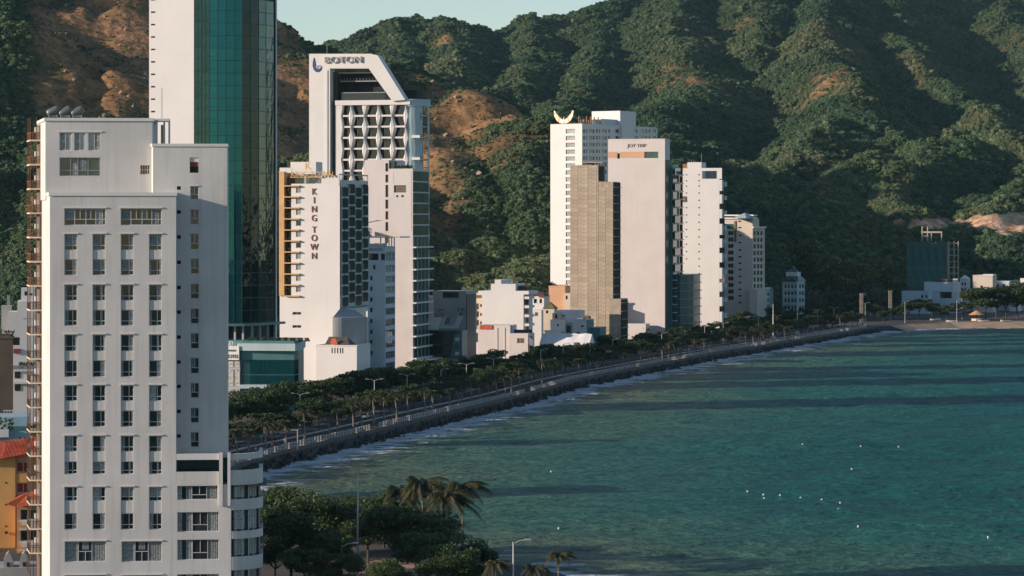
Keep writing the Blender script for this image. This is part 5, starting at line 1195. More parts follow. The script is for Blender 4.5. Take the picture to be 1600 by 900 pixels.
def white_slab():
    B = Bld('apartment_block', 'bright white slab with two columns of tiny holes and a framed roof opening', 'apartment', 1124, 1250, -16)
    f = B.face(); s = B.face(0,0,90); D = s.u(1131); uL = f.u(1057); ud = f.u(1074); ue = f.u(1096); za = f.z(1066,263); zb = f.z(1085,253.5); zc = f.z(1110,279.5); zd = f.z(1110,262.5)
    dots = [f.rect(1091.2,1093.6,y-.9,y+.9) for y in [273, 282.5, 290.5] + [301.5+11.45*k for k in range(17)]]
    dots2 = [f.rect(1071.6,1073.8,y-.9,y+.9) for y in [273, 282.5, 291] + [301.5+11.45*k for k in range(10)]]
    nt = [f.rect(1063, 1074, 307, 316)]
    mb = MB(); f.wall(mb, uL, ud, 0, za, dots2 + nt, .5); f.wall(mb, ud, ue, 0, zb, dots, .5); f.wall(mb, ue, 0, 0, zc, [], .5)
    f.wall(mb, ue, f.u(1128), zc, zd, [f.rect(1097,1120,267,279.3)], 1.2)
    for a, c, z in ((uL,ud,za), (ud,ue,zb), (ue,0,zc)): shell(mb, [(a,0), (c,0), (c,D), (a,D)], 0, z, skip=(0,))
    B.build(mb, 'wall', 'clean_white')
    for r in dots + dots2: f.pane('vent', r, .3, 'interior_dark')
    f.pane('recess', nt[0], .4, 'brown_wall'); f.box('roof_back', ue+.3, f.u(1120), 9, 9.3, zc, zd-.4, 'grey_plaster')
    f.box('roof_block', f.u(1066), f.u(1074), 1, 4, za, f.z(1070,256), 'rust')
    for x in (1079.5, 1083, 1095): f.box('aerial', f.u(x), f.u(x)+.12, 1, 1.12, zb, zb+1.2 if x < 1090 else zb+4, 'metal_grey')
    for k in range(22):        # ladder of grooves up the left wall
        z = f.z(1068, 266) - k*11.45/F*1250/2; f.box('groove', f.u(1068), f.u(1069.6), -.05, -.003, z-.2, z+.2, 'pink_white')
    st = 22.9/F*1250; z = f.z(1126,281); k = 0
    while z > 8:
        hgt = st*(.62 if k % 3 else .75); s.box('balcony_block', 0.02, 3.2, -1.15, .3, z-hgt, z, 'clean_white'); s.box('balcony_recess', .1, D, -.4, -.02, z-st, z-hgt, 'dark_pane'); s.box('rear_balcony', 4.5, D, -1.4, -.42, z-hgt*.6, z-hgt*.15, 'pale_teal'); z -= st; k += 1
    s.box('side_strip', .05, D, -.2, -.01, 0, zc, 'dark_pane')
white_slab()
def beige_hotel():
    B = Bld('hotel_building', 'beige hotel with corniced roof and rows of square windows, right of the white slab', 'hotel', 1176, 1500, -22)
    f = B.face(); s = B.face(0,0,90); D = s.u(1195)
    ws = [(1137.5,1146,y,y+6.5) for y in [361+10.15*k for k in range(11)]] + [(1153.5,1158.5,y,y+2.6) for y in (344.5,354.5,366.5,378,389.5,400,410,420,430.5,440.5,451,461,471.5)]
    rs = [f.rect(*w) for w in ws]; zt = f.z(1155,342); mb = MB(); f.wall(mb, f.u(1130), 0, 0, zt, rs, .3)
    sw = [s.rect(x, x+3.6, y, y+6.8) for x in (1177.5,1183,1188) for y in [361+10.35*k for k in range(9)]]; z2 = s.z(1185,356)
    s.wall(mb, 0, D, 0, z2, sw, .3); shell(mb, [(f.u(1130),0), (0,0), (0,D), (f.u(1130),D)], 0, z2, skip=(0,1)); shell(mb, [(f.u(1130),0.01), (f.u(1167),.01), (f.u(1167),D), (f.u(1130),D)], z2, zt, skip=(0,)); B.build(mb, 'wall', 'cream_pale')
    for r in rs: f.window(r, .2, fm='cream_pale', muls=((.5,0,1),) if r[3]-r[2] > 1.5 else ())
    for r in sw: s.window(r, .2, fm='pale_teal', muls=((.5,0,1),))
    for y in (340.5, 336): f.box('cornice', f.u(1129), f.u(1178), -.8, 6, f.z(1150,y+1.6), f.z(1150,y-.6), 'trim_white')
    s.box('cornice', -.8, D+.5, -.8, .1, s.z(1185,356.5), s.z(1185,354), 'trim_white')
    gable_roof(B, s, 1166, 1186, 341, 332.5, 8, 'pale_teal', 0, 'pediment', .45)
    f.box('terrace_glass', f.u(1132), f.u(1146), -.2, -.02, f.z(1140,357), f.z(1140,350), 'teal_pane'); f.box('pilaster', f.u(1147.5), f.u(1150.5), -.4, -.02, f.z(1150,378), f.z(1150,345), 'brown_wall')
    h = Face(B, f.u(1183), -6, 90); g = B.face(0,-6,0); DD = h.u(1203)
    block(B, g, 1171, 1183, 451, 16, 'cream_pale', name='low_wall')
    hw = [h.rect(x, x+3, y, y+5) for x in (1185,1190,1195,1199) for y in (457,466.5,476)]
    mb = MB(); h.wall(mb, 0, DD, 0, h.z(1193,451), hw, .3); shell(mb, [(g.u(1183)-.02,-6), (g.u(1183)-.02,-6+DD), (g.u(1183)-8,-6+DD)], 0, h.z(1193,451), skip=(0,)); B.build(mb, 'low_front', 'pale_teal')
    for r in hw: h.window(r, .2, fm='pale_teal')
    h.box('cornice', -.6, DD+.4, -.6, .1, h.z(1193,453), h.z(1193,449.5), 'trim_white')
mat('cream_pale', (0.55, 0.48, 0.39), var=0.05, scale=0.12, streak=0.15)
beige_hotel()
def teal_villa():
    B = Bld('villa', 'slim pale teal villa with dark gabled roof and cupola', 'villa', 1246, 1540, -25); f = B.face(); s = B.face(0,0,90); D = s.u(1257.5)
    ws = [f.rect(x, x+3.2, y, y+6.5) for x in (1225.5,1230.5,1236,1241) for y in (444,455,466,477.5)]; sw = [s.rect(x, x+3, y, y+6.5) for x in (1249,1253.5) for y in (444,455,466,477.5)]; zt = f.z(1235,439)
    mb = MB(); f.wall(mb, f.u(1222.5), 0, 0, zt, ws, .3); s.wall(mb, 0, D, 0, zt, sw, .3); shell(mb, [(f.u(1222.5),0), (0,0), (0,D), (f.u(1222.5),D)], 0, zt, skip=(0,1)); B.build(mb, 'wall', 'pale_teal')
    for r in ws: f.window(r, .2)
    for r in sw: s.window(r, .2)
    u0 = f.u(1221.5); b = MB(); z1 = f.z(1235,431.5); A = [(u0,-.6,zt), (.6,-.6,zt), (.6,D+.6,zt), (u0,D+.6,zt)]; cx, cy = u0/2, D/2; Q = [(cx-3.4,cy-3,z1), (cx+3.4,cy-3,z1), (cx+3.4,cy+3,z1), (cx-3.4,cy+3,z1)]; b.v = A + Q; b.f = [(0,1,5,4), (1,2,6,5), (2,3,7,6), (3,0,4,7)]; B.build(b, 'roof', 'teal_dark')
    for k in (.28, .72):
        x = u0*(1-k); b = MB(); b.v = [(x-2,-.9,zt-.3), (x+2,-.9,zt-.3), (x,-.9,zt+2.6), (x,3.5,zt+2.6), (x-2,1,zt-.3), (x+2,1,zt-.3)]; b.f = [(0,1,2), (0,2,3,4), (1,5,3,2)]; B.build(b, 'gable', 'teal_dark')
    b = MB(); b.box(cx-3.2,cx+3.2,cy-2.8,cy+2.8,z1-.1,z1+2.2); B.build(b, 'attic', 'trim_white'); b = MB(); b.lathe([(3.0,0), (2.4,.9), (1.1,1.5), (1.0,2.4), (.5,2.8), (.1,3.8)], 10, cx, cy); me = b.mesh('cupola', 'teal_dark'); me.transform(Matrix.Translation((0,0,z1+2.2))); link('cupola', me, B.root)
    for y in (451.5, 462.5, 474): f.box('string_course', u0+.6, .2, -.2, -.003, f.z(1235,y+.5), f.z(1235,y-.5), 'trim_white')
teal_villa()
def far_houses():
    B = Bld('unfinished_tower', 'unfinished concrete tower wrapped in green safety netting below the quarry', 'building', 1482, 1625, -20); f = B.face(); s = B.face(0,0,90)
    z1 = f.z(1450, 377); st = 3.4; u0 = f.u(1417); D = 16
    for x in (1417.5, 1428, 1439, 1450, 1461, 1472, 1480): f.box('column', f.u(x), f.u(x)+.5, .3, .8, 0, z1, 'raw_concrete')
    for k in range(1, int(z1/st)+1): f.box('floor_slab', u0, 0, .4, D, k*st-.25, k*st, 'raw_concrete')
    for k in range(5): f.box('safety_net', u0+(-u0)*k/5*.93, u0+(-u0)*(k+1)/5*.93-.05, -.12-.05*(k%2), -.05, 0, z1-(.4 if k in (1,2) else 3.0*(k%2)), 'net_green')
    f.box('inner_wall', u0+1, -.5, 3, 3.2, 0, z1-1, 'grey_plaster')
    for k in range(1, int(z1/st)+1):
        f.box('stair_beam', f.u(1482), f.u(1497), -.2, .3, k*st-.3, k*st+.1, 'raw_concrete')
    for x in (1482, 1490, 1496.5): f.box('stair_column', f.u(x), f.u(x)+.55, -.3, .3, 0, z1, 'raw_concrete')
    for x in (1437.5, 1446, 1452, 1468): f.box('roof_column', f.u(x), f.u(x)+.6, 4, 4.6, z1, f.z(1450, 354 if x in (1437.5,1446) else 362), 'raw_concrete')
    f.box('roof_beam', f.u(1437), f.u(1470), 4, 4.5, f.z(1450,364), f.z(1450,361.5), 'raw_concrete'); f.box('roof_beam', f.u(1437), f.u(1448), 4.02, 4.52, f.z(1450,370), f.z(1450,368), 'raw_concrete')
    def house(lab, px, d, x0, x1, yt, m, wins=(), D=9, name='house', cap=.4, win=None):
        B = Bld(name, lab, 'house', px, d, -20); f = B.face(); block(B, f, x0, x1, yt, D, m, wins, cap=cap, win=win); return B, f
    B, f = house('long pale two-storey house with dark loggia under the netted tower', 1496, 1560, 1444, 1496, 442, 'blue_grey', [(1469,1487,456,466)], win=dict(fm='frame_dark', muls=((.5,0,1),)))
    f.box('roof_screen', f.u(1460), f.u(1480), 1, 5, f.z(1470,442), f.z(1470,436), 'dark_roof'); f.box('end_wall', f.u(1489), f.u(1496.5), -.4, .1, f.z(1490,458), f.z(1490,435.5), 'trim_white'); gable_roof(B, f, 1456, 1472, 455, 448, .6, 'blue_grey', -.7, 'gable', .48)
    house('low pale blue house with small rooftop box near the beach lamps', 1451, 1545, 1409, 1451, 456, 'pale_teal', [(1439,1443,461,466), (1446,1449,461,466)]); 
    B, f = house('pale grey boxy house with sloping parapet behind the beach trees', 1551, 1570, 1520, 1551, 431, 'cream_pale', [(1532,1536,446,452)], D=12); f.box('roof_slab', f.u(1536), f.u(1552), -.4, 8, f.z(1545,431), f.z(1545,428.5), 'trim_white')
    B, f = house('small white house with pointed gable at the right edge', 1592, 1590, 1577, 1592, 444, 'trim_white', [(1581,1585,449,455)]); gable_roof(B, f, 1575, 1594, 444, 437, 9, 'teal_dark', -.4, hip=.4)
    house('pale house with blue-grey terraces between the boxy and gabled houses', 1577, 1600, 1552, 1577, 440, 'blue_grey', [(1556,1561,444,449), (1566,1571,444,449)])
    B, f = house('narrow house with stepped balconies right of the long pale house', 1511, 1590, 1500, 1511, 436, 'blue_grey', [(1502,1505,441,446), (1506.5,1509.5,441,446), (1502,1505,450,455), (1506.5,1509.5,450,455)]); gable_roof(B, f, 1499, 1512, 436, 430, 9, 'trim_white', -.4, hip=.45)
    B, f = house('white house with flat roof at the far right edge of the shore', 1625, 1600, 1594, 1625, 436, 'trim_white', [(1597,1602,441,447)])
    B, f = house('low ochre cafe with flat white canopy right of the white slab', 1156, 1345, 1132, 1154, 502, 'ochre', [(1136,1142,506,514), (1146,1152,506,514)], D=6, name='cafe'); f.box('canopy', f.u(1128), f.u(1168), -4, 4, f.z(1145,496), f.z(1145,494), 'trim_white')
    # white villas up in the trees
    for i, (x0, x1, y0, d, lab) in enumerate(((1326,1342,388,1960,'white hillside villa among trees, left one'), (1343,1358,391,1960,'white hillside villa among trees, middle one'), (1360,1382,393,1960,'white hillside villa among trees, right one'))):
        zg = float(hfun(np.array([gx(x0,d)]), np.array([float(d)]))[0]) - 1; B = Bld('villa', lab, 'villa', x1, d, -20, 'white villas on the hillside', z=zg); f = B.face(); block(B, f, x0, x1, y0, 8, 'trim_white', [(x0+3,x0+6,y0+3,y0+7), (x0+9,x0+12,y0+3,y0+7)], zb=-8); gable_roof(B, f, x0-1, x1+1, y0, y0-3.5, 8, 'blue_grey', -.4)
far_houses()
def left_cluster():
    B = Bld('apartment_block', 'plain brown wall of a block cut by the left edge of the picture', 'apartment', 20.5, 520, 10); f = B.face(); block(B, f, -140, 20.5, 530, 14, 'brown_wall', name='wall', cap=.4); f.box('roof_box', f.u(-10), f.u(3), 1, 4, f.z(0,530), f.z(0,515), 'brown_wall'); f.box('balcony', f.u(20.5)+.01, f.u(31), 2, 6, f.z(25,540), f.z(25,529), 'brown_wall')
    B.build(plantlet(f.P(f.u(5), .6, f.z(8,530)), 2.0, 1.6, 77), 'roof_plants', 'leaf')
    B = Bld('apartment_house', 'white stepped house seen between the brown wall and the hotel balconies', 'house', 53, 640, 8); f = B.face()
    block(B, f, 27, 54, 471, 12, 'clean_white', [(36,52,497.5,498.8)]); block(B, f, 33, 54, 450, 6, 'clean_white', [(38,44,455,462), (46,51,458,462)], d0=2.5, zb=f.z(40,471), name='roof_room'); block(B, f, 14, 27, 487, 10, 'clean_white', [], name='low_wall'); block(B, f, 2, 17, 478, 6, 'grey_plaster', [], d0=5, name='rear_wall')
    f.box('shutter', f.u(21), f.u(32), -.3, -.02, f.z(26,552), f.z(26,545), 'red_paint')
    for y in (576, 595.5): f.box('balcony_slab', f.u(21), f.u(54), -2.5, -.02, f.z(40,y+3.5), f.z(40,y), 'trim_white'); f.pane('balcony_door', f.rect(23,32,y+4,y+15), -.1, 'interior_dark'); f.box('balcony_rail', f.u(21), f.u(54), -2.5, -2.4, f.z(40,y), f.z(40,y-6), 'metal_grey') if y < 590 else None
    for i in range(3): B.build(plantlet(f.P(f.u(30+8*i), -2, f.z(40,574)), 1.2, 1.2, 80+i), 'balcony_plants', 'leaf')
    f.box('roof_clutter', f.u(10), f.u(14), 3, 4, f.z(12,478), f.z(12,462), 'metal_grey')
    B = Bld('house', 'pale blue house with white roof rail beside the orange building', 'house', 44, 470, 8); f = B.face(); block(B, f, -60, 44, 652, 10, 'blue_paint', [(29,33,683,688), (38,41,683,688)], win=dict(fm='frame_white'))
    for k in range(9): f.box('roof_rail_post', f.u(6+4.3*k), f.u(6+4.3*k)+.08, .1, .2, f.z(25,652), f.z(25,641), 'trim_white')
    f.box('roof_rail', f.u(5), f.u(44), .08, .2, f.z(25,642), f.z(25,640.7), 'trim_white'); f.box('band', f.u(15), f.u(44), -.1, -.003, f.z(25,672), f.z(25,666), 'teal_metal'); f.box('balcony', f.u(-60), f.u(14), -1.8, -.02, f.z(5,682), f.z(5,670), 'trim_white')
    B.build(plantlet(f.P(f.u(0), -1.4, f.z(5,669)), 2.2, 1.8, 90), 'balcony_plants', 'leaf')
    B = Bld('house', 'orange-yellow house with red tiled roofs at the bottom left', 'house', 50, 436, 8); f = B.face(); s = B.face(0,0,90)
    block(B, f, -80, 24, 712, 10, 'yellow_paint', name='wall'); block(B, f, 22, 60, 712, 10, 'orange_paint', [(26,45,722,738), (26,45,755,770)], d0=.5, name='bay_wall', win=dict(fm='frame_white', pm='red_paint', muls=((.55,0,1),)))
    f.box('spandrel', f.u(25), f.u(46), .1, .45, f.z(35,754), f.z(35,740), 'yellow_paint')
    u0, u1 = f.u(-80), f.u(62); zt = f.z(20,712); b = MB(); za = f.z(-30,700); 
    b.v = [(u0,-1,f.z(-30,712)), (f.u(3),-1,f.z(3,716)), (f.u(62),-1,f.z(60,705)), (f.u(62),5,f.z(60,685)), (f.u(30),5,f.z(30,693)), (u0,5,f.z(-30,690))]; b.f = [(0,1,4,5), (1,2,3,4)]; B.build(b, 'roof', 'red_tile')
    for k in range(26): 
        u = f.u(4) + (f.u(60)-f.u(4))*k/26; t = k/26; o = MB().tube([(u,-1.02,f.z(3,716)+(f.z(60,705)-f.z(3,716))*t+.03), (u+.2,4.8,f.z(30,693)+.05+(f.z(60,685)-f.z(30,693))*t)], .07, 5); B.build(o, 'tile_ridge', 'red_tile')
    g = B.face(0,-2.5,0); q = MB(); z0 = g.z(30,790); z1 = g.z(45,770)
    q.v = [(g.u(10),-3.2,g.z(10,787)), (g.u(24),-3.4,g.z(24,791)), (g.u(64),-3.4,g.z(60,788)), (g.u(64),-.2,g.z(60,766)), (g.u(47),-.2,g.z(47,770)), (g.u(30),-.2,g.z(30,776))]; q.f = [(0,1,4,5), (1,2,3,4)]; B.build(q, 'porch_roof', 'red_tile')
    block(B, g, 26, 60, 791, 2.4, 'orange_paint', [(32,58,796,812), (32,58,829,845)], name='porch_wall', win=dict(fm='frame_white', muls=((.45,0,1),)))
    for y in (814, 820, 848, 853):
        for x in (35, 48): g.box('air_conditioner', g.u(x), g.u(x+8), -.7, -.05, g.z(40,y+6), g.z(40,y), 'trim_white') if y in (814, 848) else None
    for y in (812.5, 826, 846, 859): g.box('ledge', g.u(30), g.u(60), -.4, -.02, g.z(45,y+1.8), g.z(45,y), 'trim_white')
    for x, y in ((8,753), (8,787), (8,821)): f.pane('vent', f.rect(x,x+2.5,y,y+2.5), -.04, 'interior_dark')
    B.build(MB().tube([f.P(f.u(10), -.3, f.z(10,832)), f.P(f.u(10), -.1, f.z(10,832))], .25, 10), 'wall_fan', 'frame_dark'); f.box('plinth', f.u(-60), f.u(27), -.5, -.02, 0, f.z(10,856), 'brown_wall')
    B = Bld('house', 'grey rooftop with two arched vents at the bottom left corner', 'house', 66, 396, 8); f = B.face(); block(B, f, -80, 66, 888, 8, 'grey_plaster')
    for x in (5, 30):
        uu = f.u(x); w = f.u(x+15)-uu; b = MB(); pr = [(0,0), (w,0), (w,.9), (w*.75,1.7), (w*.5,2.1), (w*.25,1.7), (0,.9)]; z = f.z(10,888); n = len(pr); b.v = [(uu+p[0], 1.0, z+p[1]) for p in pr] + [(uu+p[0], 3.5, z+p[1]) for p in pr]; b.f = [tuple(range(n)), tuple(range(2*n-1,n-1,-1))] + [(k,(k+1)%n,n+(k+1)%n,n+k) for k in range(n)]; B.build(b, 'roof_vent', 'grey_plaster'); f.box('vent_opening', uu+w*.35, uu+w*.65, .9, .98, z+.1, z+.7, 'interior_dark')
left_cluster()
# ------------------------------------------------------------------ trees, palms, lamps and small things
def tree_meshes(seed, H, Rw, nleaf, leaf, layered=False):
    """trunk with limbs, and a crown of separate leaves gathered in clumps round the limb ends"""
    rng = random.Random(seed); tb = MB(); h0 = H*.32
    lean = (rng.uniform(-.4,.4), rng.uniform(-.4,.4)); tb.tube([(0,0,-.3), (lean[0]*.4,lean[1]*.4,h0*.6), (lean[0],lean[1],h0)], [.26*H/10, .2*H/10, .16*H/10], 7)
    ends = []
    nl = rng.randint(6, 8)
    for k in range(nl):
        a = 6.28*k/nl + rng.uniform(-.4,.4); r = Rw*rng.uniform(.45,.85); z = H*rng.uniform(.52,.86)
        m = (lean[0]+r*.45*math.cos(a), lean[1]+r*.45*math.sin(a), h0+(z-h0)*.55); e = (lean[0]+r*math.cos(a), lean[1]+r*math.sin(a), z)
        tb.tube([(lean[0],lean[1],h0-.2), m, e], [.12*H/10, .08*H/10, .03], 5); ends.append(Vector(e))
        for q in range(2): a2 = a + rng.uniform(-.8,.8); ends.append(Vector((lean[0]+Rw*rng.uniform(.3,1.0)*math.cos(a2), lean[1]+Rw*rng.uniform(.3,1.0)*math.sin(a2), z + rng.uniform(-.12,.12)*H)))
    ends.append(Vector((lean[0], lean[1], H*.9))); ends.append(Vector((lean[0]+.4, lean[1]-.3, H*.78)))
    b = MB()
    cl = [(e, Rw*rng.uniform(.24,.42)) for e in ends]
    for q in range(nleaf):
        e, r = cl[q % len(cl)]
        d = Vector((rng.gauss(0,1), rng.gauss(0,1), rng.gauss(0,1))).normalized() * r * rng.random()**.38
        d.z *= .38 if layered else .62
        c = e + d
        n = Vector((rng.gauss(0,.7), rng.gauss(0,.7), 1 + rng.gauss(0,.5))).normalized(); a = n.cross(Vector((rng.gauss(0,1), rng.gauss(0,1), 0.1))).normalized(); w = n.cross(a)
        L = leaf*rng.uniform(.6,1.25); b.quad(c - a*L, c + w*L*.55, c + a*L, c - w*L*.55)
    return tb.mesh('trunk', 'bark'), b
TREES = []
for k in range(5):
    t, b = tree_meshes(40+k, 9.0, 5.6, 3600, .36, layered=(k % 2 == 0)); TREES.append((t, b.mesh('crown', 'leaf')))
LIGHT = []
for k in range(2):
    t, b = tree_meshes(60+k, 11.0, 3.6, 2200, .36); LIGHT.append((t, b.mesh('crown', 'leaf_light')))
NEARTREES = []
for k in range(4):
    t, b = tree_meshes(80+k, 11.0, 7.2, 11000, .28, layered=(k % 2 == 0)); NEARTREES.append((t, b.mesh('crown', 'park_leaf')))
def plant(name, kind, p, s, label, cat, group, rz=None, zs=1.0):
    t, c = kind; o = empty(name, p, rz if rz is not None else random.uniform(0, 6.28)); o.scale = (s, s, s*zs); tag(o, label, cat, group)
    link('trunk', t, o); link('crown', c, o); return o
def palm_meshes(seed, H, nf=17, FL=3.0, wind=.0, leaflets=16):
    rng = random.Random(seed); tb = MB(); bend = rng.uniform(.3,1.2); a0 = rng.uniform(0,6.28)
    P = [(bend*(t**2)*math.cos(a0), bend*(t**2)*math.sin(a0), H*t - (.3 if t == 0 else 0)) for t in (0,.25,.5,.75,1)]
    tb.tube(P, [.26,.19,.165,.15,.14], 8); top = Vector(P[-1]); b = MB()
    for k in range(nf):
        a = 6.28*k/nf + rng.uniform(-.25,.25); up = rng.uniform(-.25,1.15); L = FL*rng.uniform(.8,1.1); pts = []
        hx, hy = math.cos(a), math.sin(a)
        for t in np.linspace(0,1,7):
            r = L*(t*math.cos(up*.8) + .12*t); z = L*(math.sin(up)*t*.9 - (.55+.35*(1-up*.5))*t*t*.9)
            pts.append(top + Vector((hx*r + wind*t*t*L*.5, hy*r, z+.1)))
        for i in range(6):                      # rib
            w = Vector((-hy,hx,0))*.035; b.quad(pts[i]-w, pts[i]+w, pts[i+1]+w, pts[i+1]-w)
        for q in range(leaflets):
            t = .12 + .86*q/leaflets; i = min(5, int(t*6)); c = pts[i].lerp(pts[i+1], t*6-i); tan = (pts[i+1]-pts[i]).normalized(); ll = L*.30*(1-.65*abs(t-.45)*1.3)
            for sg in (-1, 1):
                d = (Vector((-hy,hx,0))*sg*.8 + tan*.55 + Vector((wind*.4,0,-.62+rng.uniform(-.25,.2)))).normalized()*ll; w = tan*.085
                b.quad(c-w, c+w, c+d+w*.25, c+d-w*.25)
    cb = MB()
    for q in range(7):
        a = rng.uniform(0,6.28); c = top + Vector((.32*math.cos(a), .32*math.sin(a), -.3-rng.random()*.3)); cb.tube([c+Vector((0,0,.16)), c, c-Vector((0,0,.16))], [.06,.16,.06], 6)
    return tb.mesh('trunk', 'palm_bark'), b.mesh('fronds', 'palm_leaf'), cb.mesh('coconuts', 'orange_paint')
PALMS = [palm_meshes(10+k, h, 15, 2.5, .5, 13) for k, h in enumerate((5.2, 5.8, 4.6, 6.3))]
BIGPALMS = [palm_meshes(30+k, h, 34, 5.0, .45, 30) for k, h in enumerate((12.6, 13.5, 11.5))]
def palm(name, kind, p, s, label, group, nuts=False):
    o = empty(name, p, random.uniform(-.5,.5)); o.scale = (s,s,s); tag(o, label, 'palm', group); link('trunk', kind[0], o); link('fronds', kind[1], o)
    if nuts: link('coconuts', kind[2], o)
    return o
# palms in a row along the promenade
rowp = resample(offset(RAILS, -2.6), 1.0); n = 0; q = 8.0; rng = random.Random(2)
while q < len(rowp)-2:
    p = rowp[int(q)]; p = Vector((p.x + rng.uniform(-.8,.8), p.y, .12))
    palm('promenade_palm', rng.choice(PALMS), p, rng.uniform(.82,1.12), f'{ordw(n)} slender palm along the sea railing counted from the white hotel', 'palms in a row along the promenade'); n += 1
    q += rng.choice([7, 8, 9, 10, 14]) if q < 420 else rng.choice([6, 8, 11, 13])
# broad trees along the avenue
rowt = resample(offset(RAILS, -28), 1.0); n = 0; q = 4.0
while q < len(rowt)-2:
    p = rowt[int(q)]; sc = rng.uniform(.8,1.1) if q < 330 else rng.uniform(.55,.9)
    plant('street_tree', rng.choice(TREES), Vector((p.x+rng.uniform(-2,1), p.y, .1)), sc, f'{ordw(n)} broad dark tree on the town side of the avenue counted from the hotel', 'tree', 'street trees along the avenue'); n += 1
    q += rng.uniform(6, 11) if q < 330 else rng.uniform(9, 17)
rowm = resample(offset(RAILS, -10.6), 1.0); n = 0; q = 12.0
while q < len(rowm)-2:
    p = rowm[int(q)]
    plant('kerb_tree', rng.choice(TREES), Vector((p.x, p.y, .02)), rng.uniform(.55,.9), f'{ordw(n)} small dark tree on the sea side of the avenue counted from the hotel', 'tree', 'small trees between avenue and promenade'); n += 1
    q += rng.uniform(8, 14) if q < 300 else rng.uniform(9, 15)
# trees in front of single buildings (photo column, ground row, height row)
for i, (px, yb, yt, kind, lab) in enumerate([
    (398,662,603,0,'broad tree in front of the glass tower podium, nearest the white hotel'), (425,668,622,2,'second broad tree beside the podium glass front'), (495,640,593,2,'flat-topped tree left of the white annexe cube'), (545,632,598,0,'light green tree below the white annexe cube'),
    (470,655,612,1,'dark tree between podium and the annexe cube'), (590,622,575,4,'tall dark tree below the shaded pale hotel'), (625,618,574,2,'spreading dark tree below the pink slab'), (660,612,572,0,'dark tree at the foot of the pink slab balconies'), (700,600,572,2,'dark tree in front of the black glass house'),
    (770,585,545,4,'thin-leaved tree in front of the low pink house'), (752,590,560,1,'low tree beside the cream shop house'), (812,578,552,0,'dark tree at the corner of the low pink house'), (852,570,537,2,'wide dark tree in front of the tent pavilion'), (872,568,540,1,'dark tree under the tent roof edge'), (932,556,530,0,'dark tree at the foot of the tan block'), (950,556,534,3,'second dark tree at the foot of the tan block'),
    (998,546,526,1,'round tree by the white arch of the pink hotel'), (1085,540,520,2,'dark tree at the foot of the white slab'), (1145,528,505,0,'dark tree in front of the ochre cafe'), (1160,520,484,2,'dark tree between cafe and beige hotel'), (690,470,438,1,'tree behind the dark house at the hill foot')]):
    d = gd(yb); H = (yb-yt)*d/F; plant('garden_tree', TREES[kind], (gx(px,d), d, 0), H/9.0, lab, 'tree', 'trees in front of the buildings')
# taller light trees below the far hill
for i, (px, yb, yt, k) in enumerate(sorted([(1262,470,372,0), (1284,482,400,1), (1304,486,396,0), (1326,486,402,1), (1344,484,410,0), (1372,492,448,1), (1388,482,404,0), (1402,488,430,1), (1272,492,455,0)])):
    d = max(1480, gd(yb)); d = min(d, 1640); zt = gz(yt, d); plant('tall_tree', LIGHT[k], (gx(px,d), d, 0), zt/11.0, f'{ordw(i)} tall pale green tree right of the teal villa', 'tree', 'tall trees behind the far promenade', zs=1.0)
for i, (px, yb, yt, k) in enumerate([(1420, 500, 468, 0), (1436, 497, 466, 2), (1455, 499, 472, 1), (1478, 500, 476, 3), (1505, 500, 470, 0), (1525, 498, 452, 1), (1540, 499, 448, 4), (1556, 498, 446, 2), (1572, 498, 445, 0), (1590, 498, 440, 3), (1607, 498, 444, 1), (1405, 500, 478, 2), (1395, 499, 476, 4), (1380, 503, 485, 1), (1366, 500, 474, 2), (1352, 505, 488, 0), (1350, 496, 458, 2), (1340, 500, 470, 0), (1330, 508, 486, 3), (1318, 500, 472, 4), (1308, 496, 455, 0), (1300, 510, 482, 2), (1290, 500, 474, 1), (1275, 510, 486, 1), (1262, 500, 478, 3), (1250, 514, 490, 0), (1236, 503, 482, 0), (1225, 515, 491, 2), (1212, 505, 478, 2), (1200, 518, 492, 4), (1180, 520, 494, 1)]):
    d = gd(yb); zt = gz(yt, d); plant('beach_tree', TREES[k], (gx(px,d), d, 0), max(3.5, zt)/9.0, f'{ordw(i)} bushy tree behind the far shore, counted from the green-netted tower' if i < 11 else f'{ordw(i-11)} bushy tree behind the far promenade, counted leftwards from the beach', 'tree', 'trees behind the far shore')
# nearest trees and palms in the park at the bottom
for i, (px, d, yt, k, lab) in enumerate([(440,432,757,0,'tall dark tree touching the rounded hotel corner'), (478,425,768,1,'second dark tree right of the hotel corner'), (520,430,785,2,'broad dark tree left of the tall park lamp'), (455,404,800,3,'low leafy tree at the bottom beside the hotel'), (505,398,830,0,'low dark tree at the bottom left of the lit sand'),
    (575,420,790,1,'dark tree behind the tall park lamp'), (620,408,788,2,'flat-topped dark tree above the lit sand'), (655,404,800,0,'dark spreading tree right of the lit sand'), (600,440,775,3,'far dark tree behind the flat-topped tree'), (700,385,852,1,'low bushy tree right of the sand'), (735,388,850,3,'low bushy tree below the leaning palms'), (425,445,775,2,'dark tree wedged behind the rounded hotel corner'), (545,448,772,0,'tree crown just behind the tall park lamp'), (430,398,842,1,'dark low tree at the very bottom beside the hotel'), (480,388,858,2,'bottom-most dark tree left of the sand'), (668,396,830,2,'dark tree under the middle palm'), (640,450,782,1,'farthest park tree near the water'), (540,386,868,3,'low dark tree at the bottom between sand and hotel'), (608,380,872,0,'small dark crown at the bottom below the sand')]):
    H = gz(yt, d); plant('park_tree', NEARTREES[k], (gx(px,d), d, 0), H/11.0, lab, 'tree', 'trees in the waterside park')
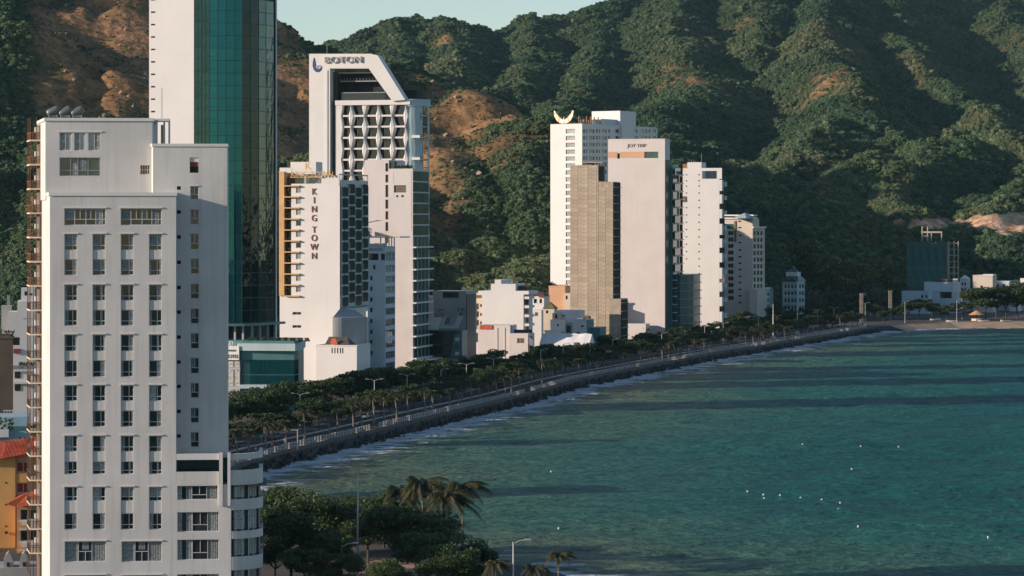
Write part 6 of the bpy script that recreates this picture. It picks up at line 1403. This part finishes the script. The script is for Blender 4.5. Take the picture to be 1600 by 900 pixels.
for i, (px, d, yt, k, lab) in enumerate([(625,436,755,2,'coconut palm half hidden behind the park trees'), (662,430,742,0,'tall wind-blown coconut palm left of the pair'), (700,420,762,2,'shorter coconut palm with orange nuts in the middle'), (722,425,750,1,'rightmost tall coconut palm with fronds over the water'),
    (775,372,873,2,'small palm top at the bottom edge right of the bushes'), (836,360,880,0,'small palm top at the bottom near the thin lamp'), (872,352,860,1,'big palm top at the bottom edge, rightmost palm')]):
    zt = gz(yt, d); H0 = (12.6,13.5,11.5)[k]; s = zt/(H0+1.6) if i < 4 else .40
    o = palm('coconut_palm', BIGPALMS[k], (gx(px,d), d, 0 if i < 4 else zt - (H0+1.6)*s), s, lab, 'coconut palms in the waterside park', i < 4)
# street lamps: column, ground row, top row
def lamp_mesh(H, double):
    b = MB(); b.tube([(0,0,0), (0,0,.9), (0,0,H)], [.16,.14,.09], 8); pole = b.mesh('pole', 'pole_grey'); a = MB(); heads = []
    for sg in ((-1,1) if double else (1,)):
        a.tube([(0,0,H-.25), (sg*.7,0,H+.15), (sg*1.7,0,H+.3)], .06, 5); h = MB(); h.box(sg*1.6-.1, sg*2.3 if sg > 0 else sg*1.6+.1, -.17, .17, H+.22, H+.4) if sg > 0 else h.box(-2.3, -1.5, -.17, .17, H+.22, H+.4); heads.append(h.mesh('lamp_head', 'pole_grey'))
    return pole, a.mesh('arm', 'pole_grey'), heads
LM = {}
def lamp(px, yb, yt, double, label, d=None):
    d = d or gd(yb); H = round(gz(yt, d)*2)/2
    if (H, double) not in LM: LM[(H, double)] = lamp_mesh(H, double)
    po, ar, hs = LM[(H, double)]; o = empty('street_lamp', (gx(px,d), d, 0), 0.15); tag(o, label, 'street lamp', 'street lamps along the avenue'); link('pole', po, o); link('arm', ar, o)
    for h in hs: link('lamp_head', h, o)
for i, (px, yb, yt, db) in enumerate([(469,664,617,True), (585,645,595,True), (636,632,585,True), (689,622,577,False), (729,612,568,True), (771,602,561,True), (845,585,547,False), (880,577,538,False), (922,570,536,False), (957,561,531,False), (1034,552,521,False), (1070,547,516,True), (1101,542,510,False), (1130,538,506,True), (1185,533,496,True), (1214,522,493,True), (1277,511,485,True), (1303,513,481,True), (1352,508,474,True), (1414,505,471,False), (1495,502,469,False), (1503,498,466,False)]):
    lamp(px, yb, yt, db, f'{ordw(i)} grey street lamp along the avenue counted from the white hotel')
lamp(559, 0, 747, False, 'tall thin park lamp standing among the dark trees', 405); lamp(534, 0, 853, False, 'lower park lamp beside the lit sand', 395); lamp(802, 0, 850, False, 'thin lamp pole at the bottom edge over the water', 372)
for i, (px, yb, yt, lab) in enumerate([(1208,530,475,'tall flagpole at the far promenade, left one'), (1246,522,474,'white tapered flagpole at the far promenade, right one')]):
    d = gd(yb); H = gz(yt,d); o = empty('flagpole', (gx(px,d),d,0)); tag(o, lab, 'flagpole', 'flagpoles at the far promenade'); link('pole', MB().tube([(0,0,0),(0,0,H*.5),(0,0,H)], [.28,.2,.09], 8).mesh('pole','trim_white'), o); link('base', MB().box(-.9,.9,-.9,.9,0,1.2).mesh('base','trim_white'), o)
mat('pillar_stone', (0.22, 0.19, 0.16), rough=0.9, var=0.15)
for i, (px, yb, yt, lab) in enumerate([(1346,504,458,'left stone pillar with notched top near the far promenade'), (1391,500,456,'right stone pillar near the far promenade')]):
    d = gd(yb); H = gz(yt,d); o = empty('stone_pillar', (gx(px,d),d,0)); tag(o, lab, 'pillar', 'stone pillars at the far promenade'); link('shaft', MB().prism([(-.8,-.8),(.8,-.8),(.8,.8),(-.8,.8)],0,H).mesh('shaft','pillar_stone'), o)
    b = MB(); b.box(.81,1.9,-.5,.5,H-1.2,H-.1) if i == 0 else b.box(-1,1,-1,1,H,H+.6); link('capital', b.mesh('capital','pillar_stone'), o)
# arch frame and small kiosk things by the near promenade
o = empty('barrier_post', (gx(464,628), 628, .12)); tag(o, 'pale post with short cross arm on the promenade near the hotel', 'post'); link('post', boxmesh(.2,.2,4.2,'pole_grey'), o, (0,0,0)); link('arm', boxmesh(1.5,.14,.14,'pole_grey'), o, (-1.3,.04,4.2))
o = empty('sunshade', (gx(409,640), 640, .12)); tag(o, 'small green parasol on the promenade by the hotel corner', 'parasol'); link('pole', MB().tube([(0,0,0),(0,0,2.3)], .04, 6).mesh('pole','metal_grey'), o); link('canopy', MB().lathe([(1.3,2.0),(.7,2.35),(.05,2.6)], 8).mesh('canopy','flag_green'), o)
# people on the promenade: one continuous body each, made with a skin modifier then shared
def person_mesh(seed, shirt):
    rng = random.Random(seed); st = rng.uniform(.12,.28)
    V = [(0,0,.95), (0,0,1.2), (0,0,1.42), (0,0,1.52), (0,.01,1.66), (.19,0,1.40), (.27,.05,1.13), (.25,.2*st*3,.9), (-.19,0,1.40), (-.27,-.05,1.13), (-.25,-.2*st*3,.9), (.1,0,.9), (.11,st*.5+.05,.5), (.11,st*.2,.08), (.11,st*.2+.14,.05), (-.1,0,.9), (-.11,-st*.5+.05,.5), (-.11,-st*1.2,.1), (-.11,-st*1.2+.14,.06)]
    E = [(0,1),(1,2),(2,3),(3,4),(2,5),(5,6),(6,7),(2,8),(8,9),(9,10),(0,11),(11,12),(12,13),(13,14),(0,15),(15,16),(16,17),(17,18)]
    rad = [.15,.14,.15,.06,.105,.065,.05,.04,.065,.05,.04,.09,.065,.05,.045,.09,.065,.05,.045]
    me = bpy.data.meshes.new('person'); me.from_pydata(V, E, []); o = bpy.data.objects.new('tmp', me); COL.objects.link(o); m = o.modifiers.new('s','SKIN'); o.modifiers.new('u','SUBSURF').levels = 1
    for v, r in zip(me.skin_vertices[0].data, rad): v.radius = (r, r)
    me.skin_vertices[0].data[0].use_root = True
    dg = bpy.context.evaluated_depsgraph_get(); nm = bpy.data.meshes.new_from_object(o.evaluated_get(dg)); bpy.data.objects.remove(o)
    nm.materials.clear(); nm.materials.append(M(shirt)); nm.materials.append(M('letter_dark')); nm.materials.append(M('skin'))
    for p in nm.polygons: z = p.center.z; p.material_index = 2 if z > 1.5 or (abs(p.center.x) > .22 and z < 1.12 and z > .8) else (0 if z > .95 else 1)
    return nm
PM = [person_mesh(1,'trim_white'), person_mesh(2,'letter_blue'), person_mesh(3,'boat_red')]
shirts = ['white shirt', 'dark blue shirt', 'red shirt']
for i, (t, off, k) in enumerate([(20,-2,0), (34,-4,1), (47,-1.5,0), (66,-3.2,2), (72,-3,0), (95,-1.8,1), (126,-3.5,0), (150,-2,2), (190,-3,0), (240,-2,1)]):
    p = resample(offset(RAILS, off), 1.0)[t*1+8]; o = link('person', PM[k], None, (p.x, p.y, .12), rng.uniform(0,6.28)); tag(o, f'{ordw(i)} person on the promenade from the hotel, in {shirts[k]} and dark trousers', 'person', 'people walking on the promenade')
# parked cars on the avenue
def car_mesh(col):
    b = MB(); pr = [(-2.1,.35), (2.1,.35), (2.15,.75), (1.3,.92), (.75,1.42), (-1.1,1.45), (-1.75,.98), (-2.15,.9)]; n = len(pr); b.v = [(x,-.82,z) for x,z in pr] + [(x,.82,z) for x,z in pr]; b.f = [tuple(range(n)), tuple(range(2*n-1,n-1,-1))] + [(k,(k+1)%n,n+(k+1)%n,n+k) for k in range(n)]; body = b.mesh('body', col)
    g = MB(); pr = [(1.22,.95), (.72,1.36), (-1.05,1.38), (-1.62,1.0)]; g.v = [(x,-.835,z) for x,z in pr] + [(x,.835,z) for x,z in pr]; g.f = [(0,1,2,3),(7,6,5,4)]; g.quad((1.31,-.7,.95),(1.31,.7,.95),(.79,.65,1.4),(.79,-.65,1.4)); g.quad((-1.79,-.7,1.0),(-1.79,.7,1.0),(-1.14,.65,1.43),(-1.14,-.65,1.43)); gl = g.mesh('windows','dark_pane')
    w = MB().tube([(0,-.1,0),(0,.1,0)], .33, 12).mesh('wheel','frame_dark'); return body, gl, w
CARS = [car_mesh('boat_white'), car_mesh('letter_dark'), car_mesh('tank_steel')]
cn = ['white', 'dark', 'silver']; cp = resample(offset(RAILS,-22.5),1.0); cq = resample(offset(RAILS,-12),1.0)
for i, (t, lane, k) in enumerate([(30,0,0), (62,0,1), (100,1,2), (135,0,0), (170,1,0), (205,0,2), (260,0,0), (310,1,1), (370,0,0), (430,1,2), (500,0,0), (560,1,0), (640,0,2)]):
    P = (cp, cq)[lane]
    if t+3 >= len(P): continue
    p, q2 = P[t], P[t+3]; o = empty('car', (p.x,p.y,.012), math.atan2(q2.y-p.y,q2.x-p.x)); tag(o, f'{cn[k]} car on the avenue, {ordw(i)} car counted from the hotel', 'car', 'cars on the avenue'); link('body', CARS[k][0], o); link('windows', CARS[k][1], o)
    for x in (-1.35,1.35):
        for y in (-.75,.75): link('wheel', CARS[k][2], o, (x,y,.33))
# beached boats and floats
def boat_mesh():
    b = MB(); n = 9; L = 5.5; R1 = []; 
    for k in range(n):
        t = k/(n-1); w = 1.0*math.sin(math.pi*min(1,.12+t*.95))**.6*(1-t**6); z = .25*(2*t-1)**2; j = len(b.v); b.v += [(L*(t-.5),-w,.8+z), (L*(t-.5),-w*.6,.15), (L*(t-.5),0,0), (L*(t-.5),w*.6,.15), (L*(t-.5),w,.8+z)]; R1.append(j)
    for a, c in zip(R1[:-1], R1[1:]):
        for q in range(4): b.f.append((a+q,a+q+1,c+q+1,c+q))
    b.f.append(tuple(R1[0]+q for q in range(5))); return b.mesh('hull','boat_white')
BM = boat_mesh(); BS = MB().box(-1.2,1.0,-.8,.8,.55,.7).mesh('deck','ochre')
for i, (px, yb, lab) in enumerate([(1487,503.5,'white rowing boat on the sand below the beach lamp'), (1537,503,'white boat with ochre deck on the sand right of the beach lamp'), (1462,501,'white boat drawn up behind the left end of the beach'), (1572,503,'rightmost white boat on the far beach')]):
    d = gd(yb); o = empty('rowing_boat', (gx(px,d), d, .01), .15*i-.2); tag(o, lab, 'boat', 'boats on the far beach'); link('hull', BM, o); link('deck', BS, o)
o = empty('beach_hut', (gx(1526,1440), 1440, .01)); tag(o, 'orange-roofed beach hut under the trees on the far shore', 'hut'); link('roof', MB().lathe([(4.2,3.0),(2.0,4.2),(.1,5.2)], 10).mesh('roof','orange_paint'), o); link('counter', MB().lathe([(2.6,0),(2.6,1.1)], 10).mesh('counter','cream'), o)
for x, y in ((3,0),(-3,0),(0,3),(0,-3)): link('post', boxmesh(.2,.2,3.1,'bark'), o, (x,y,0))
FB = MB().lathe([(.05,-.2),(.15,-.12),(.2,.04),(.15,.2),(.05,.26)], 10).mesh('float_ball','boat_white', True)
FR = MB().lathe([(.16,.0),(.22,.03),(.16,.06)], 10).mesh('ring','boat_red')
for i, (x, y) in enumerate(sorted([(861,738), (873,827), (1168,769), (1193,774), (1194,780), (1219,775), (1251,779), (1284,782), (1313,787), (1310,797), (1331,734), (1341,824), (1404,699), (1254,695), (1345,698), (1525,644), (1544,841)])):
    d = (CAMZ-WATER_Z)*F/(y-HZ); o = empty('buoy', (gx(x,d), d, WATER_Z+.1)); tag(o, f'{ordw(i)} small white float on the water counted from the left', 'buoy', 'white floats on the water'); link('float_ball', FB, o); link('ring', FR, o)
# ------------------------------------------------------------------ forest on the hills
def forest_protos():
    protos = []
    for k in range(6):
        rng = random.Random(k+3); bm = bmesh.new()
        for q in range(7):
            r = rng.uniform(.34, .60); th = rng.uniform(0, 6.28); rad = rng.uniform(.0, .62)
            c = Vector((rad*math.cos(th), rad*math.sin(th), rng.uniform(.15, .95)))
            g = bmesh.ops.create_icosphere(bm, subdivisions=2, radius=r)
            for v in g['verts']: v.co = v.co * rng.uniform(.72, 1.28); v.co.z *= .85; v.co += c
        for q in range(150):
            d = Vector((rng.gauss(0,1), rng.gauss(0,1), rng.gauss(0,1) + .4)).normalized(); p = Vector((d.x*.95, d.y*.95, .55 + d.z*.72)) * rng.uniform(.8, 1.06)
            a = Vector((rng.gauss(0,1), rng.gauss(0,1), rng.gauss(0,1))).normalized() * rng.uniform(.06, .15); b = a.cross(d).normalized() * .11
            bm.faces.new([bm.verts.new(p - a), bm.verts.new(p + b), bm.verts.new(p + a), bm.verts.new(p - b)])
        me = bpy.data.meshes.new('tree_crown'); bm.to_mesh(me); bm.free(); me.materials.append(M('forest_leaf')); protos.append(me)
    return protos
def forest_material():
    m = bpy.data.materials.new('forest_leaf'); m.use_nodes = True; MATS['forest_leaf'] = m
    n = m.node_tree.nodes; l = m.node_tree.links; p = n['Principled BSDF']; p.inputs['Roughness'].default_value = .75; p.inputs['Specular IOR Level'].default_value = .15
    a = n.new('ShaderNodeAttribute'); a.attribute_type = 'INSTANCER'; a.attribute_name = 'tone'
    cr = n.new('ShaderNodeValToRGB'); l.new(a.outputs['Fac'], cr.inputs[0]); e = cr.color_ramp.elements
    e[0].position = 0; e[0].color = (.030, .056, .028, 1); e[1].position = 1; e[1].color = (.17, .125, .065, 1)
    x = e.new(.35); x.color = (.052, .086, .038, 1); x = e.new(.65); x.color = (.078, .102, .046, 1)
    g = n.new('ShaderNodeNewGeometry'); mr = n.new('ShaderNodeMapRange'); mr.inputs[3].default_value = .75; mr.inputs[4].default_value = 1.5; l.new(g.outputs['Random Per Island'], mr.inputs[0])
    hs = n.new('ShaderNodeHueSaturation'); l.new(cr.outputs[0], hs.inputs['Color']); l.new(mr.outputs[0], hs.inputs['Value'])
    l.new(hs.outputs[0], p.inputs['Base Color'])
def build_forest():
    forest_material(); protos = forest_protos()
    N = 520000
    # even cover of the slopes in view (and a margin), denser where it is near
    k = RS.uniform(-.205, .205, N); Y = 1150 * (4150/1150.) ** RS.uniform(0, 1, N); X = k * Y
    Z = hfun(X, Y); dry = dryfun(X, Y); sc = scarfun(X, Y, Z)
    px = X / Y * F + 800; left = (Y < 2000) & (px < 960)
    prob = np.where(left, np.clip(1.0 - .92*dry, .20, 1), np.clip(1.0 - .66*dry, .25, 1)) * (sc < .3)
    keep = (RS.uniform(0, 1, N) < prob) & (Z > 1.0)
    X, Y, Z, dry, left = X[keep], Y[keep], Z[keep], dry[keep], left[keep]
    n = len(X)
    size = np.exp(RS.normal(.52, .34, n)) * np.clip(1.05 - .62*dry, .4, 1.1) * np.where(RS.uniform(0,1,n) > .95, 1.35, 1)
    size = np.where(left, size * np.where(dry > .55, .52, .8), size)
    # drop trees deep behind a nearer crest
    th = (Z + size*1.5 - CAMZ) / Y; b = ((X / Y + .21) / .42 * 900).astype(int); o = np.argsort(Y); mx = np.full(1000, -9.0); vis = np.zeros(n, bool)
    thl = th.tolist(); bl = b.tolist(); mxl = mx.tolist(); m2 = [-9.0]*1000
    for i in o.tolist():
        c = bl[i]; lim = min(mxl[max(c-3, 0)], mxl[c], mxl[min(c+3, 999)])
        if thl[i] > lim - .006: vis[i] = True
        t = thl[i] - .003
        if t > mxl[c]: mxl[c] = t
    X, Y, Z, dry, size, left = X[vis], Y[vis], Z[vis], dry[vis], size[vis], left[vis]; n = len(X)
    tone = np.clip(.38 + 1.5*fbm(X/110, Y/110, 71, 3) + RS.normal(0, .17, n) + .6*fbm(X/380, Y/380, 72, 3) + .22*dry, 0, .78) * np.where(left, .85, .92)
    idx = RS.randint(0, len(protos), n)
    print('forest trees', n)
    gcol = bpy.data.collections.new('crowns')
    for q, pm in enumerate(protos):
        sel = idx == q; me = bpy.data.meshes.new('forest'); cnt = int(sel.sum())
        me.vertices.add(cnt); me.vertices.foreach_set('co', np.stack([X[sel], Y[sel], Z[sel] - .25*size[sel]], -1).astype(np.float32).ravel())
        for an, av in (('tone', tone[sel]), ('size', size[sel]), ('turn', RS.uniform(0, 6.28, cnt))):
            at_ = me.attributes.new(an, 'FLOAT', 'POINT'); at_.data.foreach_set('value', av.astype(np.float32))
        o = link('forest', me); tag(o, 'dense wood of small trees covering the hills', 'wood', kind='stuff')
        po = bpy.data.objects.new('crown_source', pm); gcol.objects.link(po)
        ng = bpy.data.node_groups.new('scatter', 'GeometryNodeTree'); ng.interface.new_socket('Geometry', in_out='INPUT', socket_type='NodeSocketGeometry'); ng.interface.new_socket('Geometry', in_out='OUTPUT', socket_type='NodeSocketGeometry')
        gi = ng.nodes.new('NodeGroupInput'); go = ng.nodes.new('NodeGroupOutput'); ip = ng.nodes.new('GeometryNodeInstanceOnPoints'); oi = ng.nodes.new('GeometryNodeObjectInfo'); oi.inputs[0].default_value = po
        def attr(nm):
            a = ng.nodes.new('GeometryNodeInputNamedAttribute'); a.data_type = 'FLOAT'; a.inputs[0].default_value = nm; return a
        s = attr('size'); t = attr('turn'); cx = ng.nodes.new('ShaderNodeCombineXYZ'); L = ng.links
        L.new(t.outputs[0], cx.inputs[2]); L.new(gi.outputs[0], ip.inputs['Points']); L.new(oi.outputs['Geometry'], ip.inputs['Instance']); L.new(cx.outputs[0], ip.inputs['Rotation']); L.new(s.outputs[0], ip.inputs['Scale']); L.new(ip.outputs[0], go.inputs[0])
        md = o.modifiers.new('scatter', 'NODES'); md.node_group = ng
build_forest()
def build_boulders():
    rng = np.random.RandomState(5); n = 380; k = rng.uniform(-.19, .03, n); Y = rng.uniform(1250, 1850, n); X = k*Y; dry = dryfun(X, Y); Z = hfun(X, Y); sel = (dry > .45) & (Z > 20); b = MB(); rr = random.Random(6)
    for x, y, z in zip(X[sel], Y[sel], Z[sel]):
        r = rr.uniform(.5, 1.6) * (1.6 if rr.random() < .08 else 1); c = Vector((x, y, z + r*.3)); i0 = len(b.v)
        for vx in ((1,0,0),(-1,0,0),(0,1,0),(0,-1,0),(0,0,1),(0,0,-1),(.6,-.6,.6),(-.6,-.6,.5)): b.v.append(tuple(c + Vector(vx) * r * rr.uniform(.7, 1.3)))
        for f in ((0,2,4),(2,1,4),(1,3,7),(3,0,6),(2,0,5),(1,2,5),(3,1,5),(0,3,5),(4,7,6),(6,0,4),(7,3,6),(1,7,4)): b.f.append(tuple(i0+q for q in f))
    tag(b.build('boulders', 'hill_rock'), 'pale boulders strewn over the brown hillside', 'rocks', kind='stuff')
mat('hill_rock', (0.40, 0.28, 0.19), rough=0.95, var=0.2, scale=0.4)
build_boulders()
# ------------------------------------------------------------------ sea air between the town and the hills
def build_haze():
    b = MB(); b.box(-5600, 5600, -1600, 5700, -9, 520); me = b.mesh('haze'); m = bpy.data.materials.new('haze'); m.use_nodes = True; n = m.node_tree.nodes; n.clear()
    o = n.new('ShaderNodeOutputMaterial'); v = n.new('ShaderNodeVolumePrincipled'); v.inputs['Density'].default_value = 0.000014; v.inputs['Color'].default_value = (.50, .86, 1.0, 1); v.inputs['Anisotropy'].default_value = 0.1
    m.node_tree.links.new(v.outputs[0], o.inputs['Volume']); me.materials.append(m); tag(link('haze', me), 'thin pale sea haze over bay, town and hills', 'haze', kind='stuff')
build_haze()
